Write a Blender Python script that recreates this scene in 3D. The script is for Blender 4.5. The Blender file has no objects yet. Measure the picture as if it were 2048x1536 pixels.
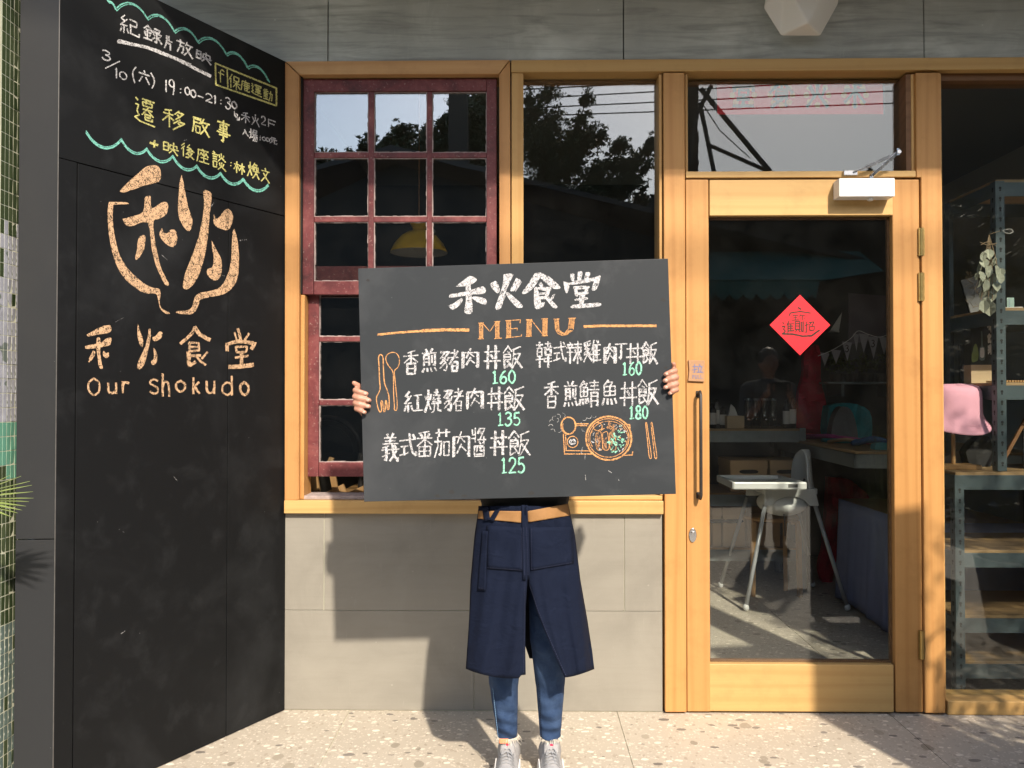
import bpy, bmesh, math, random
from mathutils import Vector, Matrix
from mathutils.geometry import tessellate_polygon
C = bpy.context.scene
COL = C.collection
random.seed(7)
R = math.radians
# ------------------------------------------------------------------ camera, sky, sun, exposure
CAM = Vector((0, -3.3, 1.3)); YAW = R(0.8); PITCH = R(0.85); FPX = 1593.0
cd = bpy.data.cameras.new('camera'); cam = bpy.data.objects.new('camera', cd); COL.objects.link(cam)
cd.sensor_width = 36; cd.lens = FPX/2048*36; cd.clip_start = 0.05; cd.clip_end = 400
cam.location = CAM
cam.rotation_euler = (R(90)+PITCH, 0, YAW)
C.camera = cam
SUNV = Vector((0.27, -0.74, 0.675)).normalized()          # towards the sun
EL = math.asin(SUNV.z); AZ = math.atan2(SUNV.x, SUNV.y)
w = bpy.data.worlds.new('World'); C.world = w; w.use_nodes = True
nt = w.node_tree; nt.nodes.clear()
sk = nt.nodes.new('ShaderNodeTexSky'); sk.sky_type = 'NISHITA'; sk.sun_disc = False
sk.sun_elevation = EL; sk.sun_rotation = AZ; sk.dust_density = 1.8; sk.air_density = 1.2; sk.ozone_density = 1.0
bg = nt.nodes.new('ShaderNodeBackground'); bg.inputs[1].default_value = 0.15
wo = nt.nodes.new('ShaderNodeOutputWorld')
nt.links.new(sk.outputs[0], bg.inputs[0]); nt.links.new(bg.outputs[0], wo.inputs[0])
sl = bpy.data.lights.new('sun', 'SUN'); sl.energy = 3.75; sl.angle = R(1.4); sl.color = (1.0, 0.87, 0.71)
so = bpy.data.objects.new('sun', sl); COL.objects.link(so); so.location = SUNV*20
so.rotation_euler = SUNV.to_track_quat('Z', 'Y').to_euler()
C.view_settings.view_transform = 'Standard'; C.view_settings.look = 'None'
C.view_settings.exposure = 0.86; C.view_settings.gamma = 1.0; C.view_settings.use_curve_mapping = False
C.render.engine = 'CYCLES'
C.cycles.max_bounces = 10; C.cycles.transparent_max_bounces = 24; C.cycles.glossy_bounces = 4
C.cycles.diffuse_bounces = 4; C.cycles.caustics_reflective = False; C.cycles.use_denoising = True

# ------------------------------------------------------------------ helpers
cy, sy, cp, sp = math.cos(YAW), math.sin(YAW), math.cos(PITCH), math.sin(PITCH)
FW = Vector((-sy*cp, cy*cp, sp)); RT = Vector((cy, sy, 0)); UP = RT.cross(FW)
def ray(px, py): return FW + RT*((px-1024)/FPX) + UP*((768-py)/FPX)
def P(px, py, y=0.0):
    d = ray(px, py); return CAM + d*((y-CAM.y)/d.y)
def G(px, py, z=0.0):
    d = ray(px, py); return CAM + d*((z-CAM.z)/d.z)
def PLN(px, py, p0, n):
    d = ray(px, py); return CAM + d*((p0-CAM).dot(n)/d.dot(n))
def MIR(px, py, d):                       # a place across the street whose mirror image in the glass lies on that ray
    v = P(px, py, d); return Vector((v.x, 0.1-v.y, v.z))

def tag(o, label=None, cat=None, group=None, kind=None):
    if label: o['label'] = label
    if cat: o['category'] = cat
    if group: o['group'] = group
    if kind: o['kind'] = kind
    return o
def thing(name, label, cat, loc=(0, 0, 0), group=None):
    o = bpy.data.objects.new(name, None); COL.objects.link(o); o.location = loc; o.empty_display_size = .1
    return tag(o, label, cat, group)
def link(name, me, parent=None, m=None):
    o = bpy.data.objects.new(name, me); COL.objects.link(o)
    if m and not me.materials: me.materials.append(m)
    if parent is not None:
        o.parent = parent
        o.matrix_parent_inverse = Matrix.Translation(-gl(parent))
    return o
def gl(o):
    v = Vector(o.location)
    return v if o.parent is None else v
class MB:
    def __init__(s): s.v = []; s.f = []; s.sm = False
    def add(s, vs, fs):
        b = len(s.v); s.v += [tuple(v) for v in vs]; s.f += [tuple(i+b for i in f) for f in fs]; return s
    def box(s, x0, x1, y0, y1, z0, z1):
        if x0 > x1: x0, x1 = x1, x0
        if y0 > y1: y0, y1 = y1, y0
        if z0 > z1: z0, z1 = z1, z0
        return s.add([(x0,y0,z0),(x1,y0,z0),(x1,y1,z0),(x0,y1,z0),(x0,y0,z1),(x1,y0,z1),(x1,y1,z1),(x0,y1,z1)],
                     [(0,3,2,1),(4,5,6,7),(0,1,5,4),(1,2,6,5),(2,3,7,6),(3,0,4,7)])
    def obox(s, c, ax, ay, az):            # oriented box: centre, half axes
        c, ax, ay, az = map(Vector, (c, ax, ay, az)); vs = []
        for k in (-1, 1):
            for i, j in ((-1,-1),(1,-1),(1,1),(-1,1)): vs.append(c+ax*i+ay*j+az*k)
        return s.add(vs, [(0,3,2,1),(4,5,6,7),(0,1,5,4),(1,2,6,5),(2,3,7,6),(3,0,4,7)])
    def prism(s, pts, ext):                # polygon pts extruded by ext
        pts = [Vector(p) for p in pts]; ext = Vector(ext); n = len(pts)
        fs = [tuple(range(n))[::-1], tuple(range(n, 2*n))] + [(i, (i+1) % n, (i+1) % n+n, i+n) for i in range(n)]
        return s.add(pts+[p+ext for p in pts], fs)
    def tube(s, pts, r, seg=10, caps=True, flat=1.0):
        pts = [Vector(p) for p in pts]; n = len(pts)
        rs = r if isinstance(r, (list, tuple)) else [r]*n
        b = len(s.v); up = Vector((0, 0, 1)); prev = None
        for i, p in enumerate(pts):
            t = (pts[min(i+1, n-1)]-pts[max(i-1, 0)])
            if t.length < 1e-9: t = Vector((0, 0, 1))
            t.normalize()
            if prev is None:
                a = t.cross(up if abs(t.z) < .95 else Vector((1, 0, 0))).normalized()
            else:
                a = (prev - t*prev.dot(t)).normalized()
            prev = a; c = t.cross(a)
            for k in range(seg):
                th = 2*math.pi*k/seg
                s.v.append(tuple(p+(a*math.cos(th)+c*math.sin(th)*flat)*rs[i]))
        for i in range(n-1):
            for k in range(seg):
                k2 = (k+1) % seg
                s.f.append((b+i*seg+k, b+i*seg+k2, b+(i+1)*seg+k2, b+(i+1)*seg+k))
        if caps:
            s.f.append(tuple(b+k for k in range(seg))[::-1]); s.f.append(tuple(b+(n-1)*seg+k for k in range(seg)))
        return s
    def lathe(s, c, prof, seg=32):         # prof: (r, z)
        c = Vector(c); b = len(s.v); n = len(prof)
        for r, z in prof:
            for k in range(seg):
                th = 2*math.pi*k/seg; s.v.append((c.x+r*math.cos(th), c.y+r*math.sin(th), c.z+z))
        for i in range(n-1):
            for k in range(seg):
                k2 = (k+1) % seg; s.f.append((b+i*seg+k, b+i*seg+k2, b+(i+1)*seg+k2, b+(i+1)*seg+k))
        return s
    def ell(s, c, r, seg=16, rings=10, rot=None):
        c = Vector(c); b = len(s.v)
        for i in range(rings+1):
            ph = math.pi*i/rings - math.pi/2
            for k in range(seg):
                th = 2*math.pi*k/seg
                v = Vector((r[0]*math.cos(ph)*math.cos(th), r[1]*math.cos(ph)*math.sin(th), r[2]*math.sin(ph)))
                if rot: v = rot @ v
                s.v.append(tuple(c+v))
        for i in range(rings):
            for k in range(seg):
                k2 = (k+1) % seg; s.f.append((b+i*seg+k, b+i*seg+k2, b+(i+1)*seg+k2, b+(i+1)*seg+k))
        return s
    def cap(s, p0, p1, r0, r1, sx=1.0, sy=1.0, seg=16):   # closed tapered capsule, cross-section scaled in world x / y
        p0, p1 = Vector(p0), Vector(p1); d = (p1-p0); L = max(d.length, 1e-6); d = d/L
        pts = []; rs = []
        for i in range(5):
            a = math.pi/2*i/4; pts.append(p0-d*r0*math.cos(a)); rs.append(max(r0*math.sin(a), 1e-4))
        for i in range(5):
            a = math.pi/2*i/4; pts.append(p1+d*r1*math.sin(a)); rs.append(max(r1*math.cos(a), 1e-4))
        b = len(s.v); s.tube(pts, rs, seg)
        if sx != 1 or sy != 1:
            m = (p0+p1)/2
            for i in range(b, len(s.v)):
                v = s.v[i]; t = max(0, min(1, (Vector(v)-p0).dot(d)/L)); a = p0+d*L*t
                s.v[i] = (a.x+(v[0]-a.x)*sx, a.y+(v[1]-a.y)*sy, v[2])
        return s
    def mesh(s, name, smooth=False):
        me = bpy.data.meshes.new(name); me.from_pydata(s.v, [], s.f); me.update()
        bm = bmesh.new(); bm.from_mesh(me); bmesh.ops.recalc_face_normals(bm, faces=bm.faces); bm.to_mesh(me); bm.free()
        if smooth or s.sm:
            for p in me.polygons: p.use_smooth = True
        return me
    def build(s, name, m, parent=None, bev=0, smooth=False, rnd=True):
        me = s.mesh(name, smooth); me.materials.append(m)
        o = link(name, me, parent)
        if bev:
            bm = o.modifiers.new('bevel', 'BEVEL'); bm.width = bev; bm.segments = 2; bm.limit_method = 'ANGLE'; bm.angle_limit = R(40)
        return o
def copy_tree(o, parent=None):
    c = o.copy(); COL.objects.link(c)
    if parent is not None: c.parent = parent
    for ch in [x for x in COL.objects if x.parent == o]: copy_tree(ch, c)
    return c
def blob(name, mb, vox, m, parent=None, smooth=6, disp=None):
    me = mb.mesh(name+'_src'); o = bpy.data.objects.new('tmp', me); COL.objects.link(o)
    r = o.modifiers.new('r', 'REMESH'); r.mode = 'VOXEL'; r.voxel_size = vox
    s = o.modifiers.new('s', 'SMOOTH'); s.iterations = smooth; s.factor = .5
    dg = bpy.context.evaluated_depsgraph_get(); n = bpy.data.meshes.new_from_object(o.evaluated_get(dg))
    bpy.data.objects.remove(o); bpy.data.meshes.remove(me); n.name = name
    if disp:
        for v in n.vertices: v.co = disp(v.co.copy())
    for p in n.polygons: p.use_smooth = True
    n.materials.clear(); n.materials.append(m)
    return link(name, n, parent)

# ------------------------------------------------------------------ materials
def newmat(name):
    m = bpy.data.materials.new(name); m.use_nodes = True; n = m.node_tree.nodes; n.clear()
    out = n.new('ShaderNodeOutputMaterial'); b = n.new('ShaderNodeBsdfPrincipled'); m.node_tree.links.new(b.outputs[0], out.inputs[0])
    return m, n, m.node_tree.links, b, out
def coords(n, l, scale=(1, 1, 1), kind='Object', rot=(0, 0, 0)):
    tc = n.new('ShaderNodeTexCoord'); mp = n.new('ShaderNodeMapping'); mp.inputs['Scale'].default_value = scale
    mp.inputs['Rotation'].default_value = rot
    l.new(tc.outputs[kind], mp.inputs[0]); return mp.outputs[0]
def noise(n, l, vec, sc, det=4, rough=.6, dist=0):
    t = n.new('ShaderNodeTexNoise'); t.inputs['Scale'].default_value = sc; t.inputs['Detail'].default_value = det
    t.inputs['Roughness'].default_value = rough; t.inputs['Distortion'].default_value = dist; l.new(vec, t.inputs['Vector']); return t
def ramp(n, l, fac, stops):
    r = n.new('ShaderNodeValToRGB'); e = r.color_ramp.elements
    while len(e) < len(stops): e.new(.5)
    for i, (p, c) in enumerate(stops):
        e[i].position = p; e[i].color = (*c, 1) if len(c) == 3 else c
    l.new(fac, r.inputs[0]); return r
def mixc(n, l, fac, a, b, mode='MIX'):
    x = n.new('ShaderNodeMix'); x.data_type = 'RGBA'; x.blend_type = mode
    for sock, val in ((0, fac), (6, a), (7, b)):
        if hasattr(val, 'links') or hasattr(val, 'node'): l.new(val, x.inputs[sock])
        elif isinstance(val, (int, float)): x.inputs[sock].default_value = val
        else: x.inputs[sock].default_value = (*val, 1)
    return x.outputs[2]
def bump(n, l, b, h, st, dist=.002):
    x = n.new('ShaderNodeBump'); x.inputs['Strength'].default_value = st; x.inputs['Distance'].default_value = dist
    l.new(h, x.inputs['Height']); l.new(x.outputs[0], b.inputs['Normal']); return x
def sc3(c, k): return tuple(min(1, v*k) for v in c)
def simple(name, col, rough=.6, var=.15, scale=12, bst=.15, metal=0, spec=.5, fine=180, speck=None, stretch=(1, 1, 1)):
    m, n, l, b, o = newmat(name); v = coords(n, l, stretch)
    t = noise(n, l, v, scale, 5); t2 = noise(n, l, v, fine, 3)
    c = ramp(n, l, t.outputs[0], [(.3, sc3(col, 1-var)), (.7, sc3(col, 1+var))]).outputs[0]
    c = mixc(n, l, .5, c, mixc(n, l, t2.outputs[0], sc3(col, 1-var*.7), sc3(col, 1+var*.7)))
    if speck:
        t3 = noise(n, l, v, speck[1], 2, .5); c = mixc(n, l, ramp(n, l, t3.outputs[0], [(speck[2], (0, 0, 0)), (speck[2]+.03, (1, 1, 1))]).outputs[0], c, speck[0])
    l.new(c, b.inputs['Base Color'])
    rr = n.new('ShaderNodeMapRange'); rr.inputs[3].default_value = max(0, rough-.1); rr.inputs[4].default_value = min(1, rough+.1)
    l.new(t.outputs[0], rr.inputs[0]); l.new(rr.outputs[0], b.inputs['Roughness'])
    b.inputs['Metallic'].default_value = metal; b.inputs['Specular IOR Level'].default_value = spec
    if bst: bump(n, l, b, t2.outputs[0], bst)
    return m
def wood(name, col, dark, axis='z', rough=.5, seedv=0, sc=1.0):
    m, n, l, b, o = newmat(name)
    st = {'z': (9, 9, .55), 'x': (.55, 9, 9), 'y': (9, .55, 9)}[axis]
    tc = n.new('ShaderNodeTexCoord'); oi = n.new('ShaderNodeObjectInfo')
    ad = n.new('ShaderNodeVectorMath'); ad.operation = 'MULTIPLY_ADD'
    l.new(oi.outputs['Random'], ad.inputs[0]); ad.inputs[1].default_value = (13.1, 7.7, 9.3); l.new(tc.outputs['Object'], ad.inputs[2])
    mp = n.new('ShaderNodeMapping'); mp.inputs['Scale'].default_value = [s*sc for s in st]; l.new(ad.outputs[0], mp.inputs[0]); v = mp.outputs[0]
    warp = noise(n, l, v, .9, 3, .5)
    wv = n.new('ShaderNodeTexWave'); wv.wave_type = 'RINGS'; wv.rings_direction = axis.upper(); wv.inputs['Scale'].default_value = .8
    wv.inputs['Distortion'].default_value = 7.0; wv.inputs['Detail'].default_value = 2.5; wv.inputs['Detail Scale'].default_value = .8
    l.new(v, wv.inputs['Vector'])
    st2 = {'z': (60, 60, 1.2), 'x': (1.2, 60, 60), 'y': (60, 1.2, 60)}[axis]
    mp2 = n.new('ShaderNodeMapping'); mp2.inputs['Scale'].default_value = st2; l.new(ad.outputs[0], mp2.inputs[0])
    fib = noise(n, l, mp2.outputs[0], 3, 4, .7)
    big = noise(n, l, v, .35, 3)
    c = mixc(n, l, ramp(n, l, wv.outputs[0], [(.0, (.0, .0, .0)), (.7, (.12, .12, .12)), (1, (.5, .5, .5))]).outputs[0], col, dark)
    c = mixc(n, l, ramp(n, l, fib.outputs[0], [(.35, (.0,)*3), (.75, (.35,)*3)]).outputs[0], c, dark)
    c = mixc(n, l, ramp(n, l, big.outputs[0], [(.35, (0,)*3), (.7, (.5,)*3)]).outputs[0], c, tuple(x*.82 for x in col))
    # small knots and nail marks
    kn = n.new('ShaderNodeTexVoronoi'); kn.inputs['Scale'].default_value = .5; l.new(v, kn.inputs['Vector'])
    c = mixc(n, l, ramp(n, l, kn.outputs['Distance'], [(0, (.8,)*3), (.035, (0,)*3)]).outputs[0], c, tuple(x*.35 for x in dark))
    tint = ramp(n, l, oi.outputs['Random'], [(0, (.86, .84, .80)), (.5, (1, 1, 1)), (1, (1.0, 1.0, 1.0))]).outputs[0]
    c = mixc(n, l, 1.0, c, tint, 'MULTIPLY')
    gr = noise(n, l, ad.outputs[0], 6, 5, .7); c = mixc(n, l, ramp(n, l, gr.outputs[0], [(.5, (0,)*3), (.8, (.35,)*3)]).outputs[0], c, tuple(x*.55 for x in dark))
    l.new(c, b.inputs['Base Color']); b.inputs['Roughness'].default_value = rough
    b.inputs['Specular IOR Level'].default_value = .35
    bump(n, l, b, fib.outputs[0], .12, .001)
    return m
M = {}
M['pine_z'] = wood('orange_pine_upright', (.56, .300, .105), (.41, .185, .055), 'z')
M['pine_x'] = wood('orange_pine_rail', (.57, .32, .115), (.43, .205, .065), 'x')
M['pale_x'] = wood('pale_pine_rail', (.62, .40, .16), (.50, .285, .10), 'x')
M['pale_z'] = wood('pale_pine_upright', (.60, .37, .14), (.49, .26, .085), 'z')
M['trim_z'] = wood('old_pine_trim_upright', (.57, .31, .12), (.41, .19, .065), 'z')
M['trim_x'] = wood('old_pine_trim_rail', (.58, .345, .155), (.42, .205, .075), 'x')
M['ply'] = wood('plywood', (.36, .24, .12), (.22, .13, .06), 'x', sc=1.5)
M['beech'] = wood('beech', (.50, .30, .13), (.36, .19, .07), 'z')
M['brownwood'] = wood('brown_wood', (.22, .11, .05), (.12, .055, .02), 'x')
def concrete(name, col, streak=.25, light=1.25):
    m, n, l, b, o = newmat(name); v = coords(n, l); vs = coords(n, l, (1.2, 1.2, 14))
    t = noise(n, l, v, 3.2, 6, .6, .6); s = noise(n, l, vs, 2.2, 6, .65, .8); f = noise(n, l, v, 260, 3, .7)
    c = ramp(n, l, t.outputs[0], [(.3, sc3(col, .80)), (.5, col), (.70, sc3(col, light))]).outputs[0]
    c = mixc(n, l, ramp(n, l, s.outputs[0], [(.45, (0,)*3), (.75, (streak,)*3)]).outputs[0], c, sc3(col, .45))
    c = mixc(n, l, .25, c, mixc(n, l, f.outputs[0], sc3(col, .7), sc3(col, 1.3)))
    sp = n.new('ShaderNodeTexVoronoi'); sp.inputs['Scale'].default_value = 9; l.new(v, sp.inputs['Vector'])
    c = mixc(n, l, ramp(n, l, sp.outputs['Distance'], [(0, (.7,)*3), (.045, (0,)*3)]).outputs[0], c, sc3(col, 1.8))
    scr = noise(n, l, coords(n, l, (40, 40, 3), rot=(0, R(25), 0)), 1.5, 4, .8, 1)
    c = mixc(n, l, ramp(n, l, scr.outputs[0], [(.64, (0,)*3), (.76, (.30,)*3)]).outputs[0], c, sc3(col, 1.7))
    l.new(c, b.inputs['Base Color']); b.inputs['Roughness'].default_value = .55; bump(n, l, b, f.outputs[0], .12, .001); return m
M['tile'] = concrete('grey_porcelain', (.275, .262, .228), .16, 1.12)
M['fascia'] = concrete('streaked_grey_panel', (.39, .415, .40), 1.0, 1.45)
def terrazzo():
    m, n, l, b, o = newmat('terrazzo'); base = (.46, .415, .345)
    v = coords(n, l)
    wn = noise(n, l, v, 25, 3)
    vw = n.new('ShaderNodeVectorMath'); vw.operation = 'MULTIPLY_ADD'; l.new(wn.outputs['Color'], vw.inputs[0]); vw.inputs[1].default_value = (.02,)*3; l.new(v, vw.inputs[2])
    big = noise(n, l, v, 2, 5)
    c = ramp(n, l, big.outputs[0], [(.3, sc3(base, .86)), (.7, sc3(base, 1.1))]).outputs[0]
    g = noise(n, l, v, 220, 3, .7); c = mixc(n, l, .35, c, mixc(n, l, g.outputs[0], sc3(base, .65), sc3(base, 1.35)))
    def chips(sc, thr, sel, col, stretch, amt=.9, rot=0):
        nonlocal c
        mp = n.new('ShaderNodeMapping'); mp.inputs['Scale'].default_value = stretch; mp.inputs['Rotation'].default_value = (0, 0, rot); l.new(vw.outputs[0], mp.inputs[0])
        vo = n.new('ShaderNodeTexVoronoi'); vo.inputs['Scale'].default_value = sc; l.new(mp.outputs[0], vo.inputs['Vector'])
        se = n.new('ShaderNodeSeparateColor'); l.new(vo.outputs['Color'], se.inputs[0])
        # threshold grows with the cell's random value: chips of many sizes
        th = n.new('ShaderNodeMath'); th.operation = 'SUBTRACT'; l.new(se.outputs[0], th.inputs[0]); th.inputs[1].default_value = sel
        mu = n.new('ShaderNodeMath'); mu.operation = 'MULTIPLY'; l.new(th.outputs[0], mu.inputs[0]); mu.inputs[1].default_value = thr/(1-sel)
        lt = n.new('ShaderNodeMath'); lt.operation = 'LESS_THAN'; l.new(vo.outputs['Distance'], lt.inputs[0]); l.new(mu.outputs[0], lt.inputs[1])
        am = n.new('ShaderNodeMath'); am.operation = 'MULTIPLY'; l.new(lt.outputs[0], am.inputs[0]); am.inputs[1].default_value = amt
        cc = mixc(n, l, se.outputs[1], sc3(col, .75), sc3(col, 1.2))
        c = mixc(n, l, am.outputs[0], c, cc)
    chips(95, .55, .35, (.66, .60, .52), (1, 1.2, 1), .75)
    chips(55, .55, .55, (.34, .29, .23), (1.2, .8, 1), .55, .5)
    chips(42, .50, .60, (.74, .68, .58), (.8, 1.3, 1), .85, .3)
    chips(17, .32, .62, (.17, .155, .14), (.8, 1.5, 1), .92, -.3)
    chips(11, .30, .72, (.28, .25, .20), (1.2, .9, 1), .8, .8)
    l.new(c, b.inputs['Base Color']); b.inputs['Roughness'].default_value = .5; b.inputs['Specular IOR Level'].default_value = .35
    bump(n, l, b, g.outputs[0], .1, .001); return m
M['terrazzo'] = terrazzo()
def board(name, col, smear, rough, amt):
    m, n, l, b, o = newmat(name); v = coords(n, l); t = noise(n, l, v, 2.3, 5, .6, .5); t2 = noise(n, l, v, 9, 5, .65, .3); f = noise(n, l, v, 420, 2)
    c = mixc(n, l, ramp(n, l, t.outputs[0], [(.48, (0,)*3), (.78, (amt,)*3)]).outputs[0], col, smear)
    c = mixc(n, l, ramp(n, l, t2.outputs[0], [(.55, (0,)*3), (.85, (amt*.8,)*3)]).outputs[0], c, smear)
    c = mixc(n, l, .25, c, mixc(n, l, f.outputs[0], sc3(col, .7), sc3(col, 1.4)))
    sp = n.new('ShaderNodeTexVoronoi'); sp.inputs['Scale'].default_value = 26; l.new(v, sp.inputs['Vector'])
    se = n.new('ShaderNodeSeparateColor'); l.new(sp.outputs['Color'], se.inputs[0])
    k = n.new('ShaderNodeMath'); k.operation = 'MULTIPLY'; l.new(ramp(n, l, sp.outputs['Distance'], [(0, (.5,)*3), (.05, (0,)*3)]).outputs[0], k.inputs[0])
    l.new(ramp(n, l, se.outputs[0], [(.85, (0,)*3), (.87, (1,)*3)]).outputs[0], k.inputs[1])
    c = mixc(n, l, k.outputs[0], c, (.3, .3, .3))
    l.new(c, b.inputs['Base Color']); b.inputs['Roughness'].default_value = rough; b.inputs['Specular IOR Level'].default_value = .22
    bump(n, l, b, f.outputs[0], .15, .0006); return m
M['slate'] = board('slate_board', (.032, .037, .042), (.085, .090, .098), .5, .8)
M['blackwall'] = board('blackboard_paint', (.0045, .0052, .0062), (.036, .039, .043), .60, .6)
M['greyend'] = board('sunlit_end_tone', (.024, .026, .030), (.04, .04, .04), .55, .4)  # end face lighter than the black wall, sunlight put into its colour
def chalk(name, col, cover=.5, sc=520):
    m, n, l, b, o = newmat(name); v = coords(n, l); t = noise(n, l, v, sc, 2, .6); t2 = noise(n, l, v, sc*.22, 3, .6)
    b.inputs['Base Color'].default_value = (*col, 1); b.inputs['Roughness'].default_value = .95; b.inputs['Specular IOR Level'].default_value = .1
    ad = n.new('ShaderNodeMath'); ad.operation = 'MULTIPLY_ADD'; l.new(t2.outputs[0], ad.inputs[0]); ad.inputs[1].default_value = .55; l.new(t.outputs[0], ad.inputs[2])
    r = ramp(n, l, ad.outputs[0], [(.92-cover*.5, (0,)*3), (1.02-cover*.5, (1,)*3)])
    tr = n.new('ShaderNodeBsdfTransparent'); mx = n.new('ShaderNodeMixShader'); l.new(r.outputs[0], mx.inputs[0]); l.new(tr.outputs[0], mx.inputs[1]); l.new(b.outputs[0], mx.inputs[2])
    l.new(mx.outputs[0], o.inputs[0]); return m
M['ch_white'] = chalk('white_chalk', (.60, .60, .62), .48)
M['ch_orange'] = chalk('orange_chalk', (.66, .34, .14), .54)
M['ch_green'] = chalk('green_chalk', (.30, .68, .50), .60)
M['ch_teal'] = chalk('teal_chalk', (.20, .54, .46), .55)
M['ch_yellow'] = chalk('yellow_chalk', (.60, .57, .22), .54)
M['ch_tan'] = chalk('tan_chalk', (.58, .385, .235), .50, 330)
M['ch_grey'] = chalk('faint_chalk', (.45, .45, .45), .45)
M['ch_brown'] = chalk('brown_chalk', (.40, .22, .12), .5)
M['ch_dust'] = chalk('chalk_dust', (.30, .30, .31), .30, 160)
def glassmat(name, base, tint=(.93, .95, .94), wav=0):
    m, n, l, b, o = newmat(name); n.remove(b)
    tr = n.new('ShaderNodeBsdfTransparent'); tr.inputs[0].default_value = (*tint, 1)
    g = n.new('ShaderNodeBsdfGlossy'); g.inputs['Roughness'].default_value = 0.0
    ge = n.new('ShaderNodeNewGeometry'); dt = n.new('ShaderNodeVectorMath'); dt.operation = 'DOT_PRODUCT'; l.new(ge.outputs['Normal'], dt.inputs[0]); l.new(ge.outputs['Incoming'], dt.inputs[1])
    def mth(op, a_, b_):
        x = n.new('ShaderNodeMath'); x.operation = op
        for i_, v_ in enumerate((a_, b_)):
            if v_ is None: continue
            if isinstance(v_, (int, float)): x.inputs[i_].default_value = v_
            else: l.new(v_, x.inputs[i_])
        return x.outputs[0]
    cs = mth('SUBTRACT', 1.0, mth('ABSOLUTE', dt.outputs['Value'], None)); sch = mth('MULTIPLY', mth('POWER', cs, 5.0), .96)
    class ad: outputs = [mth('ADD', sch, .04+base)]
    v = coords(n, l); t = noise(n, l, v, 3.0, 2)
    bp = n.new('ShaderNodeBump'); bp.inputs['Strength'].default_value = wav; bp.inputs['Distance'].default_value = .003; l.new(t.outputs[0], bp.inputs['Height']); l.new(bp.outputs[0], g.inputs['Normal'])
    # thin film of dust
    d = n.new('ShaderNodeBsdfDiffuse'); d.inputs[0].default_value = (.5, .5, .48, 1)
    dn = noise(n, l, v, 5, 5, .7); sm = n.new('ShaderNodeMixShader'); l.new(ramp(n, l, dn.outputs[0], [(.4, (.0008,)*3), (.8, (.007,)*3)]).outputs[0], sm.inputs[0])
    mx = n.new('ShaderNodeMixShader'); l.new(ad.outputs[0], mx.inputs[0]); l.new(tr.outputs[0], mx.inputs[1]); l.new(g.outputs[0], mx.inputs[2])
    l.new(mx.outputs[0], sm.inputs[1]); l.new(d.outputs[0], sm.inputs[2]); l.new(sm.outputs[0], o.inputs[0]); return m
M['glass_old'] = glassmat('old_window_glass', .21, wav=.08)
M['glass_tr'] = glassmat('transom_glass', .03)
M['glass_fix'] = glassmat('window_glass', .085)
M['glass_door'] = glassmat('door_glass', .0)
def peel(name):
    m, n, l, b, o = newmat(name); v = coords(n, l); t = noise(n, l, v, 7, 6, .7, .4); f = noise(n, l, v, 90, 4, .7)
    c = ramp(n, l, t.outputs[0], [(.3, (.060, .020, .022)), (.5, (.15, .038, .042)), (.7, (.25, .085, .080))]).outputs[0]
    c = mixc(n, l, ramp(n, l, f.outputs[0], [(.60, (0,)*3), (.68, (.6,)*3)]).outputs[0], c, (.38, .27, .24))
    f2 = noise(n, l, v, 30, 5, .8); c = mixc(n, l, ramp(n, l, f2.outputs[0], [(.28, (.5,)*3), (.38, (0,)*3)]).outputs[0], c, (.05, .022, .02))
    l.new(c, b.inputs['Base Color']); b.inputs['Roughness'].default_value = .5; b.inputs['Specular IOR Level'].default_value = .35; bump(n, l, b, f.outputs[0], .3, .001); return m
M['maroon'] = peel('peeling_maroon_paint')
M['putty'] = simple('old_window_putty', (.36, .30, .29), .8, .5, 40, .4)
M['brownpaint'] = simple('brown_paint', (.11, .045, .035), .5, .4, 9)
M['dark'] = simple('dark_gap', (.012, .012, .012), .9, .2)
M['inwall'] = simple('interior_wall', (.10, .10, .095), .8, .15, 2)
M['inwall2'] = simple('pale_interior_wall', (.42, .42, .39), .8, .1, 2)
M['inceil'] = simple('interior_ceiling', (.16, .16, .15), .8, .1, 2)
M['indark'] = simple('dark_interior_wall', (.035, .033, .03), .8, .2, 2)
M['steel'] = simple('galvanised_steel', (.20, .23, .24), .38, .2, 20, .05, .6)
M['steel2'] = simple('blue_grey_racking', (.075, .10, .108), .4, .15, 14, .05, .3)
M['chrome'] = simple('brushed_metal', (.55, .55, .56), .25, .08, 20, .03, 1)
M['brass'] = simple('brass', (.45, .32, .12), .35, .25, 40, .1, .9)
M['iron'] = simple('black_iron', (.045, .04, .038), .45, .2, 30, .1, .3)
M['white'] = simple('white_paint', (.80, .80, .79), .45, .04, 6, .03)
M['whiteplastic'] = simple('white_plastic', (.74, .76, .76), .32, .03, 6, .02)
M['lampwhite'] = simple('frosted_lamp_plastic', (.74, .73, .70), .45, .04, 6, .02)
M['grille'] = simple('grey_tube', (.42, .44, .46), .35, .08, 20, .03, .2)
M['card'] = simple('cardboard', (.46, .31, .17), .8, .1, 8, .1)
M['cardlight'] = simple('pale_cardboard', (.48, .36, .22), .8, .1, 8, .1)
M['red'] = simple('red_paper', (.70, .010, .022), .5, .04, 8, .03)
M['ink'] = simple('black_ink', (.035, .022, .015), .4, .3, 60)
M['goldink'] = simple('gold_ink', (.55, .35, .10), .4, .3, 60)
M['greyink'] = simple('grey_green_print', (.14, .18, .17), .6, .3, 20)
M['blueink'] = simple('blue_ink', (.16, .17, .32), .6, .2, 60)
M['paleink'] = simple('white_print', (.62, .60, .58), .6, .2, 60)
M['lamp_y'] = simple('yellow_enamel', (.92, .55, .012), .3, .05, 6, .02)
M['lamp_in'] = simple('lamp_inner', (.55, .53, .48), .5, .05)
M['redcloth'] = simple('red_cloth', (.42, .01, .03), .85, .3, 12, .3)
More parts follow.
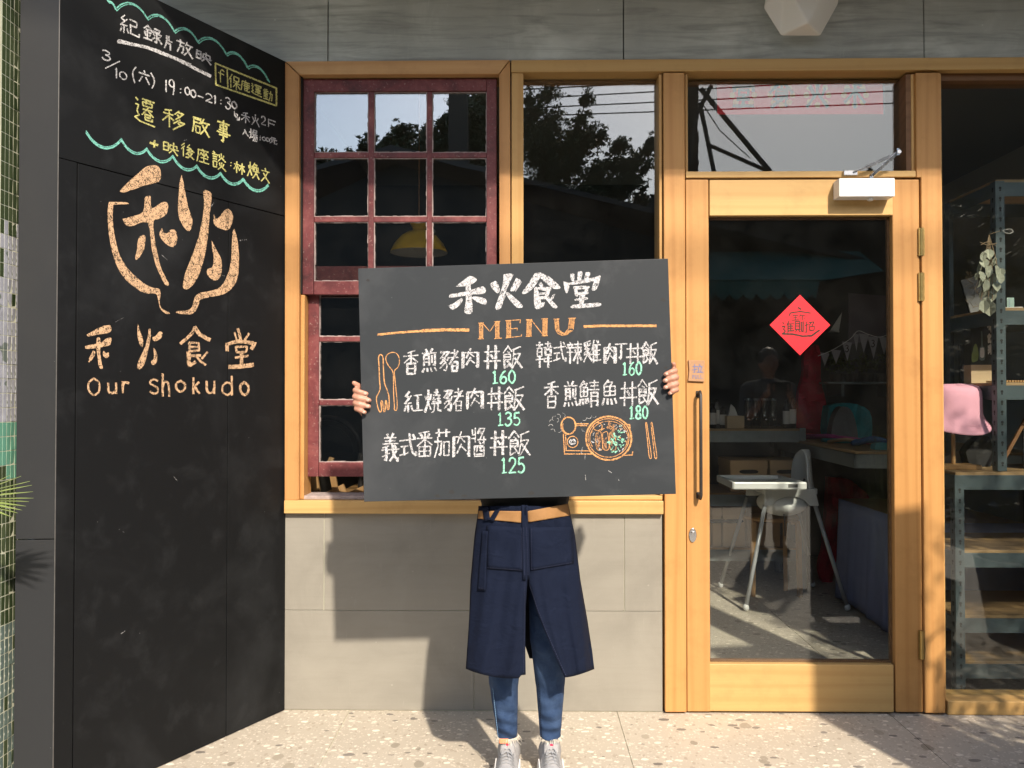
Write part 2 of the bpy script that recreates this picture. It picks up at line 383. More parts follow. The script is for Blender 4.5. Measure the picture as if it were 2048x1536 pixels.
M['tealcloth'] = simple('teal_cloth', (.03, .27, .29), .85, .25, 12, .3)
M['bluecloth'] = simple('blue_grey_cloth', (.20, .24, .42), .9, .15, 10, .4)
M['navy2'] = simple('blue_cloth', (.02, .10, .25), .85, .2, 10, .4)
M['pinkcloth'] = simple('pink_cotton', (.72, .36, .46), .85, .08, 10, .3)
M['purplecloth'] = simple('magenta_cloth', (.40, .05, .22), .85, .2, 14, .3)
M['greybag'] = simple('grey_cloth', (.17, .17, .17), .85, .2, 14, .3)
M['pinboard'] = simple('grey_purple_board', (.15, .125, .145), .7, .12, 5)
M['paper'] = simple('paper', (.62, .60, .56), .7, .05, 10)
M['black'] = simple('black_plastic', (.02, .02, .02), .45, .2)
M['pot'] = simple('dark_pot', (.06, .05, .045), .7, .2, 20, .2)
M['jar'] = simple('clear_jar', (.32, .35, .36), .15, .1, 20, 0)
M['eu'] = simple('dried_leaf', (.33, .34, .26), .8, .3, 35, .1)
M['twig'] = simple('dried_stem', (.20, .14, .08), .8, .2)
M['palm'] = simple('palm_green', (.20, .26, .08), .45, .3, 30, .1)
M['leafd'] = simple('tree_leaf', (.055, .075, .030), .6, .4, 3, .1)
M['leafl'] = simple('tree_leaf_light', (.085, .105, .035), .6, .4, 3, .1)
M['bark'] = simple('bark', (.09, .07, .055), .9, .3, 9, .5)
M['skin'] = simple('skin', (.46, .225, .155), .5, .10, 25, .08)
M['hair'] = simple('black_hair', (.02, .015, .012), .45, .3, 60, .3, stretch=(1, 1, .1))
M['shirt'] = simple('black_cotton', (.012, .012, .013), .9, .2, 30, .4)
M['stripeshirt'] = simple('grey_shirt', (.10, .10, .10), .9, .3, 30, .4)
M['nail'] = simple('fingernail', (.60, .38, .30), .25, .04)
def fabric(name, col, hi, sc=14, tw=900, wear=.35):
    m, n, l, b, o = newmat(name); v = coords(n, l); t = noise(n, l, v, sc, 5, .6, .4); f = noise(n, l, v, tw, 2)
    c = mixc(n, l, ramp(n, l, t.outputs[0], [(.4, (0,)*3), (.75, (wear,)*3)]).outputs[0], col, hi)
    c = mixc(n, l, .4, c, mixc(n, l, f.outputs[0], sc3(col, .6), sc3(hi, 1.0)))
    l.new(c, b.inputs['Base Color']); b.inputs['Roughness'].default_value = .85; b.inputs['Specular IOR Level'].default_value = .2
    w1 = noise(n, l, coords(n, l, (1, 1, 1.6)), 9, 4, .55, .8); hh = n.new('ShaderNodeMath'); hh.operation = 'MULTIPLY_ADD'; l.new(w1.outputs[0], hh.inputs[0]); hh.inputs[1].default_value = 9.0; l.new(f.outputs[0], hh.inputs[2])
    bump(n, l, b, hh.outputs[0], .55, .0022); return m
M['apron'] = fabric('navy_canvas', (.0030, .0068, .022), (.0060, .012, .034))
M['apron2'] = fabric('navy_canvas_inner', (.003, .004, .009), (.005, .006, .012))
M['denim'] = fabric('blue_denim', (.016, .038, .098), (.060, .105, .205), 16, 700, .8)
M['thread'] = simple('denim_seam', (.12, .22, .36), .8, .3, 60)
M['fray'] = simple('frayed_cotton', (.62, .58, .50), .9, .1)
M['tan'] = simple('tan_canvas', (.30, .155, .055), .8, .12, 30, .3)
M['shoe'] = fabric('grey_suede', (.33, .33, .34), (.46, .46, .47), 30, 700, .5)
M['shoew'] = simple('white_leather', (.75, .75, .74), .5, .05)
M['lace'] = simple('grey_lace', (.30, .31, .33), .9, .1)
M['asphalt'] = simple('asphalt', (.05, .05, .05), .9, .2, 3, .5, fine=300)
def mosaic():
    m, n, l, b, o = newmat('glazed_mosaic'); tc = n.new('ShaderNodeTexCoord'); oi = n.new('ShaderNodeObjectInfo')
    l.new(mixc(n, l, oi.outputs['Random'], (.035, .055, .022), (.085, .11, .055)), b.inputs['Base Color'])
    b.inputs['Roughness'].default_value = .22; return m
M['tgreen'] = mosaic()
M['twhite'] = simple('whitish_mosaic', (.42, .43, .48), .5, .35, 22, .3, speck=((.16, .19, .17), 14, .60))  # whitish tone flecked with grey green
M['tmint'] = simple('mint_mosaic', (.16, .40, .29), .3, .12, 18, .2)
M['tgrey'] = simple('grey_green_mosaic', (.14, .19, .17), .25, .4, 16, .2, speck=((.42, .45, .42), 25, .62))
M['grout'] = simple('pale_grout', (.66, .67, .52), .9, .2, 12, .3)
# ------------------------------------------------------------------ ground
g = MB().box(-60, 60, -80, 12, -.5, -.012).build('ground', M['asphalt']); tag(g, kind='structure')
pv = thing('pavement', None, None); tag(pv, kind='structure')
gx = [-4.4, -3.3, -2.2, -1.09, P(702, 1418).x*1.0, G(1234, 1424).x, 1.52, 2.64, 3.76, 4.88]
gx[4] = G(698, 1424).x
gx = [gx[4]-3*1.11, gx[4]-2*1.11, gx[4]-1.11, gx[4], gx[5], gx[5]+1.11, gx[5]+2.22, gx[5]+3.33]
for i in range(len(gx)-1):
    for (y0, y1) in ((-6.2, -3.6), (-3.6, -1.4), (-1.4, .9), (.9, 3.2)):
        MB().box(gx[i]+.0015, gx[i+1]-.0015, y0+.0015, y1-.0015, -.03, 0).build('floor_slab', M['terrazzo'], pv)
MB().box(gx[0], gx[-1], -6.2, 3.2, -.04, -.004).build('joint_grout', M['grout'], pv)
MB().box(-30, 30, -6.38, -6.21, -.1, -.0).build('kerb', M['tile'], pv, bev=.01)

# ------------------------------------------------------------------ facade masonry
def panelwall(name, label, cols, z0, z1, m, y=0, thick=.02, gap=.0010, backing=None, bz=None):
    t = thing(name, label, 'wall', (cols[0][0], y, z0))
    for x0, x1, a, b in cols: MB().box(x0+gap, x1-gap, y-.0, y+thick-(.0165 if name == 'base_wall' else 0), a+gap, b-gap).build('wall_panel', m, t, bev=.0012)
    return t
XL = P(570, 700).x; XR = P(1325, 1200).x; ZW = P(700, 1026).z; zj = P(800, 1221).z
xa = P(648, 1120).x; xb = P(1249, 1120).x; xc = P(948, 1320).x
bw = panelwall('base_wall', 'low grey porcelain tiled wall under the two windows behind the apron wearer', [(XL, xa, zj, ZW), (xa, xb, zj, ZW), (xb, XR, zj, ZW), (XL, xc, 0.002, zj), (xc, XR, .002, zj)], 0, ZW, M['tile'])
MB().box(XL, XR-.001, .004, .14, 0, ZW-.003).build('backing', M['grout'], bw)
ZF = P(1000, 124).z
xs = [P(72, 60).x, P(656, 60).x, P(1247, 60).x, P(1848, 60).x, P(1848, 60).x+1.23, P(1848, 60).x+2.46]
fa = panelwall('fascia_wall', 'streaked dark grey panel wall above the windows and the glass door', [(xs[i], xs[i+1], ZF+.003, 4.2) for i in range(len(xs)-1)], ZF, 4.2, M['fascia'], gap=.0022)
MB().box(xs[0], xs[-1], .0195, .16, ZF+.004, 4.2).build('backing', M['dark'], fa)
ov = MB().box(-1.75, 4.2, -1.02, -.002, 3.13, 3.27).build('overhang', M['white']); tag(ov, 'concrete canopy slab over the shop front casting the shade line on the woodwork', 'canopy')
# interior shell
sh = thing('interior_room', None, None, (0, 0, 0)); tag(sh, kind='structure')
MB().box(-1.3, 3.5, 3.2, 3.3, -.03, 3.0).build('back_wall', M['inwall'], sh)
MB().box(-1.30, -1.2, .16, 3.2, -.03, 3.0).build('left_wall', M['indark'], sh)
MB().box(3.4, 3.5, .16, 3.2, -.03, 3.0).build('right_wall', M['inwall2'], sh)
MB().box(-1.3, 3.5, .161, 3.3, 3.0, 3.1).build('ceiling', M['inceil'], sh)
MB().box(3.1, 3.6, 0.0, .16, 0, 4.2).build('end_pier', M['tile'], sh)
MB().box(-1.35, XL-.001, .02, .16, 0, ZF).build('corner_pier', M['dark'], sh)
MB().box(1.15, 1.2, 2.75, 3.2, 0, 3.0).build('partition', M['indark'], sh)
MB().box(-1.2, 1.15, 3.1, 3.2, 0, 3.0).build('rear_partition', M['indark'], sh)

# ------------------------------------------------------------------ left window: old pine trim and maroon sashes
def X(px, py=700): return P(px, py).x
def Z(py, px=1024): return P(px, py).z
def bxp(name, px0, px1, py0, py1, ya, yb, m, parent, bev=.0025):
    x0, x1 = X(px0, (py0+py1)/2), X(px1, (py0+py1)/2); z0, z1 = Z(py1, (px0+px1)/2), Z(py0, (px0+px1)/2)
    return MB().box(x0, x1, ya, yb, z0, z1).build(name, m, parent, bev)
def poly(name, pts, ya, yb, m, parent, bev=.0025):
    q = [P(a, b, ya) if False else Vector((P(a, b).x, ya, P(a, b).z)) for a, b in pts]
    return MB().prism(q, (0, yb-ya, 0)).build(name, m, parent, bev)
W1 = thing('sash_window', 'old maroon nine pane sash window in mitred orange pine trim left of the menu board', 'window', (X(790), 0, ZW))
poly('trim_head', [(574, 127), (1019, 124), (998, 152), (602, 153.5)], -.022, .12, M['trim_x'], W1)
poly('trim_jamb', [(573, 128), (601.3, 154.5), (600.5, 999), (572, 999.5)], -.021, .12, M['trim_z'], W1)
poly('trim_jamb', [(1020.5, 125), (1021.5, 998.5), (999, 998.5), (998.7, 153)], -.021, .12, M['trim_z'], W1)
bxp('side_strip', 601, 609, 590, 998, -.004, .11, M['pine_z'], W1)
bxp('sash_channel', 600.6, 604, 153.5, 588, -.002, .11, M['dark'], W1)
bxp('inner_sill', 602, 998, 992, 999.5, .0, .13, M['putty'], W1)
def sash(name, label, xs_, ys_, y0, y1, xl, xr, yt, yb):
    t = bxp(name, xl, xs_[0][0], yt, yb, y0, y1, M['maroon'], W1, .003)       # left stile carries the rest of this sash
    t['label'] = label
    def sub(n_, a, b, c_, d, ya, yb_, m, bev=.0025): return bxp(n_, a, b, c_, d, ya, yb_, m, t, bev)
    sub('stile', xs_[-1][1], xr, yt, yb, y0, y1, M['maroon'])
    sub('rail', xs_[0][0], xs_[-1][1], yt, ys_[0][0], y0, y1-.001, M['maroon'])
    sub('rail', xs_[0][0], xs_[-1][1], ys_[-1][1], yb, y0, y1-.001, M['maroon'])
    for i in range(len(xs_)-1): sub('muntin', xs_[i][1], xs_[i+1][0], ys_[0][0], ys_[-1][1], y0+.004, y1-.004, M['maroon'])
    for j in range(len(ys_)-1):
        for (a, b) in xs_: sub('muntin', a, b, ys_[j][1], ys_[j+1][0], y0+.006, y1-.006, M['maroon'])
    for (a, b) in xs_:
        for (c_, d) in ys_:
            o = sub('pane', a, b, c_, d, y0+.018, y0+.022, M['glass_old'], 0)
            k = MB(); x0, x1 = X(a, (c_+d)/2), X(b, (c_+d)/2); z0, z1 = Z(d, (a+b)/2), Z(c_, (a+b)/2); e = .0042
            def jit(): return e*random.uniform(.55, 1.25)
            # putty line round each pane, uneven like the real one
            for side in range(4):
                N = 14
                for q in range(N):
                    f0, f1 = q/N, (q+1)/N; ee = jit()
                    if side == 0: k.box(x0, x0+ee, y0+.010, y0+.0175, z0+(z1-z0)*f0, z0+(z1-z0)*f1)
                    if side == 1: k.box(x1-ee, x1, y0+.010, y0+.0175, z0+(z1-z0)*f0, z0+(z1-z0)*f1)
                    if side == 2: k.box(x0+(x1-x0)*f0, x0+(x1-x0)*f1, y0+.0105, y0+.017, z0, z0+ee)
                    if side == 3: k.box(x0+(x1-x0)*f0, x0+(x1-x0)*f1, y0+.0105, y0+.017, z1-ee*.7, z1)
            k.build('putty', M['putty'], t)
    return t
sash('upper_sash', 'upper sash of nine panes', [(626, 735), (746, 853), (863, 973)], [(180, 302), (313, 431), (442, 561)], .012, .045, 604, 993, 155, 588)
sash('lower_sash', 'lower sash partly behind the menu board', [(631, 737), (747, 854), (864, 967)], [(558, 671), (681, 800), (811, 927)], .052, .085, 609, 988, 528, 956)

# fixed window, lintel and post
W2 = thing('fixed_window', 'tall fixed pane window in pale pine between sash window and glass door', 'window', (X(1180), 0, ZW))
bxp('stile', 1023, 1047, 148.5, 999, -.014, .12, M['pale_z'], W2)
bxp('bead', 1318.5, 1324.6, 148.5, 991, -.004, .118, M['pale_z'], W2)
bxp('pane', 1046.5, 1319, 148, 991, .055, .061, M['glass_fix'], W2, 0)
bxp('inner_stop', 1047, 1319, 148, 153, .062, .11, M['brownwood'], W2)
bxp('inner_sill', 1023, 1325, 991, 999.5, -.002, .12, M['pale_x'], W2)
LB = thing('lintel_beam', 'long pale pine lintel beam running over the fixed window and the door', 'beam', (X(1500), 0, ZF))
x0, x1 = X(1023, 130), 3.1
a = P(1022.5, 123.5); b = P(1022.5, 148); c = P(2040, 139.5); d = P(2040, 116.5)
MB().prism([(a.x, -.018, a.z), (b.x, -.018, b.z), (3.1, -.018, b.z), (3.1, -.018, a.z)], (0, .13, 0)).build('beam', M['pale_x'], LB, .003)
SB = thing('window_sill_beam', 'pale pine sill beam under both left windows, partly behind the person', 'sill', (X(900), 0, ZW))
bxp('sill', 571.5, 1325, 1000, 1026, -.026, .13, M['pale_x'], SB, .003)

# door frame
DF = thing('door_frame', 'orange pine door frame with sky reflecting transom pane above the door', 'frame', (X(1600), 0, 0))
bxp('post', 1327, 1369.5, 149, 1420.5, -.020, .12, M['pine_z'], DF, .003)
bxp('post', 1841, 1881, 149, 1422.5, -.020, .12, M['pine_z'], DF, .003)
bxp('post_upper', 1828, 1840.7, 149, 357, -.019, .12, M['pine_z'], DF, .002)
bxp('bead', 1881.1, 1886, 149, 1399, -.006, .118, M['pale_z'], DF)
bxp('transom_rail', 1370, 1827.5, 344.5, 357, -.018, .12, M['pale_x'], DF)
bxp('bead', 1370, 1375.5, 149, 344, -.004, .118, M['pale_z'], DF)
bxp('bead', 1822, 1827.8, 149, 344, -.004, .118, M['pale_z'], DF)
bxp('transom_pane', 1375, 1822, 149, 345, .055, .061, M['glass_tr'], DF, 0)
bxp('inner_liner', 1812, 1822, 149, 344, .0, .12, M['brownwood'], DF, 0)
bxp('inner_stop', 1376, 1812, 149, 153, .062, .11, M['brownwood'], DF)
# door leaf
DR = thing('glass_door', 'orange pine glass door with a red diamond on its pane', 'door', (X(1600), 0, 0))
bxp('stile', 1371.7, 1417.5, 360.5, 1421, -.012, .034, M['pine_z'], DR, .003)
bxp('stile', 1785.5, 1839.2, 360.5, 1422, -.012, .034, M['pine_z'], DR, .003)
bxp('rail', 1417.8, 1785.2, 360.5, 432, -.0115, .033, M['pale_x'], DR, .003)
bxp('rail', 1417.8, 1785.2, 1327, 1421.5, -.0115, .033, M['pale_x'], DR, .003)
bxp('pane', 1417, 1786, 431, 1328, .010, .016, M['glass_door'], DR, 0)
for (a, b) in ((432, 437), (1322, 1327)): bxp('glazing_bead', 1418, 1785, a, b, .0165, .032, M['brownwood'], DR, 0)
for (a, b) in ((1417.6, 1421), (1781, 1785.4)): bxp('glazing_bead', a, b, 432, 1327, .0165, .032, M['brownwood'], DR, 0)
for (ya, yb) in ((458, 513), (547, 603), (1259, 1315)):
    xx = X(1838.5, (ya+yb)/2); z0, z1 = Z(yb, 1838), Z(ya, 1838)
    h = MB().tube([(xx, -.020, z0), (xx, -.020, z1)], .0068, 12).build('hinge', M['brass'], DR, smooth=False)
    k = MB()
    for q in range(1, 4): zz = z0+(z1-z0)*q/4; k.tube([(xx, -.020, zz-.001), (xx, -.020, zz+.001)], .0073, 12)
    k.box(xx-.012, xx+.012, -.0135, -.0205, z0, z1); k.build('hinge_leaf', M['brass'], h)
hx = X(1395.5, 900); z0, z1 = Z(997, 1395), Z(781, 1395)
h = MB().tube([(hx, -.015, z0+.015), (hx, -.045, z0+.006), (hx+.001, -.053, z0+.02), (hx+.001, -.053, (z0+z1)/2), (hx+.001, -.053, z1-.02), (hx, -.045, z1-.006), (hx, -.015, z1-.015)], .0068, 10).build('pull_handle', M['iron'], DR, smooth=True)
MB().obox((hx, -.014, z0+.015), (.009, 0, 0), (0, .003, 0), (0, 0, .013)).obox((hx, -.014, z1-.015), (.009, 0, 0), (0, .003, 0), (0, 0, .013)).build('handle_plate', M['iron'], h)
lx, lz = X(1384, 1068), Z(1069, 1384)
lk = MB(); n_ = 24
lk.prism([(lx+.0155*math.cos(2*math.pi*i/n_), -.017, lz+.029*math.sin(2*math.pi*i/n_)) for i in range(n_)], (0, .006, 0))
lk = lk.build('lock_plate', M['chrome'], DR, .0015)
MB().prism([(lx+.008*math.cos(2*math.pi*i/16), -.0225, lz+.008+.008*math.sin(2*math.pi*i/16)) for i in range(16)], (0, .006, 0)).build('lock_cylinder', M['chrome'], lk, .001)
# right side window
W3 = thing('side_window', 'large dark side window right of the door in front of the metal racks', 'window', (X(2000), 0, 0))
MB().box(X(1886), 3.1, -.016, .12, .002, Z(1400, 1950)).build('sill', M['pale_x'], W3, .003)
MB().box(X(1887), 3.1, .055, .061, Z(1401, 1950), b_z if (b_z := P(1022.5, 148).z) else 0).build('pane', M['glass_door'], W3)
MB().box(X(1887), 3.1, .02, .11, P(1022.5, 148).z-.03, P(1022.5, 148).z-.0005).build('inner_stop', M['brownwood'], W3)

# door closer
DC = thing('door_closer', 'white boxy door closer with metal elbow arm at the top of the door', 'door closer', (X(1720), -.02, Z(385)))
q0, q1 = X(1664, 384), X(1773, 384); za, zb = Z(402, 1720), Z(366, 1720)
MB().box(q0, q1, -.075, -.0125, za, zb).build('body', M['white'], DC, .003)
MB().tube([(X(1732), -.05, za), (X(1732), -.05, za-.010), (X(1732), -.05, za-.012)], [.012, .012, .007], 14).build('valve_cap', M['lampwhite'], DC, .001)
s0 = Vector((X(1733, 362), -.046, zb)); el = Vector((X(1779, 312), -.075, Z(316, 1779)))
MB().tube([s0, s0+Vector((0, 0, .014)), s0+Vector((0, -.004, .018))], .009, 12).build('spindle', M['chrome'], DC)
def bar(a, b, w_, t_, n_, par, m=M['chrome']):
    a, b = Vector(a), Vector(b); d = (b-a); u = Vector((0, 1, 0)); v = d.cross(u).normalized()
    return MB().obox((a+b)/2, d/2, u*t_/2, v*w_/2).build(n_, m, par, .0008)
bar(s0+Vector((0, -.006, .016)), el, .012, .005, 'lower_arm', DC)
mt = Vector((X(1697), -.026, Z(350, 1697)))
ft = Vector((X(1722, 341), -.045, Z(341, 1722)))
bar(mt+Vector((.01, -.012, .002)), ft, .006, .005, 'upper_arm', DC)
bar(ft, el+Vector((0, .01, 0)), .013, .005, 'upper_arm', DC)
MB().tube([el+Vector((0, .016, -.0)), el+Vector((0, -.012, 0))], .008, 14).build('elbow', M['chrome'], DC)
MB().tube([el+Vector((0, 0, -.012)), el+Vector((0, 0, .016))], .0065, 14).build('elbow_pin', M['chrome'], DC)
MB().obox(mt, (.028, 0, 0), (0, .008, 0), (0, 0, .010)).build('bracket', M['chrome'], DC, .002)

# faceted wall lamp over the door
LM = thing('wall_lamp', 'white faceted wall lamp above the door, cut by the top edge of the photo', 'lamp', (X(1603), 0, Z(40)))
def LP(px, py, y): v = P(px, py, y); return (v.x, v.y, v.z)
ap, s = -.13, -.055
lv = [LP(1568, -40, -.11), LP(1666, -40, -.11), LP(1616, 45, -.15),          # front triangle
      LP(1527, 16, s), LP(1562, 72, s+.005), LP(1641, 72, s+.005), LP(1678, 6, s),
      LP(1665, -92, s), LP(1605, -125, s), LP(1545, -88, s), LP(1600, -105, -.11)]
lf = [(0, 2, 1), (0, 3, 4), (0, 4, 2), (2, 4, 5), (2, 5, 6), (1, 2, 6), (1, 6, 7), (0, 10, 9), (0, 9, 3), (0, 1, 10), (1, 7, 10), (10, 7, 8), (10, 8, 9)]
ring = [3, 4, 5, 6, 7, 8, 9]; base = len(lv); ctr = Vector(LP(1602, -28, -.004))
for i in ring: v = Vector(lv[i]); v = ctr+(v-ctr)*.80; lv.append((v.x, -.003, v.z))
for k in range(7): a_, b_ = ring[k], ring[(k+1) % 7]; lf.append((a_, base+k, base+(k+1) % 7, b_))
lf.append(tuple(base+k for k in range(7)))
o = MB().add(lv, lf).build('shade', M['lampwhite'], LM, 0); bm_ = o.modifiers.new('bevel', 'BEVEL'); bm_.width = .006; bm_.segments = 3; bm_.limit_method = 'NONE'
MB().lathe((0, 0, 0), [(.0, 0), (.08, 0), (.08, .02), (0, .02)]).build('mount', M['iron'], LM)
COL.objects['mount'].location = (ctr.x, -.001, ctr.z); COL.objects['mount'].rotation_euler = (R(90), 0, 0); COL.objects['mount'].scale = (1, 1, .3)

# ------------------------------------------------------------------ splayed chalkboard wall on the left
B0 = Vector((P(570, 700).x, 0, 0)); BD = Vector((-.567, -1, 0)).normalized()
BN = Vector((-BD.y, BD.x, 0)); BN = BN if BN.x > 0 and BN.y < 0 else -BN
BN = Vector((BD.y*-1, BD.x, 0)); 
if BN.dot(CAM-B0) < 0: BN = -BN
def W(px, py, off=0.0):
    return PLN(px, py, B0+BN*off, BN)
BL = (W(110, 800)-B0).dot(BD); BH = Z(125.5, 572)
BW = thing('chalkboard_wall', 'tall black chalkboard wall jutting out at left, covered in chalk lettering and a bowl drawing', 'wall', B0+BD*BL)
def wpoly(name, pts, th, m, par=None, off=0.0, bev=.0015):
    q = [W(a, b, off+th) for a, b in pts]
    return MB().prism(q, BN*-th).build(name, m, par or BW, bev)
e1 = B0+BD*BL
MB().prism([B0+BN*-.002, e1+BN*-.002, e1+BN*-.11, B0+BN*-.11], (0, 0, BH)).build('core', M['blackwall'], BW)
TH = .007
def wz(u0, u1, z0, z1, name='board_panel'):
    a = B0+BD*u0; b = B0+BD*u1
    q = [a+Vector((0, 0, z0)), b+Vector((0, 0, z0)), b+Vector((0, 0, z1)), a+Vector((0, 0, z1))]
    return MB().prism([p+BN*TH for p in q], BN*-(TH+.002)).build(name, M['blackwall'], BW, .0012)
def wu(px, py): return (W(px, py)-B0).dot(BD)
uA, uB = wu(149.5, 700), wu(453, 800); zt = W(300, 364).z; g_ = .0016
wz(g_*0+.0, uB-g_, .003, zt-.002); wz(uB+g_, uA-g_, .003, zt-g_); wz(uA+g_, BL, .003, zt-.0005); wz(0, BL, zt+g_, BH)
# front end face: two boards, joint low down
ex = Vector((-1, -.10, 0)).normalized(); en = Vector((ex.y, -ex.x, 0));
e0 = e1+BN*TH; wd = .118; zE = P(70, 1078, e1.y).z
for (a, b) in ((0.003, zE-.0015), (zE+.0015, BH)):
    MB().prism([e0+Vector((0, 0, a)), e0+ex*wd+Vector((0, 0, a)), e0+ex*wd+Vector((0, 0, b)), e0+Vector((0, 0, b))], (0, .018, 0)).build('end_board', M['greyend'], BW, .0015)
V3 = lambda a_, b_, c_: Vector((a_, b_, c_))
M['edge_highlight'] = simple('edge_highlight_grey', (.09, .09, .09), .5, .4, 30)  # paler grey for the bright highlight along the wall's front edge
# mosaic wall of the house next door
WX = -1.615; MW = thing('mosaic_wall', 'narrow strip of green glazed mosaic wall at the far left edge', 'wall', (WX, -.9, 0))
tw, thh = .0196, .0450; yA = -.735; ncol, rows = 7, 58
MB().box(WX-.12, WX+.0013, -1.35, -.70, 0, 2.66).build('grout_bed', M['grout'], MW)
tmesh = {}
for k in ('tgreen', 'twhite', 'tmint', 'tgrey'):
    me = MB().box(-.003, .002, -(tw/2-.0019), tw/2-.0019, -(thh/2-.0017), thh/2-.0017).mesh('tile_'+k)
    me.materials.append(M[k]); tmesh[k] = me
spots = []
for r_ in range(rows):
    for c_ in range(ncol):
        zc = .003+thh*(r_+.5); yc = yA-tw*(c_+.5); d_ = yc+3.3
        px_ = 1046+1593*WX/d_; py_ = 790-(zc-1.3)/d_*1593
        k = 'tgreen' if py_ < 470 else ('twhite' if py_ < 832 else ('tmint' if py_ < 945 else ('tgrey' if py_ > 1240 and random.random() < .8 else 'tgreen')))
        if 440 < py_ < 600 and random.random() < .45: k = random.choice(('twhite', 'tgreen'))
        spots.append((0 if (-8 < px_ < 50 and -25 < py_ < 1560) else 1, yc, zc, k))
spots.sort(key=lambda q_: (q_[0], -q_[1]))
rest = {}
for i_, (f_, yc, zc, k) in enumerate(spots):
    if i_ < 298:
        o = bpy.data.objects.new('mosaic_tile', tmesh[k]); COL.objects.link(o); o.parent = MW; o.matrix_parent_inverse = Matrix.Translation(-MW.location)
        o.location = (WX, yc, zc); o.rotation_euler = (0, random.gauss(0, .02), random.gauss(0, .03))
    else: rest.setdefault(k, MB()).box(WX-.003, WX+.002, yc-tw/2+.0013, yc+tw/2-.0013, zc-thh/2+.0013, zc+thh/2-.0013)
for k, mb_ in rest.items(): mb_.build('mosaic_tiles', M[k], MW)['kind'] = 'stuff'
MB().tube([e0+V3(0, -.0005, .003), e0+V3(0, -.0005, BH)], .0016, 6).build('corner_highlight', M['edge_highlight'], BW)  # edge highlight put into the shape as a thin pale strip
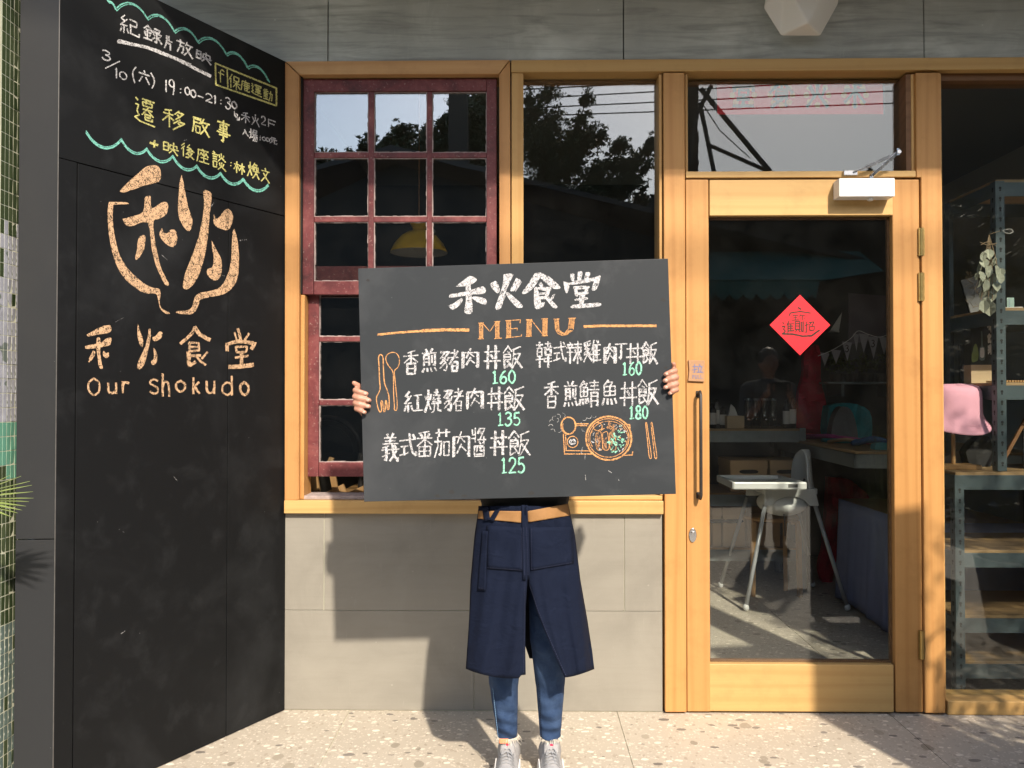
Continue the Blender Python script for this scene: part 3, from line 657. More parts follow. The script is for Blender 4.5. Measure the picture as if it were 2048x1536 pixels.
# ------------------------------------------------------------------ handwriting: stroke shapes on a 100 x 100 grid
GS = {
'禾':'7008 2518,1038 9036,5016 5098,4842 1080,5242 9078','火':'2030 3055,8025 6550,5005 5045 1095,5045 9295',
'食':'5002 0545,5002 9545,5020 5030,3035 3092 5580,3035 7035 7062 3062,3048 7048,4566 8896,8066 6278',
'堂':'5002 5020,2806 3520,7206 6520,1040 1024 9024 8540,3036 6836 6654 3254 3036,2868 7468,5056 5090,1292 9092',
'香':'7204 3012,0824 9222,5010 5050,4826 1050,5226 9048,2855 7655 7496 2896 2855,3075 7475',
'煎':'3002 3812,7002 6012,0818 9218,2028 2072,2028 4828 4870,2242 4642,2256 4656,6830 6860,8528 8572 7668,1882 0896,3882 4096,6082 6696,8280 9496',
'豬':'0812 4812 1844,3012 0640,1832 4070 3692 2488,3042 0662,3456 0682,4434 3850,5818 9018,7404 7436,5036 9636,9212 5066,6256 8856 8694 6294 6256,6475 8675',
'肉':'1024 1098,1024 9024 9094 8090,5004 2848,4828 7044,5050 2884,5060 7478','丼':'0828 9228,0466 9666,3004 2896,7204 7296,4440 5654',
'飯':'2802 0430,2802 4826,2624 3630,1236 4236 4258 1258,1247 4247,1236 1290 3878,2862 4888,9206 5418,5816 5650 4894,5838 9036 7660 5294,6252 9694',
'紅':'2804 1024 3030 0856,3820 0656 4052,2456 2494,1068 0490,3866 4484,5222 9220,7222 7288,4890 9688',
'燒':'0830 1444,4224 3644,2404 2450 0494,2454 3884,7004 7026,5814 8214,5227 9027,5634 5650,5042 6642,4852 6852,8234 8250,7442 9442,7252 9452,4460 9660,6062 5890 4496,7862 7890 9692',
'義':'3402 4012,6602 6012,1814 8214,2424 7624,1034 9034,5014 5034,4240 1046,0456 9654,2844 2890 1888,0676 4466,6038 6670 9094,9082 9094,8258 4892,7440 8248',
'式':'0830 9226,1454 5252,3254 3284,0888 5478,6004 6440 7880 9490,9476 9490,7808 8820',
'番':'7604 2010,0830 9230,5008 5056,2814 3624,7212 6424,4832 1056,5232 9056,2060 8260 8096 2096 2060,2078 8078,5060 5096',
'茄':'0814 9214,3004 3026,7004 7026,0642 4442 4088 3284,2430 2460 0496,5844 9044 8888 6088 5844',
'醬':'2604 2650,0608 0824 2624,0636 2636,5604 4220,5606 8606 5640,6018 7024,4442 9642,8232 8256 7452,5248 6054,2062 8062,2266 2296,2266 8266 8296 2296,4262 3880,5862 6078 7478,3088 7288',
'韓':'2204 2222,0614 4214,1224 3824 3854 1254 1224,1239 3839,0468 4668,2454 2496,5610 8810 8622,7202 7022,5024 9624,5832 8832 8854 5854 5832,5064 9264,5264 5076 9476,7456 7498',
'辣':'2402 2812,0814 4414,1618 2028,3618 3228,0430 4830,0848 4448,2630 2696,5216 9616,7402 7298,5630 9230 9050 5650 5630,7052 4884,7652 9684',
'雞':'4004 0812,1016 1426,2414 2624,4014 3424,2426 1238 3638 1054 4254,0660 4860,2656 0690,2662 4686,6004 4844,5626 5696,7604 8014,5624 9424,5644 9044,5664 9064,5688 9686,7424 7488',
'丁':'0810 9210,5210 5290 3880','鯖':'2604 0824,1812 4012 3222,1026 4226 4258 1058 1026,1042 4242,2626 2658,0868 0486,2068 2286,3268 3684,4266 4880,5210 9410,5622 9022,4836 9836,7402 7436,5846 5896,5846 9046 9094 8490,5860 8860,5874 8874',
'魚':'4004 1424,3012 6612 5224,1828 8228 8260 1860 1828,1844 8244,5028 5060,1670 0692,3872 3890,5872 6290,7870 9088',
'紀':'2804 1024 3030 0856,3820 0656 4052,2456 2494,1068 0490,3866 4484,5216 8816 8642 5442,5442 5484 9686 9672',
'錄':'2404 0430,2404 4628,1430 3430,0846 4246,2430 2484,1056 1670,3856 3268,0488 4684,5806 8606 8224 5224,8224 8430,4834 9634,7236 7290 6286,5244 6052,4874 6262,9042 7854,7656 9684',
'片':'2806 2850 0896,5006 5036,2836 8636,2858 6458 6498','放':'2204 2814,0420 4820,2422 2050 0494,2244 4244 3890 2886,6404 5234,5624 9624,8626 7260 4894,5840 7264 9696',
'映':'0616 0680,0616 3416 3478 0678,0646 3446,4824 9024 9054,4824 4854,4056 9856,6804 6656 4094,6858 9694',
'保':'2804 0448,1834 1896,4410 8610 8438 4638 4410,3854 9654,6438 6498,6256 3886,6656 9686',
'鹿':'5002 5012,1414 9214,1416 1250 0494,2830 8830 8848 2848,4420 4448,6620 6648,4052 4090 5884,4068 5866,6852 6888 9288 9278,9056 6870',
'運':'1008 1818,0832 2232 1456 2470 0880,0480 3090 9692,3820 3810 9210 9020,4424 8624,4834 8434 8458 4858 4834,4846 8446,4068 9268,6624 6682',
'動':'4206 1412,0622 5220,1432 4632 4456 1456 1432,1444 4444,3010 3084,1068 4868,0688 5284,6228 9428 9084 8280,7608 7450 5894',
'遷':'3806 9206,5606 5618,7406 7418,4216 8616 8430 4230 4216,4440 8640,6632 5050 3862,6644 9064,5256 5282 8682 8474,5258 7858 7668 5268,1010 1818,0832 2232 1456 2470 0880,0480 3090 9894',
'移':'4008 1216,0634 4832,2812 2896,2640 0470,3042 4856,7002 5224,6812 9012 5650,6422 7432,7644 5070,7252 9652 4898,6662 7672',
'啟':'0812 5010,1220 4820 4838 1438,1220 1250 0494,2256 4656 4492 2492 2256,6604 5434,5826 9624,8828 7460 5094,6042 7466 9696',
'事':'0814 9214,2624 7424 7238 2838 2624,2046 7846 7870,0458 9858,2070 7870,5002 5096 3690','六':'4604 5416,0832 9230,3648 1090,6246 9090',
'後':'2804 0824,3022 0650,2240 2296,6402 4824 7628 4446 8646,7434 9450,6050 3878,5260 8460 5698 3898,5270 9698',
'座':'5002 5010,1214 9214,1616 1450 0496,3828 2650,3834 5050,7428 6250,7434 9052,5624 5690,3266 8666,2092 9692',
'談':'1404 2412,0420 4220,1032 3632,1044 3644,1058 3658 3490 1290 1058,5412 5826,8610 8022,7004 7026 4850,7030 9448,5460 5876,8658 8072,7054 6876 4498,7078 9898',
'林':'0628 4626,2604 2698,2430 0470,3032 4660,5428 9626,7404 7498,7230 5072,7632 9872',
'煥':'0830 1444,4024 3444,2404 2450 0494,2454 3884,6202 4826,5812 7812 7026,5028 5054,5028 8828 8854,6230 5850,7430 8050,4458 9858,7056 6670 4298,7062 9698',
'文':'4802 5416,0824 9424,7426 5060 0496,2838 6070 9696','入':'3808 5020 0894,5226 6260 9694',
'場':'0434 3632,2006 2076,0484 3870,4808 8608 8434 4834 4808,4822 8422,4044 9644,5446 3874,4856 9256 8694 7890,6656 4696,8056 6296',
'元':'2412 7812,0836 9434,3636 3470 0696,6036 6088 9488 9476','拉':'0630 4228,2404 2490 1486,0464 4452,6606 7218,5026 9426,5840 6476,8638 7880,4684 9884',
'今':'5004 0644,5004 9644,3848 6248,2464 7264 5096','飲':'2802 0430,2802 4826,1236 4236 4258 1258,1236 1290 3878,2862 4888,6406 5030,6020 9220 8434,7230 7056 4896,7256 9696','楽':'5002 4410,3012 7012 6840 3240 3012,3226 6826,0816 2026,9216 8026,0854 9254,5042 5098,4658 1088,5458 9088',
'1':'3018 5204 5096','I':'5002 5098','2':'~1226 2008 5002 8012 8836 6060 3080 1096,1096 9494','3':'~1412 4002 7810 8030 4446,~4446 8254 9076 6096 2898 0884','5':'8404 2806 2446,~2446 6042 9060 8684 5498 1690',
'6':'~7806 4818 2044 1274 2894 6098 8682 8460 6048 3254 1672','8':'~5048 2234 2012 5002 7812 7834 5048 1868 1690 5098 8490 8268 5048','9':'~8030 7008 4002 1814 1436 3850 6846 8030,~8030 8260 7098','0':'~5003 1824 1050 1878 5097 8278 9050 8224 5003',
'+':'5008 5092,0850 9250','/':'9204 0896','(':'~8004 3030 2260 6096','-':'0650 9450',')':'~2004 7030 7860 4096','F':'1404 1496,1406 9006,1448 7848','f':'~8010 5404 4024 4098,1638 7838',
'O':'~5003 1424 0850 1878 5097 8678 9250 8624 5003','u':'~1204 1260 3090 7086 8850,8804 8896','r':'1604 1896,~1840 4008 8814','s':'~8614 5003 1616 1834 7856 8884 5097 1284','h':'1602 1898,~1860 4036 8046 8898','k':'2002 2098,8430 2264,3856 8896',
'o':'~5003 1424 0850 1878 5097 8678 9250 8624 5003','d':'8202 8498,~8450 5032 1448 1080 4896 8476','P':'1404 1496,~1404 7406 8230 6448 1450','U':'~0804 1070 4096 8078 9204','L':'1404 1494 8894',':':'4830 5234,4874 5278',
}
def catmull(p, k=5):
    q = [p[0]]+p+[p[-1]]; out = []
    for i in range(1, len(q)-2):
        for j in range(k):
            t = j/k; a, b, c, d = q[i-1], q[i], q[i+1], q[i+2]
            out.append(tuple(.5*((2*b[m])+(-a[m]+c[m])*t+(2*a[m]-5*b[m]+4*c[m]-d[m])*t*t+(-a[m]+3*b[m]-3*c[m]+d[m])*t**3) for m in (0, 1)))
    return out+[p[-1]]
def strokes(ch):
    r = []
    for s in GS[ch].split(','):
        sm = s[0] == '~'; pts = [(int(t[:2]), int(t[2:])) for t in s.lstrip('~').split()]
        r.append(catmull(pts) if sm else pts)
    return r
def dens(pts, step):
    out = []
    for (a, b) in zip(pts, pts[1:]):
        L = math.hypot(b[0]-a[0], b[1]-a[1]); n = max(1, int(L/step))
        out += [(a[0]+(b[0]-a[0])*i/n, a[1]+(b[1]-a[1])*i/n) for i in range(n)]
    return out+[pts[-1]]
class Chalk:
    def __init__(s, fn, lift=.0012): s.mb = MB(); s.fn = fn; s.k = 0; s.lift = lift
    def off(s): s.k = (s.k+1) % 12; return s.lift+s.k*.00004
    def line(s, pts, w, j=.14, taper=0):
        if len(pts) < 2: return
        pts = dens(pts, max(1.6, w*.6)); n = len(pts); o = s.off(); L = []; Rr = []
        wob = random.uniform(.85, 1.12)
        for i, p in enumerate(pts):
            a, b = pts[max(i-1, 0)], pts[min(i+1, n-1)]; dx, dy = b[0]-a[0], b[1]-a[1]; d = math.hypot(dx, dy) or 1
            nx, ny = -dy/d, dx/d; h = w*.5*wob
            if taper: h *= 1-taper*i/(n-1)
            h1 = h*(1+random.uniform(-j, j)); h2 = h*(1+random.uniform(-j, j))
            e = 0
            if i == 0: e = -h*.5
            if i == n-1: e = h*.5
            L.append((p[0]+nx*h1+dx/d*e, p[1]+ny*h1+dy/d*e)); Rr.append((p[0]-nx*h2+dx/d*e, p[1]-ny*h2+dy/d*e))
        vs = [s.fn(x, y, o) for q in zip(L, Rr) for (x, y) in q]
        s.mb.add(vs, [(2*i, 2*i+1, 2*i+3, 2*i+2) for i in range(n-1)])
    def fill(s, pts, j=.8, step=5):
        pts = dens(catmull(pts+[pts[0]], 3), step)[:-1]; o = s.off()
        pts = [(x+random.uniform(-j, j)*.5, y+random.uniform(-j, j)*.5) for x, y in pts]
        tri = tessellate_polygon([[Vector((x, y, 0)) for x, y in pts]])
        s.mb.add([s.fn(x, y, o) for x, y in pts], [tuple(t) for t in tri])
    def glyph(s, ch, x0, y0, x1, y1, w=3, sl=0, sh=0, bold=0, jt=2.0):
        W_, H_ = x1-x0, y1-y0
        for st in strokes(ch):
            jx, jy = random.uniform(-jt, jt), random.uniform(-jt, jt)
            q = [(x0+(a+jx+random.uniform(-.8, .8))/100*W_+sh*(50-b)/100*H_, y0+(b+jy+random.uniform(-.8, .8))/100*H_+sl*(a-50)/100*W_) for a, b in st]
            vert = abs(q[-1][1]-q[0][1]) > abs(q[-1][0]-q[0][0])
            s.line(q, w*(1+bold*(vert and random.random() < .6)))
    def build(s, name, m, parent):
        me = bpy.data.meshes.new(name); me.from_pydata(s.mb.v, [], s.mb.f); me.update(); me.materials.append(m)
        return link(name, me, parent)

# chalk lettering on the black wall
OFF0 = TH
def WF(px, py, o): return W(px, py, OFF0+o)
def wsl(x, y): return (787-y)/(1950-x)
def wtext(name, m, items, w, bold=0):
    c = Chalk(WF)
    for ch, x0, y0, x1, y1 in items:      # bbox in the enlarged view (x 3.413)
        x0, y0, x1, y1 = [v/3.413 for v in (x0, y0, x1, y1)]
        sl = wsl((x0+x1)/2, (y0+y1)/2); d = sl*(x1-x0)*.42; ww = w if not isinstance(w, dict) else w.get(ch, 3)
        c.glyph(ch, x0, y0+d, x1, y1-d, ww, sl, bold=bold)
    return c.build(name, m, BW)
wtext('title_lettering', M['ch_white'], [('紀', 815, 85, 952, 275), ('錄', 975, 160, 1108, 318), ('片', 1120, 230, 1185, 352), ('放', 1205, 258, 1318, 402), ('映', 1335, 330, 1442, 445)], 3.0)
wtext('date_lettering', M['ch_white'], [('3', 692, 335, 757, 424), ('/', 712, 380, 828, 508), ('1', 778, 458, 812, 540), ('0', 812, 478, 872, 552), ('(', 900, 445, 935, 575), ('六', 943, 465, 1028, 588), (')', 1022, 490, 1062, 612),
    ('I', 1118, 540, 1148, 632), ('9', 1148, 538, 1198, 650), (':', 1216, 585, 1250, 650), ('0', 1258, 588, 1298, 655), ('0', 1298, 605, 1340, 672), ('-', 1350, 640, 1388, 680), ('2', 1402, 632, 1452, 706), ('1', 1452, 645, 1486, 716), (':', 1492, 660, 1526, 725), ('3', 1536, 660, 1576, 750), ('0', 1578, 685, 1620, 748)], 2.7)
wtext('film_title_lettering', M['ch_yellow'], [('遷', 915, 648, 1062, 872), ('移', 1108, 722, 1268, 908), ('啟', 1308, 782, 1435, 940), ('事', 1478, 806, 1572, 988)], 3.1)
wtext('talk_lettering', M['ch_yellow'], [('+', 1022, 948, 1082, 1018), ('映', 1112, 955, 1218, 1066), ('後', 1232, 970, 1328, 1090), ('座', 1342, 1002, 1428, 1126), ('談', 1444, 1026, 1542, 1172), (':', 1560, 1092, 1592, 1146), ('林', 1594, 1096, 1672, 1196), ('煥', 1688, 1096, 1772, 1228), ('文', 1782, 1140, 1842, 1254)], {'+': 4.5, **{k: 2.6 for k in '映後座談:林煥文'}})
wtext('place_lettering', M['ch_white'], [('禾', 1642, 752, 1712, 852), ('火', 1714, 770, 1774, 872), ('2', 1782, 788, 1814, 858), ('F', 1824, 810, 1886, 886), ('入', 1652, 876, 1698, 934), ('場', 1700, 872, 1762, 974), ('I', 1766, 924, 1786, 960), ('0', 1788, 930, 1815, 965), ('0', 1815, 936, 1843, 970), ('元', 1840, 930, 1892, 992)], 2.2)
c = Chalk(WF); q = lambda *p: [(x/3.413, y/3.413) for x, y in p]
c.line(q((805, 283), (1000, 322), (1200, 400), (1436, 520)), 7); c.line(q((812, 275), (1060, 338), (1300, 440)), 4)
c.build('underline', M['ch_white'], BW)
c = Chalk(WF); c.line(q((1600, 757), (1602, 790), (1618, 800), (1622, 782), (1610, 775), (1608, 798), (1632, 815)), 1.8); c.line(q((1618, 818), (1634, 820), (1634, 800)), 1.8); c.build('arrow_scribble', M['ch_white'], BW)
c = Chalk(WF)
c.line(q((1470, 432), (1887, 602), (1887, 722), (1474, 578), (1470, 432)), 3); c.line(q((1550, 465), (1556, 606)), 2.6)
for g__ in (('f', 1480, 460, 1545, 575), ('保', 1562, 498, 1642, 625), ('鹿', 1645, 540, 1708, 640), ('運', 1712, 560, 1788, 668), ('動', 1795, 598, 1862, 704)):
    ch, a0, b0, a1, b1 = g__; a0, b0, a1, b1 = [v/3.413 for v in (a0, b0, a1, b1)]; s_ = wsl(a0, b0); c.glyph(ch, a0, b0+s_*(a1-a0)*.4, a1, b1-s_*(a1-a0)*.4, 2.2, s_)
c.build('organiser_lettering', M['ch_yellow'], BW)
def scallops(nodes, up, nm):
    c = Chalk(WF)
    for (a, b) in zip(nodes, nodes[1:]):
        for k, ww in ((0, 3.2), (1, 2.0)):
            pts = []
            L = b[0]-a[0]; dd = 12*k
            for i in range(9):
                t = i/8; sk_ = t+.18*math.sin(math.pi*t)*(-1 if up else 1)
                bx = a[0]+L*t; by = a[1]+(b[1]-a[1])*t; hgt = .34*L*math.sin(math.pi*t)**.8 if 0 < t < 1 else 0
                pts.append((bx+(8 if up else 0)*k, by+(-hgt+dd if up else hgt-dd)))
            c.line([(x/3.413, y/3.413) for x, y in pts], ww)
    c.build(nm, M['ch_teal'], BW)
scallops([(560, -60), (740, 10), (790, 62), (1005, 125), (1190, 215), (1350, 285), (1545, 370), (1690, 460), (1832, 550)], True, 'cloud_outline')
scallops([(588, 905), (828, 958), (1002, 1022), (1180, 1072), (1343, 1138), (1505, 1188), (1660, 1228), (1832, 1268)], False, 'cloud_outline')
LOGO = [[(668,232),(700,195),(760,140),(815,95),(850,84),(885,92),(898,125),(893,170),(860,185),(800,200),(740,222),(690,237)],
[(683,385),(740,370),(800,345),(808,270),(825,258),(842,262),(848,325),(900,295),(930,292),(940,320),(928,360),(890,385),(858,395),(862,480),(880,580),(900,660),(925,710),(944,750),(925,755),(895,700),(870,640),(845,540),(825,405),(740,425),(705,420)],
[(805,475),(812,490),(805,550),(785,590),(765,612),(755,605),(765,560),(770,510),(785,480)],
[(905,435),(915,462),(935,465),(955,445),(980,450),(990,480),(985,520),(965,543),(935,530),(905,500),(890,470)],
[(1015,138),(1025,180),(1035,240),(1055,330),(1075,390),(1072,430),(1055,453),(1030,435),(1005,390),(995,340),(998,250),(1003,180)],
[(1145,222),(1175,235),(1183,270),(1172,350),(1165,450),(1150,560),(1125,660),(1095,730),(1060,770),(1035,778),(1022,760),(1035,690),(1065,610),(1105,500),(1130,390),(1140,300),(1135,240)],
[(1195,360),(1210,385),(1235,360),(1265,330),(1290,340),(1302,375),(1290,425),(1265,448),(1220,435),(1195,410)],
[(1182,505),(1210,560),(1235,610),(1240,670),(1225,715),(1195,728),(1160,700),(1158,665),(1185,655),(1195,600),(1185,550)],
[(608,290),(700,292),(715,303),(640,305),(632,320),(630,400),(645,500),(670,590),(720,670),(780,725),(840,765),(885,775),(897,800),(892,850),(905,885),(950,912),(920,912),(893,880),(882,830),(870,803),(810,800),(750,765),(690,710),(650,640),(620,540),(605,440),(602,340)],
[(1308,440),(1325,500),(1335,600),(1330,700),(1305,760),(1250,805),(1180,820),(1120,835),(1108,870),(1080,912),(1040,918),(990,912),(988,900),(1050,895),(1075,870),(1085,830),(1110,800),(1160,790),(1230,765),(1270,700),(1290,620),(1295,520),(1300,460)]]
c = Chalk(WF)
for pg in LOGO: c.fill([(x/2.793, 300+y/2.793) for x, y in pg])
c.build('bowl_drawing', M['ch_tan'], BW)
# the four name characters, brush-like
def z2(*p): return [(x/2.793, 300+y/2.793) for x, y in p]
c = Chalk(WF)
for pg in [[(485,1030),(560,990),(610,978),(622,995),(610,1020),(550,1030),(495,1042)], [(475,1095),(560,1075),(600,1050),(622,1052),(618,1080),(600,1095),(490,1112)],
    [(540,1050),(560,1052),(560,1120),(566,1180),(575,1218),(555,1215),(545,1150),(538,1090)], [(520,1120),(532,1130),(520,1165),(500,1185),(492,1180),(505,1150)], [(578,1120),(592,1135),(606,1130),(608,1155),(590,1162),(575,1145)],
    [(770,970),(782,1010),(800,1060),(795,1100),(778,1080),(768,1030)], [(832,997),(842,1005),(838,1060),(825,1130),(805,1200),(780,1225),(765,1215),(778,1170),(805,1110),(822,1060)], [(852,1045),(868,1040),(890,1015),(908,1020),(900,1050),(870,1068),(855,1062)], [(858,1105),(872,1125),(880,1160),(868,1195),(848,1200),(845,1180),(858,1165)],
    ]: c.fill(z2(*pg))
for pts, ww in [([(1088,992),(1075,1020),(1040,1055),(1010,1080)], 6), ([(1088,992),(1115,1030),(1170,1060)], 7.5), ([(1060,1075),(1110,1078),(1112,1120),(1062,1125)], 5), ([(1058,1075),(1060,1200)], 5), ([(1062,1100),(1108,1100)], 4), ([(1062,1150),(1120,1148)], 5), ([(1050,1130),(1055,1208),(1090,1185)], 6), ([(1095,1150),(1120,1180),(1148,1200)], 5), ([(1158,1130),(1128,1165)], 4),
    ([(1330,1000),(1345,1060)], 5), ([(1310,1020),(1322,1060)], 4), ([(1390,1025),(1368,1060)], 4), ([(1268,1120),(1268,1085),(1330,1068),(1425,1080),(1405,1110)], 6.5), ([(1318,1100),(1380,1098),(1375,1128),(1322,1130),(1318,1100)], 4), ([(1350,1130),(1348,1200)], 6), ([(1315,1160),(1385,1150)], 5), ([(1282,1212),(1340,1210),(1412,1200)], 8)]: c.line(z2(*pts), ww)
c.build('name_lettering', M['ch_tan'], BW)
c = Chalk(WF)
for ch, a0, b0, a1, b1 in (('O', 488, 1272, 562, 1372), ('u', 598, 1300, 656, 1362), ('r', 678, 1292, 724, 1358), ('s', 832, 1278, 888, 1364), ('h', 900, 1248, 952, 1376), ('o', 978, 1288, 1038, 1352), ('k', 1070, 1270, 1118, 1362), ('u', 1148, 1288, 1204, 1362), ('d', 1236, 1262, 1308, 1372), ('o', 1338, 1294, 1392, 1370)):
    (x0_, y0_), (x1_, y1_) = z2((a0, b0), (a1, b1)); c.glyph(ch, x0_, y0_, x1_, y1_, 4.2, 0.02, jt=1)
c.build('latin_lettering', M['ch_tan'], BW)
# wiped chalk dust
c = Chalk(WF, .0006)
for k in range(10):
    x_ = random.choice((random.uniform(180, 260), random.uniform(300, 520), random.uniform(150, 560))); y_ = random.uniform(120, 1400)
    c.line([(x_, y_), (x_+random.uniform(4, 18), y_+random.uniform(-12, 14))], random.uniform(.8, 2), .5, taper=.8)
c.build('wiped_chalk_marks', M['ch_dust'], BW)

# ------------------------------------------------------------------ menu board
BY = -.74
tl, tr, br, bl = P(716, 537, BY), P(1336, 517, BY), P(1352, 988, BY), P(728, 1003.5, BY)
MBD = thing('menu_board', 'dark slate chalkboard menu held up in both hands', 'menu board', ((bl+br)/2))
MB().prism([tl, tr, br, bl], (0, .012, 0)).build('board', M['slate'], MBD, .0012)
def BF(px, py, o): return P(px, py, BY-o)
def zz(n_, *p):
    ox, oy, k = {1: (690, 500, 5.486), 2: (1020, 500, 5.486), 3: (690, 750, 5.389), 4: (1020, 740, 5.389)}[n_]
    return [(ox+x/k, oy+y/k) for x, y in p]
c = Chalk(BF, .0006)                                              # title, broad chalk
for n_, pg in [(1, [(1215,400),(1290,340),(1370,285),(1447,325),(1380,380),(1300,400)]), (1, [(1152,485),(1330,455),(1515,400),(1535,475),(1380,490),(1155,525)]), (1, [(1325,380),(1372,370),(1385,480),(1398,680),(1312,685),(1325,560)]),
    (1, [(1130,610),(1200,580),(1275,528),(1290,560),(1240,620),(1180,655)]), (1, [(1390,525),(1430,508),(1548,540),(1540,600),(1450,570)]),
    (1, [(1590,375),(1650,338),(1690,400),(1700,440),(1675,475),(1620,430)]), (1, [(1740,268),(1835,262),(1800,370),(1760,470),(1705,640),(1648,640),(1690,510),(1730,380)]), (1, [(1765,470),(1800,470),(1950,610),(1885,630),(1780,510)]),
    (1, [(1880,305),(1930,340),(1870,440),(1812,440)]),
    (2, [(270,258),(350,255),(270,400),(180,475),(132,470),(200,370)]), (2, [(350,255),(440,300),(555,410),(480,425),(380,350),(330,300)]), (2, [(340,350),(365,385),(360,410),(335,405),(315,375)]),
    (2, [(265,420),(300,415),(345,620),(270,630)]), (2, [(300,410),(440,405),(435,450),(320,435)]), (2, [(400,430),(440,430),(420,510),(385,505)]), (2, [(320,470),(400,462),(400,482),(320,492)]), (2, [(320,510),(420,505),(420,535),(325,540)]), (2, [(380,520),(420,520),(520,620),(470,632)]), (2, [(495,485),(470,540),(440,545),(470,490)]), (2, [(290,600),(380,570),(360,625),(290,635)]),
    (2, [(660,265),(705,262),(705,335),(670,330)]), (2, [(745,240),(795,240),(775,330),(740,325)]), (2, [(830,245),(880,248),(860,320),(818,320)]), (2, [(585,345),(650,360),(740,330),(880,310),(995,285),(935,340),(640,385)]), (2, [(585,345),(650,370),(632,465),(605,455)]), (2, [(940,300),(995,285),(950,430),(895,430)]),
    (2, [(698,405),(730,405),(745,505),(715,500)]), (2, [(698,398),(860,392),(855,422),(705,430)]), (2, [(825,400),(862,395),(850,470),(818,470)]), (2, [(735,465),(850,455),(850,485),(735,495)]), (2, [(765,490),(825,490),(800,600),(760,600)]), (2, [(712,535),(840,520),(842,545),(715,555)]), (2, [(680,605),(965,578),(972,620),(685,640)])]:
    c.fill(zz(n_, *pg), .5, 6)
for n_, pts in [(1, [(1845, 270), (1785, 400)]), (1, [(1760, 500), (1710, 635)]), (1, [(1938, 350), (1872, 455)]), (2, [(15, 290), (0, 330)]), (2, [(128, 350), (60, 450)])]: c.line(zz(n_, *pts), 1.0)
c.build('title_lettering', M['ch_white'], MBD)
c = Chalk(BF, .0006)
items = [('香',805,700,839,750),('煎',842,697,875,744.5),('豬',878,698,919.5,744.5),('肉',921.5,695,959.5,736),('丼',965.5,689.5,1002,739.5),('飯',1004,691,1045,739.5),
 ('紅',807.5,781.5,847,826),('燒',848,778,883.5,826.5),('豬',886,776,928,824.5),('肉',930.5,774,968.5,817.5),('丼',973.5,773,1007,822),('飯',1005.5,772,1050.5,823.5),
 ('義',762,867,799,926),('式',796.5,866,834,916.5),('番',831,861,868,914.5),('茄',868,856,902,917.5),('肉',903,861,942,914),('醬',942,854,973.5,915.5),('丼',979,861,1016,912),('飯',1015.5,861,1061.5,914),
 ('韓',1071,683,1105.5,735.5),('式',1105,681,1133,727.5),('辣',1132,682,1164.5,728.5),('雞',1166,679,1203.5,727.5),('肉',1207,685,1233,727.5),('丁',1228,684,1256,721),('丼',1251,685,1285,728.5),('飯',1283,683,1316,730),
 ('香',1086.5,762,1119.5,817),('煎',1125.5,763,1156,813.5),('鯖',1157,760,1199.5,816),('魚',1202.5,757,1237,814),('丼',1239,762,1275,813),('飯',1273,757.5,1317.5,813)]
for qi, (ch, a0, b0, a1, b1) in enumerate(items):
    if qi in (6, 12, 20, 28): c.build('dish_lettering', M['ch_white'], MBD); c = Chalk(BF, .0006)
    c.glyph(ch, a0, b0, a1, b1, 2.7 if ch != '丼' else 3.1, -.05, .0, bold=.6, jt=1.5)
    if ch == '肉': c.line([(a0+(a1-a0)*.12, b0+(b1-b0)*.28), (a0+(a1-a0)*.12, b1-2)], 6.5); c.line([(a0+(a1-a0)*.9, b0+(b1-b0)*.26), (a0+(a1-a0)*.9, b1-2)], 6.0)
c.build('dish_lettering', M['ch_white'], MBD)
c = Chalk(BF, .0006)
for txt, a0, b0, a1, b1 in (('160', 981, 741, 1032, 768), ('135', 992, 825, 1041, 852), ('125', 999, 915, 1050, 947), ('160', 1242, 724, 1284.5, 751), ('180', 1256, 812, 1297, 838.5)):
    n_ = len(txt); wdt = (a1-a0)/n_
    for i, ch in enumerate(txt):
        c.glyph(ch, a0+wdt*i+1, b0-.03*wdt*i, a0+wdt*(i+1)-.5, b1-.03*wdt*i, 3.2, -.05, jt=1)
        if ch == '1': c.line([(a0+wdt*(i+.3), b1-1), (a0+wdt*(i+.85), b1-2.2)], 2.4)
    c.build('price_lettering', M['ch_green'], MBD); c = Chalk(BF, .0006)
c = Chalk(BF, .0006)                                              # MENU and the rules either side
c.line(zz(1, (362, 928), (600, 905), (850, 888)), 4.2); c.line(zz(1, (850, 886), (1100, 875), (1355, 878)), 6.0); c.line(zz(2, (815, 840), (1000, 832), (1300, 832), (1600, 832)), 5.5)
def stem(n_, x0, x1, y0, y1, dx=0):
    c.line(zz(n_, (x0, y0), (x0+dx, y1)), 1.3); c.line(zz(n_, (x1, y0), (x1+dx, y1)), 1.3)
    y = y0+6
    while y < y1-4:
        t = (y-y0)/(y1-y0); c.line(zz(n_, (x0+dx*t, y), (x1+dx*t, y-2)), 1.35); y += 11
def ln(n_, *p): c.line(zz(n_, *p), 1.6)
stem(1, 1475, 1512, 800, 972); stem(1, 1652, 1690, 785, 968); ln(1, (1462, 803), (1520, 800)); ln(1, (1462, 975), (1520, 972)); ln(1, (1640, 972), (1720, 966)); ln(1, (1640, 788), (1700, 782)); ln(1, (1512, 805), (1590, 895), (1652, 800))
stem(1, 1775, 1818, 775, 962); ln(1, (1762, 776), (1925, 765), (1920, 800)); ln(1, (1818, 865), (1890, 858), (1888, 880)); ln(1, (1765, 965), (1935, 945), (1938, 925))
stem(2, 188, 235, 765, 948, -4); ln(2, (178, 765), (240, 763)); ln(2, (175, 950), (240, 945)); stem(2, 362, 408, 755, 942, -4); ln(2, (348, 756), (415, 752)); ln(2, (350, 944), (410, 940)); ln(2, (235, 770), (358, 925))
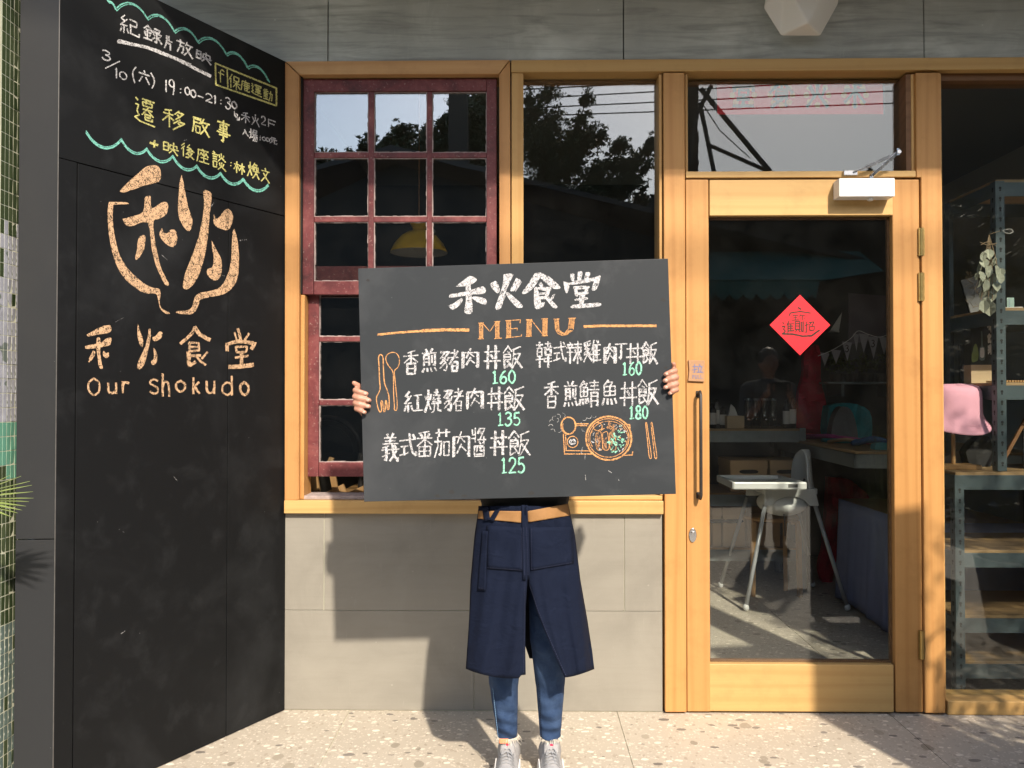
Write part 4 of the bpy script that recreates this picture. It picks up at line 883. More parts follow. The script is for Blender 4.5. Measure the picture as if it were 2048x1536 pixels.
stem(2, 490, 530, 758, 870, 8); ln(2, (480, 760), (540, 756)); ln(2, (498, 870), (525, 915), (575, 938), (630, 925), (660, 880)); stem(2, 655, 710, 752, 870, -15); ln(2, (640, 750), (722, 746)); ln(2, (535, 870), (560, 905), (600, 915), (635, 870)); 
for i in range(7): t = i/6; c.line(zz(2, (505+t*60, 880+t*45), (535+t*50, 870+t*40)), 1.2); c.line(zz(2, (640-t*55, 885+t*38), (690-t*75, 885+t*48)), 1.2)
c.build('menu_lettering', M['ch_orange'], MBD)
c = Chalk(BF, .0006)                                              # cutlery, bowl and tray
def cl(pts, ww=1.9): c.line(catmull(pts, 4), ww, .25)
cl([(757, 716), (758, 730), (759, 760), (760, 779), (753, 795), (755, 812), (759, 823), (763, 821), (762, 804), (765, 803), (767, 821), (770, 822), (771, 803), (773, 803), (775, 819), (778, 815), (778, 795), (775, 782), (769, 765), (767, 740), (766, 716), (763, 710), (759, 710), (757, 716)])
cl([(789, 817), (787, 780), (787, 760), (785, 742), (776, 730), (771.5, 718), (775, 709), (785, 704.5), (795, 709), (799, 722), (796, 734), (789, 742), (790, 760), (794, 800), (794, 817), (791, 821), (788, 817)])
def arc(cx, cy_, rx, ry, ww, a0=0, a1=360, n_=40, wig=0): c.line([(cx+(rx+random.uniform(-wig, wig))*math.cos(R(a0+(a1-a0)*i/n_)), cy_+(ry+random.uniform(-wig, wig))*math.sin(R(a0+(a1-a0)*i/n_))) for i in range(n_+1)], ww, .25)
bx, by = zz(4, (1065, 735))[0]
arc(bx, by, 45.5, 43.5, 3.6); arc(bx-.5, by-.5, 41, 38.5, 1.4); arc(bx, by, 38, 34, 1.2, 150, 400, wig=.5)
for a in ([(575, 690), (588, 910)], [(600, 700), (605, 870)], [(585, 905), (900, 905)], [(600, 868), (860, 872)], [(710, 580), (845, 580)], [(710, 600), (830, 600)], [(1235, 585), (1290, 590), (1300, 720)], [(1235, 920), (1320, 915), (1322, 880)]): c.line(zz(4, *a), 2.0, .25)
bx2, by2 = zz(4, (630, 600))[0]; arc(bx2, by2, 14.5, 17, 2.4); arc(bx2+1, by2+1, 12.5, 15, 1.3, -30, 200)
bx3, by3 = zz(4, (675, 775))[0]; arc(bx3, by3, 10.5, 11.3, 1.5)
for x_ in (1462, 1520): cl(zz(4, (x_, 575), (x_+12, 575), (x_+35, 740), (x_+62, 930), (x_+40, 938), (x_+20, 760), (x_, 580)), 1.5)
for k in range(16): 
    a = R(random.uniform(180, 380)); r_ = random.uniform(20, 36); c.line([(bx+r_*math.cos(a), by+r_*math.sin(a)), (bx+r_*math.cos(a)+random.uniform(-6, 6), by+r_*math.sin(a)+random.uniform(-3, 6))], 1.6, .3)
for x_ in (930, 1000, 1075): cl(zz(4, (x_, 680), (x_+45, 665), (x_+60, 730), (x_+65, 850), (x_+10, 855), (x_-5, 760), (x_, 680)), 1.3)
arc(zz(4, (945, 610))[0][0], zz(4, (945, 610))[0][1], 9, 8, 1.5)
c.build('bowl_and_cutlery_drawing', M['ch_orange'], MBD)
c = Chalk(BF, .0010)
for k in range(34):
    a = R(random.choice((random.uniform(20, 100), random.uniform(-60, 60)))); r_ = random.uniform(6, 35); x_, y_ = bx+r_*math.cos(a), by+r_*math.sin(a)
    c.line([(x_, y_), (x_+random.uniform(-5, 5), y_+random.uniform(-4, 5)), (x_+random.uniform(-5, 5), y_+random.uniform(-3, 6))], 1.7, .4)
c.build('salad_scribble', M['ch_green'], MBD)
c = Chalk(BF, .0010)
for k in range(22):
    a = R(random.choice((random.uniform(150, 220), random.uniform(-60, -20), random.uniform(0, 360)))); r_ = random.uniform(24, 37); x_, y_ = bx+r_*math.cos(a), by+r_*math.sin(a)
    c.line([(x_, y_), (x_+random.uniform(-4, 4), y_+random.uniform(-4, 4)), (x_+random.uniform(-3, 3), y_+random.uniform(-4, 4))], 1.3, .4)
arc(bx3, by3, 5.5, 5.5, 2.5, 0, 360, 12, 1.5); arc(bx3, by3, 3, 3, 2, 0, 360, 8, 1.2)
c.build('rice_scribble', M['ch_white'], MBD)
c = Chalk(BF, .0010)
for x_, y_ in zz(4, (950, 740), (1020, 760), (1090, 780), (960, 800), (1030, 820), (1100, 700), (1070, 600), (1120, 620)):
    for k in range(4): c.line([(x_+random.uniform(-4, 4), y_-6), (x_+random.uniform(-4, 4), y_+6)], 1.6, .4)
c.build('meat_scribble', M['ch_brown'], MBD)
c = Chalk(BF, .0006)
for cx, cy_, n_ in ((480, 520, 0), (450, 560, 1), (440, 610, 2), (460, 660, 3), (520, 500, 4), (570, 490, 5), (500, 540, 6), (530, 650, 7), (800, 520, 8), (850, 500, 9), (905, 490, 10), (790, 570, 11), (800, 640, 12), (800, 850, 13), (790, 880, 14)):
    x_, y_ = zz(4, (cx, cy_))[0]; a = 150+n_*23; arc(x_, y_, 4.5, 4.5, .9, a, a+150, 8, .3)
c.line(zz(4, (810, 900), (808, 960)), .8); c.line(zz(4, (812, 1130), (816, 1185)), 1.0); c.line(zz(4, (1062, 1085), (1095, 1108)), 1.4); c.line(zz(4, (1170, 1180), (1175, 1192)), 1)
c.build('steam_drawing', M['ch_grey'], MBD)
c = Chalk(BF, .0003)
for x_, y_, r_ in ((875, 992, 6), (903, 984, 7), (930, 993, 7), (1062, 986, 7), (1113, 989, 5), (1326, 600, 6), (1332, 735, 4), (736, 560, 4)):
    pts = [(x_+r_*random.uniform(.5, 1.2)*math.cos(R(a)), min(y_+r_*.7*random.uniform(.5, 1.1)*math.sin(R(a)), 998-(x_-728)*.025)) for a in range(0, 360, 40)]
    c.fill([(min(px, 1349), py) for px, py in pts], .3, 2)
c.build('worn_patches', simple('worn_black', (.02, .02, .02), .7, .3, 200), MBD)

# red diamond paper, PULL sign, banner
RD = thing('diamond_paper', 'square red new year paper turned on its corner, stuck on the door pane', 'paper', P(1600, 650, .009))
cx, cy_ = 1600, 650; hs = 60.5
MB().prism([P(cx, cy_-hs, .0085), P(cx+hs, cy_, .0085), P(cx, cy_+hs, .0085), P(cx-hs, cy_, .0085)], (0, .0009, 0)).build('sheet', M['red'], RD)
c = Chalk(lambda x, y, o: P(x, y, .0085-o), .0004)
k1 = lambda *p: [(1350+x/3.84, 540+y/3.84) for x, y in p]
for pts, ww in [([(825, 490), (900, 492), (980, 508), (1050, 505), (1108, 462)], 3.2), ([(880, 350), (885, 330), (960, 318), (1040, 330)], 2.4), ([(945, 288), (968, 302)], 3), ([(905, 350), (945, 348)], 1.6), ([(908, 366), (940, 365)], 1.4), ([(900, 385), (950, 382)], 1.6), ([(925, 350), (925, 383)], 1.5), ([(965, 340), (955, 358)], 1.4), ([(960, 350), (1000, 348)], 1.4), ([(980, 352), (980, 385)], 1.6), ([(965, 368), (958, 380)], 1.3), ([(992, 366), (1000, 378)], 1.3)]: c.line(k1(*pts), ww)
for ch, a0, b0, a1, b1 in (('雞', 855, 385, 855, 485),):
    pass
for pts in ([(875, 392), (862, 420)], [(868, 410), (868, 480)], [(868, 415), (912, 412)], [(868, 432), (908, 430)], [(868, 448), (908, 447)], [(868, 468), (914, 466)], [(890, 412), (890, 468)], [(828, 402), (838, 412)], [(825, 435), (845, 430), (835, 455), (848, 470), (828, 488)],
            [(925, 395), (925, 455)], [(925, 395), (958, 393), (958, 455)], [(925, 413), (958, 412)], [(925, 430), (958, 430)], [(922, 457), (962, 455)], [(935, 460), (925, 478)], [(950, 460), (962, 478)],
            [(972, 400), (972, 470)], [(985, 395), (985, 475), (975, 470)], [(1010, 400), (1010, 480), (1000, 476)], [(998, 425), (1024, 418)], [(1030, 402), (1068, 398), (1055, 425)], [(1048, 400), (1032, 425)], [(1034, 435), (1072, 432), (1068, 462), (1036, 464), (1034, 435)]): c.line(k1(*pts), 2.2)
c.build('lucky_lettering', M['ink'], RD)
PS = thing('pull_sign', 'small tan wooden plaque reading PULL on the door stile', 'sign', P(1394, 742, -.013))
ps = [(1377, 720), (1409.5, 721), (1408.5, 763.5), (1376.5, 762), (1378.5, 740)]
MB().prism([P(a, b, -.021) for a, b in ps], (0, .0085, 0)).build('plaque', simple('tan_plaque', (.42, .24, .13), .8, .15, 40, .3), PS, .001)
c = Chalk(lambda x, y, o: P(x, y, -.021-o), .0004); c.glyph('拉', 1384, 728, 1406, 747, 1.9)
for i, ch in enumerate('PULL'): c.glyph(ch, 1385+i*5.3, 750, 1389+i*5.3, 757.5, 1.1, jt=.5)
c.build('lettering', M['blueink'], PS)
yb = .085
BNR = thing('hanging_banner', 'red banner with four large characters hanging inside behind the transom pane', 'banner', P(1600, 190, yb))
MB().prism([P(1433, 150, yb), P(1765, 146, yb), P(1767, 228, yb), P(1435, 229, yb)], (0, .001, 0)).build('cloth', M['red'], BNR)
for xx_ in (1430.5, 1768): MB().tube([P(xx_, 148, yb), P(xx_+1, 228, yb)], .004, 8).build('side_batten', M['greybag'], BNR)
c = Chalk(lambda x, y, o: P(x, y, yb-o), .0006)
for ch, x_ in zip('堂食火禾', (1487, 1563, 1635, 1710)):
    for st in strokes(ch): c.line([(x_+(50-a)*.5, 160+b*.56) for a, b in st], 6.5, .2)
c.build('lettering', M['greyink'], BNR)
c = Chalk(lambda x, y, o: P(x, y, yb-o), .0003)
for x_ in (1487, 1563, 1635, 1710):
    for a in range(0, 360, 45): c.fill([(x_+22*math.cos(R(a))+6*math.cos(R(b_)), 190+20*math.sin(R(a))+6*math.sin(R(b_))) for b_ in range(0, 360, 60)], .5, 3)
c.build('cloud_print', simple('banner_gold', (.62, .30, .10), .7, .3, 60), BNR)
# ------------------------------------------------------------------ across the street (seen mirrored in the glass)
def V(x, y, z): return Vector((x, y, z))
SHD = -11.0
ap_ = MIR(792, 318, -SHD+.1); eL = MIR(560, 424, -SHD+.1); eR = MIR(1330, 470, -SHD+.1)
SD = thing('gabled_shed', 'dark gabled shed with teal awning across the street', 'shed', V(0, SHD, 0))
zl, zr = eL.z, eR.z
xw = 5.6
fr = [V(-9, SHD, 0), V(xw, SHD, 0), V(xw, SHD, zr-.1-(xw-eR.x)*.2), V(eR.x, SHD, zr-.1), V(ap_.x, SHD, ap_.z-.1), V(eL.x, SHD, zl-.1), V(-9, SHD, zl-.8)]
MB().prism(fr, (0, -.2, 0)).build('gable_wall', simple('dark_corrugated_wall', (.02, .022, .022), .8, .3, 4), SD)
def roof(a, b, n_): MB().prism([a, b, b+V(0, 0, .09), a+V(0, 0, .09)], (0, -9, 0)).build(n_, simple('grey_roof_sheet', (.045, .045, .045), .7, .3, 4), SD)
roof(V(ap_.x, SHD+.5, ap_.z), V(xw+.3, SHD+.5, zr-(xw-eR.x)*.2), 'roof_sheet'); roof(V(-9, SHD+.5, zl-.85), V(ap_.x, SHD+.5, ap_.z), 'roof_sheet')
aw = MB()
axx = [2.9+.22*i for i in range(15)]
for a, b in zip(axx, axx[1:]):
    k = [(a+(b-a)*i/6, 2.95-.10*math.sin(math.pi*i/6)) for i in range(7)]
    aw.prism([(x_, SHD+1.4, z_) for x_, z_ in k]+[(b, SHD+1.4, 3.15), (a, SHD+1.4, 3.15)], (0, .01, 0))
aw.prism([(2.9, SHD+1.41, 3.16), (5.98, SHD+1.41, 3.16), (5.98, SHD+.1, 3.85), (2.9, SHD+.1, 3.85)], (0, .01, .02))
aw.build('awning', simple('teal_awning', (.06, .27, .24), .8, .1), SD)
WG = thing('flat_wing', 'dark flat roofed building beside the shed across the street', 'building', V(5, -12, 0))
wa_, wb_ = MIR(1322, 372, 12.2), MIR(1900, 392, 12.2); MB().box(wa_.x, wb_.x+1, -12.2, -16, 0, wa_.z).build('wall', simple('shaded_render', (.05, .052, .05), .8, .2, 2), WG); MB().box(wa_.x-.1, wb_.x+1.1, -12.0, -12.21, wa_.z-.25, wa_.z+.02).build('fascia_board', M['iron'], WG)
TB = thing('tall_building', 'tall drab building across the street mirrored darkly in the side window', 'building', V(7, -9, 0))
MB().prism([(6.3, -9.5, 0), (18, -9.5, 0), (18, -14, 0), (8.7, -14, 0)], (0, 0, 7.6)).build('wall', simple('drab_wall', (.10, .095, .085), .8, .15, 2), TB)
PT = thing('brick_pillar', 'dark brick pillar with steel braces, mirrored at the left of the transom pane', 'pillar', MIR(1370, 700, 9.0))
a, b = MIR(1335, 300, 9.0), MIR(1397, 300, 9.0)
k = MB()
zt_ = 6.7; nrow = int(zt_/.09)
for i in range(nrow):
    z0 = i*.09; o_ = random.uniform(-.012, .012); k.box(a.x+o_*.5, b.x+o_, a.y-.35, a.y, z0+.006, z0+.086)
k.box(a.x+.02, b.x-.02, a.y-.33, a.y-.02, 0, zt_); k.build('brickwork', simple('old_brick', (.07, .055, .045), .9, .3, 20, .4), PT)
for (p, q_, r_) in (((1402, 177), (1541, 343), .026), ((1417, 289), (1537, 342), .020), ((1400, 205), (1429, 346), .022), ((1423, 171), (1388, 240), .020), ((1388, 240), (1380, 330), .014)):
    d_ = 8.8; MB().tube([MIR(*p, d_), MIR(*q_, d_)], r_*1.6, 8).build('steel_brace', M['iron'], PT)
MB().tube([MIR(1404, 205, 8.8), MIR(1440, 260, 8.8), MIR(1500, 315, 8.8)], .008, 6).build('stay_wire', M['iron'], PT)
# overhead cables
CLB = ('topmost', 'second highest', 'third', 'lowest')
for i, (p, q_) in enumerate((((1047, 178), (1676, 147)), ((1047, 197), (1812, 155)), ((1047, 216), (1812, 180)), ((1047, 232), (1812, 205)))):
    A, B = MIR(*p, 7.5), MIR(*q_, 7.5); d_ = B-A; A2, B2 = A-d_*.03, B+d_*3
    o = MB().tube([A2+(B2-A2)*t/24+V(0, 0, -.0*math.sin(math.pi*t/24)) for t in range(25)], .009, 6).build('overhead_cable', M['iron'])
    tag(o, CLB[i]+' of the four thin cables mirrored across the pale sky', 'cable', 'overhead cables')
for i, (zz_, yy) in enumerate(((6.05, -4.3), (6.26, -4.35), (6.36, -5.0))):  # unseen cables added to cast soft shade bands on the woodwork
    o = MB().tube([(-14, yy-.2, zz_+.2), (0, yy, zz_), (14, yy+.1, zz_+.25)], random.choice((.018, .026)), 6).build('shade_cable', M['iron'])
    tag(o, ('nearest', 'middle', 'farthest')[i]+' of three unseen cables added high above the pavement to cast soft shade bands', 'cable', 'shade cables')
# trees
def leafmesh(name, clumps, size, m, parent, per=40, asp=.45):
    vs, fs = [], []
    for (c_, r_, n_) in clumps:
        for _ in range(n_):
            v = Vector([random.gauss(0, .5) for _ in range(3)]); p = c_+V(v.x*r_[0], v.y*r_[1], v.z*r_[2])
            s_ = size*random.uniform(.5, 1.2); u = Vector([random.gauss(0, 1) for _ in range(3)]).normalized(); w_ = u.cross(Vector([random.gauss(0, 1) for _ in range(3)])).normalized()
            b_ = len(vs); vs += [p-u*s_, p+w_*s_*asp+u*s_*.1, p+u*s_, p-w_*s_*asp+u*s_*.1]; fs.append((b_, b_+1, b_+2, b_+3))
    me = bpy.data.meshes.new(name); me.from_pydata([tuple(v) for v in vs], [], fs); me.update(); me.materials.append(m); return link(name, me, parent)
def tree(label, base, limbs, cl, size, m, tr=.16, th=None):
    t = thing('tree', label, 'tree', base)
    k = MB(); top = Vector(limbs[0][0]); k.tube([base, base+(top-base)*.5+V(.1, 0, 0), top], [tr, tr*.8, tr*.55], 10)
    for a_, b_ in limbs:
        a_, b_ = Vector(a_), Vector(b_); k.tube([a_, (a_+b_)/2+V(0, 0, .15), b_], [tr*.4, tr*.22, .012], 7)
    k.build('trunk', M['bark'], t); leafmesh('crown', cl, size, m, t); return t
def plume(px0, py0, px1, py1, d_, n_=11, w0=.75, w1=.05, leaves=200):
    A, B = MIR(px0, py0, d_), MIR(px1, py1, d_); out = []
    for i in range(n_):
        t = (i+.5)/n_; c_ = A.lerp(B, t)+V(random.uniform(-.1, .1), random.uniform(-.6, .6), random.uniform(-.08, .08)); r_ = (w0*.50)*(1-t)**.8+w1
        out.append((c_, (r_, r_*1.3, r_*.62), int(leaves*(.35+.65*(1-t)))))
        for s_ in range(7):
            L2 = random.uniform(.3, 1.9)*(r_+.10); a2 = random.gauss(.55, .5); 
            for q2 in range(4): out.append((c_+V(math.cos(a2)*L2*(q2+1)/4, random.uniform(-.3, .3), math.sin(a2)*L2*(q2+1)/4), (.075, .1, .04), int(20-3*q2)))
    return (A, B), out
def mktree(label, base_px, d_, pl, size, m, wide=.75, leaves=260):
    limbs, cl = [], []
    for p in pl:
        L_, c_ = plume(*p[:4], d_, w0=p[4] if len(p) > 4 else wide, leaves=leaves); limbs.append(L_); cl += c_
    A = MIR(*base_px, d_); return tree(label, V(A.x, A.y, 0), limbs, cl, size, m)
mktree('tree with feathery boughs leaning right, mirrored in the tall fixed pane', (1090, 470), 15, [(1080, 440, 1097, 172, 1.2), (1075, 330, 1052, 205, .8), (1100, 420, 1168, 215, .9), (1100, 330, 1195, 270, .8), (1120, 440, 1250, 285, .9), (1150, 430, 1306, 285, .85), (1120, 430, 1200, 380, 1.2), (1180, 430, 1285, 345, .7)], .048, M['leafd'], leaves=620)
mktree('broad leaved tree rising behind the shed, mirrored low in the fixed pane', (1290, 470), 17, [(1280, 470, 1265, 405, .6), (1300, 470, 1305, 395, .7), (1330, 470, 1345, 400, .7)], .10, M['leafd'], leaves=190)
mktree('creeper hung tree beside the chimney, mirrored in the top right sash pane', (930, 330), 15, [(925, 320, 915, 190, .9), (950, 320, 965, 165, .9), (900, 320, 885, 240, .5), (960, 300, 985, 230, .9), (880, 310, 850, 285, .6)], .055, M['leafd'], leaves=420)
mktree('round bushy tree mirrored in the middle sash panes', (800, 340), 16, [(800, 330, 800, 268, .7), (830, 330, 850, 278, .6), (770, 330, 772, 295, .5), (740, 345, 735, 305, .5)], .06, M['leafd'], leaves=330)
mktree('dark bushy tree mirrored in the left sash panes', (650, 420), 16, [(640, 420, 642, 330, .9), (620, 400, 615, 320, .8), (690, 390, 706, 325, .6), (670, 410, 668, 345, .8)], .06, M['leafd'], leaves=330)
CHM = thing('chimney', 'dark square chimney among the trees, mirrored in the top right sash pane', 'chimney', V(MIR(917, 300, 14).x, MIR(917, 300, 14).y, 0))
a, b = MIR(898, 186, 13.5), MIR(934, 186, 13.5); MB().box(a.x, b.x, a.y-.5, a.y, 0, a.z).build('stack', simple('sooty_brick', (.05, .045, .04), .9, .3, 10), CHM)

# ------------------------------------------------------------------ plants outside, left and right of the frame
def palm():
    t = thing('fan_palm', 'green fan palm frond poking in at the left edge before the mosaic wall', 'palm', V(-1.95, -1.05, 0))
    MB().lathe((-1.95, -1.05, 0), [(0, 0), (.13, 0), (.17, .26), (.155, .26), (.15, .22), (0, .22)]).build('pot', M['pot'], t, smooth=False)
    def D(px, py, s_): d_ = ray(px, py); return CAM+d_*s_
    hub = D(-75, 1015, 2.2)
    MB().tube([(-1.95, -1.05, .2), (-1.9, -1.05, .6), tuple(hub)], [.012, .010, .006], 8).build('stalk', M['palm'], t)
    for tx, ty in ((42, 952), (60, 962), (64, 970), (66, 983), (67, 996), (58, 1003), (52, 1012), (44, 1020), (36, 1026), (24, 1034), (0, 1048), (20, 950), (-60, 920), (-120, 900)):
        e = D(tx, ty, 2.2+random.uniform(-.03, .03)); dr = (e-hub); u = dr.cross(V(0, -.3, 1)).normalized(); mid = hub+dr*.55+V(0, 0, .012)
        k = MB(); wd_ = .011; nrm = dr.normalized().cross(u)*.003
        pts = [hub-u*.002, mid-u*wd_*.55, e, mid+u*wd_*.55]
        k.prism(pts, nrm*.3); k.build('leaflet', M['palm'], t)
    for q_ in range(26):
        a_ = random.uniform(0, 6.28); L_ = random.uniform(.35, .6)
        b0 = V(-1.95, -1.05, .25); e = b0+V(math.cos(a_)*L_*.6, math.sin(a_)*L_*.6, .35+random.uniform(0, .3))
        if e.x > -1.66: continue
        k = MB(); u = V(-math.sin(a_), math.cos(a_), 0)*.012; k.prism([b0-u*.2, b0.lerp(e, .6)-u+V(0, 0, .05), e, b0.lerp(e, .6)+u+V(0, 0, .05)], V(0, 0, .001)); k.build('leaflet', M['palm'], t)
palm()
def grassplant():
    t = thing('potted_spiky_plant', 'tall spiky potted plant outside the frame, mirrored faintly in the door glass', 'plant', V(2.0, -1.05, 0))
    MB().lathe((2.0, -1.05, 0), [(0, 0), (.15, 0), (.19, .32), (.175, .32), (.17, .28), (0, .28)]).build('pot', M['pot'], t)
    for q_ in range(70):
        a_ = random.uniform(0, 6.28); L_ = random.uniform(.25, .5); h_ = random.uniform(.35, 1.0)
        b0 = V(2.0+random.uniform(-.06, .06), -1.05+random.uniform(-.06, .06), .28); m_ = b0+V(math.cos(a_)*L_*.35, math.sin(a_)*L_*.35, h_); e = b0+V(math.cos(a_)*L_, math.sin(a_)*L_, h_*.85)
        if e.x < 1.62: continue
        u = V(-math.sin(a_), math.cos(a_), 0)*.009; k = MB()
        q1_ = b0.lerp(m_, .5)+V(0, 0, .02); k.add([b0-u*.6, b0+u*.6, q1_-u, q1_+u, m_-u*.8, m_+u*.8, e], [(0, 1, 3, 2), (2, 3, 5, 4), (4, 5, 6)]); k.build('blade', M['palm'], t).modifiers.new('s', 'SOLIDIFY').thickness = .0012
    return t
grassplant()
# unseen upright panel added to throw the square shade right of the door
SG = thing('shade_caster_panel', 'unseen dark upright panel added at right to cast square shade on the door', 'sign', V(1.95, -1.25, 0))
def sunback(px, py, y): p = P(px, py, 0) if py < 1424 else G(px, py); t_ = (p.y-y)/.74; return p+V(.27, -.74, .675)*t_
s1, s2 = sunback(1842, 1016, -1.3), sunback(1600, 1110, -1.3); s1.y = s2.y = -1.3
k = MB().prism([V(1.66, -1.3, .03), V(s1.x, -1.3, .03), s1, V(1.72, -1.3, s1.z-.06), V(1.66, -1.3, s1.z-.35)], (0, -.02, 0)).build('panel', M['black'], SG)
for x_ in (1.7, s1.x-.03): MB().box(x_-.015, x_+.015, -1.32, -1.12, 0, .03).build('foot', M['black'], SG)
SH = thing('potted_shrub', 'leafy shrub in a dark pot outside the frame at right', 'shrub', V(2.15, -1.0, 0))
MB().lathe((2.15, -.95, 0), [(0, 0), (.16, 0), (.2, .3), (.18, .3), (.17, .26), (0, .26)]).build('pot', M['pot'], SH)
MB().tube([(2.15, -.95, .25), (2.17, -.93, .6), (2.2, -.95, .9)], [.015, .012, .008], 8).build('stem', M['bark'], SH)
leafmesh('foliage', [(V(2.13+random.uniform(-.16, .2), -.95+random.uniform(-.2, .15), .62+random.uniform(-.25, .42)), (.09, .09, .09), 26) for _ in range(26)], .026, M['leafl'], SH)

SH2 = thing('shade_caster_bush', 'unseen leafy bush added outside the frame at right to shade the racks', 'bush', V(2.9, -1.25, 0))  # unseen bush, added to put the sill and racks in dappled shade
MB().lathe((2.9, -1.25, 0), [(0, 0), (.2, 0), (.26, .36), (.24, .36), (.22, .3), (0, .3)]).build('pot', M['pot'], SH2)
MB().tube([(2.9, -1.25, .3), (2.88, -1.25, 1.0), (2.95, -1.25, 1.6)], [.02, .016, .01], 8).build('stem', M['bark'], SH2)
leafmesh('foliage', [(V(3.0+random.uniform(-.72, .7), -1.25+random.uniform(-.3, .3), random.uniform(.6, 2.35)), (.14, .14, .14), 46) for _ in range(120)]+[(V(2.85+random.uniform(-.5, .5), -1.25, random.uniform(2.3, 2.9)), (.1, .1, .1), 16) for _ in range(5)], .034, M['leafl'], SH2)

# ------------------------------------------------------------------ interior
# pendant lamp
LX = P(838, 480, .42)
PL = thing('pendant_lamp', 'yellow enamel dome pendant lamp hanging inside behind the sash window', 'lamp', V(LX.x, .42, 3.0))
S_ = 3.72/FPX
prof = [(.0, 0), (17*S_, 0), (18*S_, -2*S_), (13*S_, -12*S_), (12.5*S_, -15*S_), (22*S_, -18*S_), (36*S_, -27*S_), (49*S_, -42*S_), (57*S_, -58*S_), (57.5*S_, -60*S_)]
zt2 = P(838, 446, .42).z
o = MB().lathe((LX.x, .42, zt2), prof, 40).build('lamp_shade', M['lamp_y'], PL, smooth=True)
MB().lathe((LX.x, .42, zt2), [(57*S_, -60*S_), (56*S_, -58*S_), (48*S_, -43*S_), (35*S_, -29*S_), (12*S_, -19*S_), (0, -18*S_)], 40).build('lamp_lining', M['lamp_in'], PL, smooth=True)
MB().ell((LX.x, .42, zt2-42*S_), (.03, .03, .04)).build('bulb', M['lamp_in'], PL, smooth=True)
MB().tube([(LX.x, .42, zt2), (LX.x, .42, 3.0)], .0028, 8).build('cord', simple('orange_cord', (.45, .22, .1), .6), PL)
MB().ell((P(866, 462, .36).x, .37, P(866, 462, .36).z), (.008, .008, .012)).build('cord_stop', M['whiteplastic'], PL)

# rack builder (slotted angle posts, plywood shelves)
def rack(name, label, cat, x0, x1, y0, y1, zs, zb, ztop, holes_post=True, m=M['steel2'], beam=.062):
    t = thing(name, label, cat, V(x0, y0, zb)); w_ = .040; th = .003
    for ix, (xx, sx) in enumerate(((x0, 1), (x1, -1))):
        for iy, (yy, sy_) in enumerate(((y0, 1), (y1, -1))):
            k = MB().box(xx, xx+sx*w_, yy, yy+sy_*th, zb, ztop).box(xx, xx+sx*th, yy+sy_*th, yy+sy_*w_, zb, ztop).build('post', m, t, .0008)
            if ix == 0 and iy == 0:
                h = MB(); z_ = zb+.03
                while z_ < ztop-.03:
                    for c_, dz, r_ in ((0, .006, .0062), (0, -.004, .0042)):
                        h.prism([(xx+w_*.52+r_*math.cos(R(a_)), yy-.0006, z_+dz+r_*math.sin(R(a_))) for a_ in range(0, 360, 45)], (0, -.0002 if dz > 0 else -.0004, 0))
                        h.prism([(xx-.0006, yy+w_*.5+r_*math.cos(R(a_)), z_+dz+r_*math.sin(R(a_))) for a_ in range(0, 360, 45)], (-.0002 if dz > 0 else -.0004, 0, 0))
                    z_ += .0445
                o_ = h.build('slot', M['dark'], k); o_['kind'] = 'stuff'
    for z_ in zs:
        for yy, s_ in ((y0, 1), (y1, -1)):
            b_ = MB().box(x0+w_*1.0, x1-w_, yy+.004*s_, yy+.006*s_, z_-beam, z_).box(x0+w_, x1-w_, yy+.006*s_, yy+.02*s_, z_-.002, z_).build('beam', m, t, .0006)
        for xx, s_ in ((x0, 1), (x1, -1)):
            MB().box(xx+.004*s_, xx+.006*s_, y0+w_, y1-w_, z_-beam, z_).build('side_beam', m, t, .0006)
        MB().box(x0+.007, x1-.007, y0+.0075, y1-.0075, z_+.0004, z_+.013).build('shelf', M['ply'], t, .001)
    return t
YR = .20
u0 = P(1993, 650, YR).x; zU = [P(2020, p_, YR).z for p_ in (364, 621, 771)]; zlo = P(1930, 950, YR).z
UR = rack('metal_rack', 'upper slotted metal rack with dried leaves hanging on its post, behind the side window', 'rack', u0, 3.0, YR, .62, zU, zlo+.016, P(2000, 362, YR).z)
l0 = P(1911, 1150, YR-.02).x; zL = [zlo, P(1960, 1105, YR).z, P(1960, 1235, YR).z, P(1960, 1326, YR).z]
LR = rack('metal_rack', 'lower slotted metal rack on the floor with wooden shelves, under the pink hat', 'rack', l0, 3.0, YR-.02, .64, zL, .012, zlo)
# back shelving unit
zS = [P(1500, 862, 2.05).z, P(1500, 990, 2.05).z, P(1500, 1100, 2.05).z]
BS = rack('storage_rack', 'grey steel storage rack at the back of the shop seen through the door', 'rack', P(1330, 900, 2.05).x, P(1612, 900, 2.05).x, 2.05, 2.6, zS, .01, zS[0]+.02, m=M['steel'], beam=.075)
def carton(px0, px1, py0, py1, y, zbase, label, dep=.33, m=M['card'], grp=None):
    x0, x1 = P(px0, py0, y).x, P(px1, py0, y).x; h_ = (py1-py0)*(y+3.3)/FPX
    t = thing('carton', label, 'box', V((x0+x1)/2, y, zbase), grp)
    MB().box(x0, x1, y, y+dep, zbase, zbase+h_).build('body', m, t, .002)
    MB().box(x0-.004, x1+.004, y-.005, y+dep+.004, zbase+h_-.002-.05, zbase+h_+.006).build('lid', m, t, .002)
    xm = (x0+x1)/2; MB().prism([(xm+.04*math.cos(R(a_))+(.025 if math.cos(R(a_)) > 0 else -.025), y-.0015, zbase+h_*.66+.014*math.sin(R(a_))) for a_ in range(0, 360, 30)], (0, .0014, 0)).build('hand_hole', M['dark'], t)
    return t
g_c = 'cardboard cartons on the back rack'
y_ = 2.10
carton(1461, 1534, 897, 958, y_, zS[1]+.014, 'cardboard carton with oval hand hole left of the high chair back, on the rack', grp=g_c)
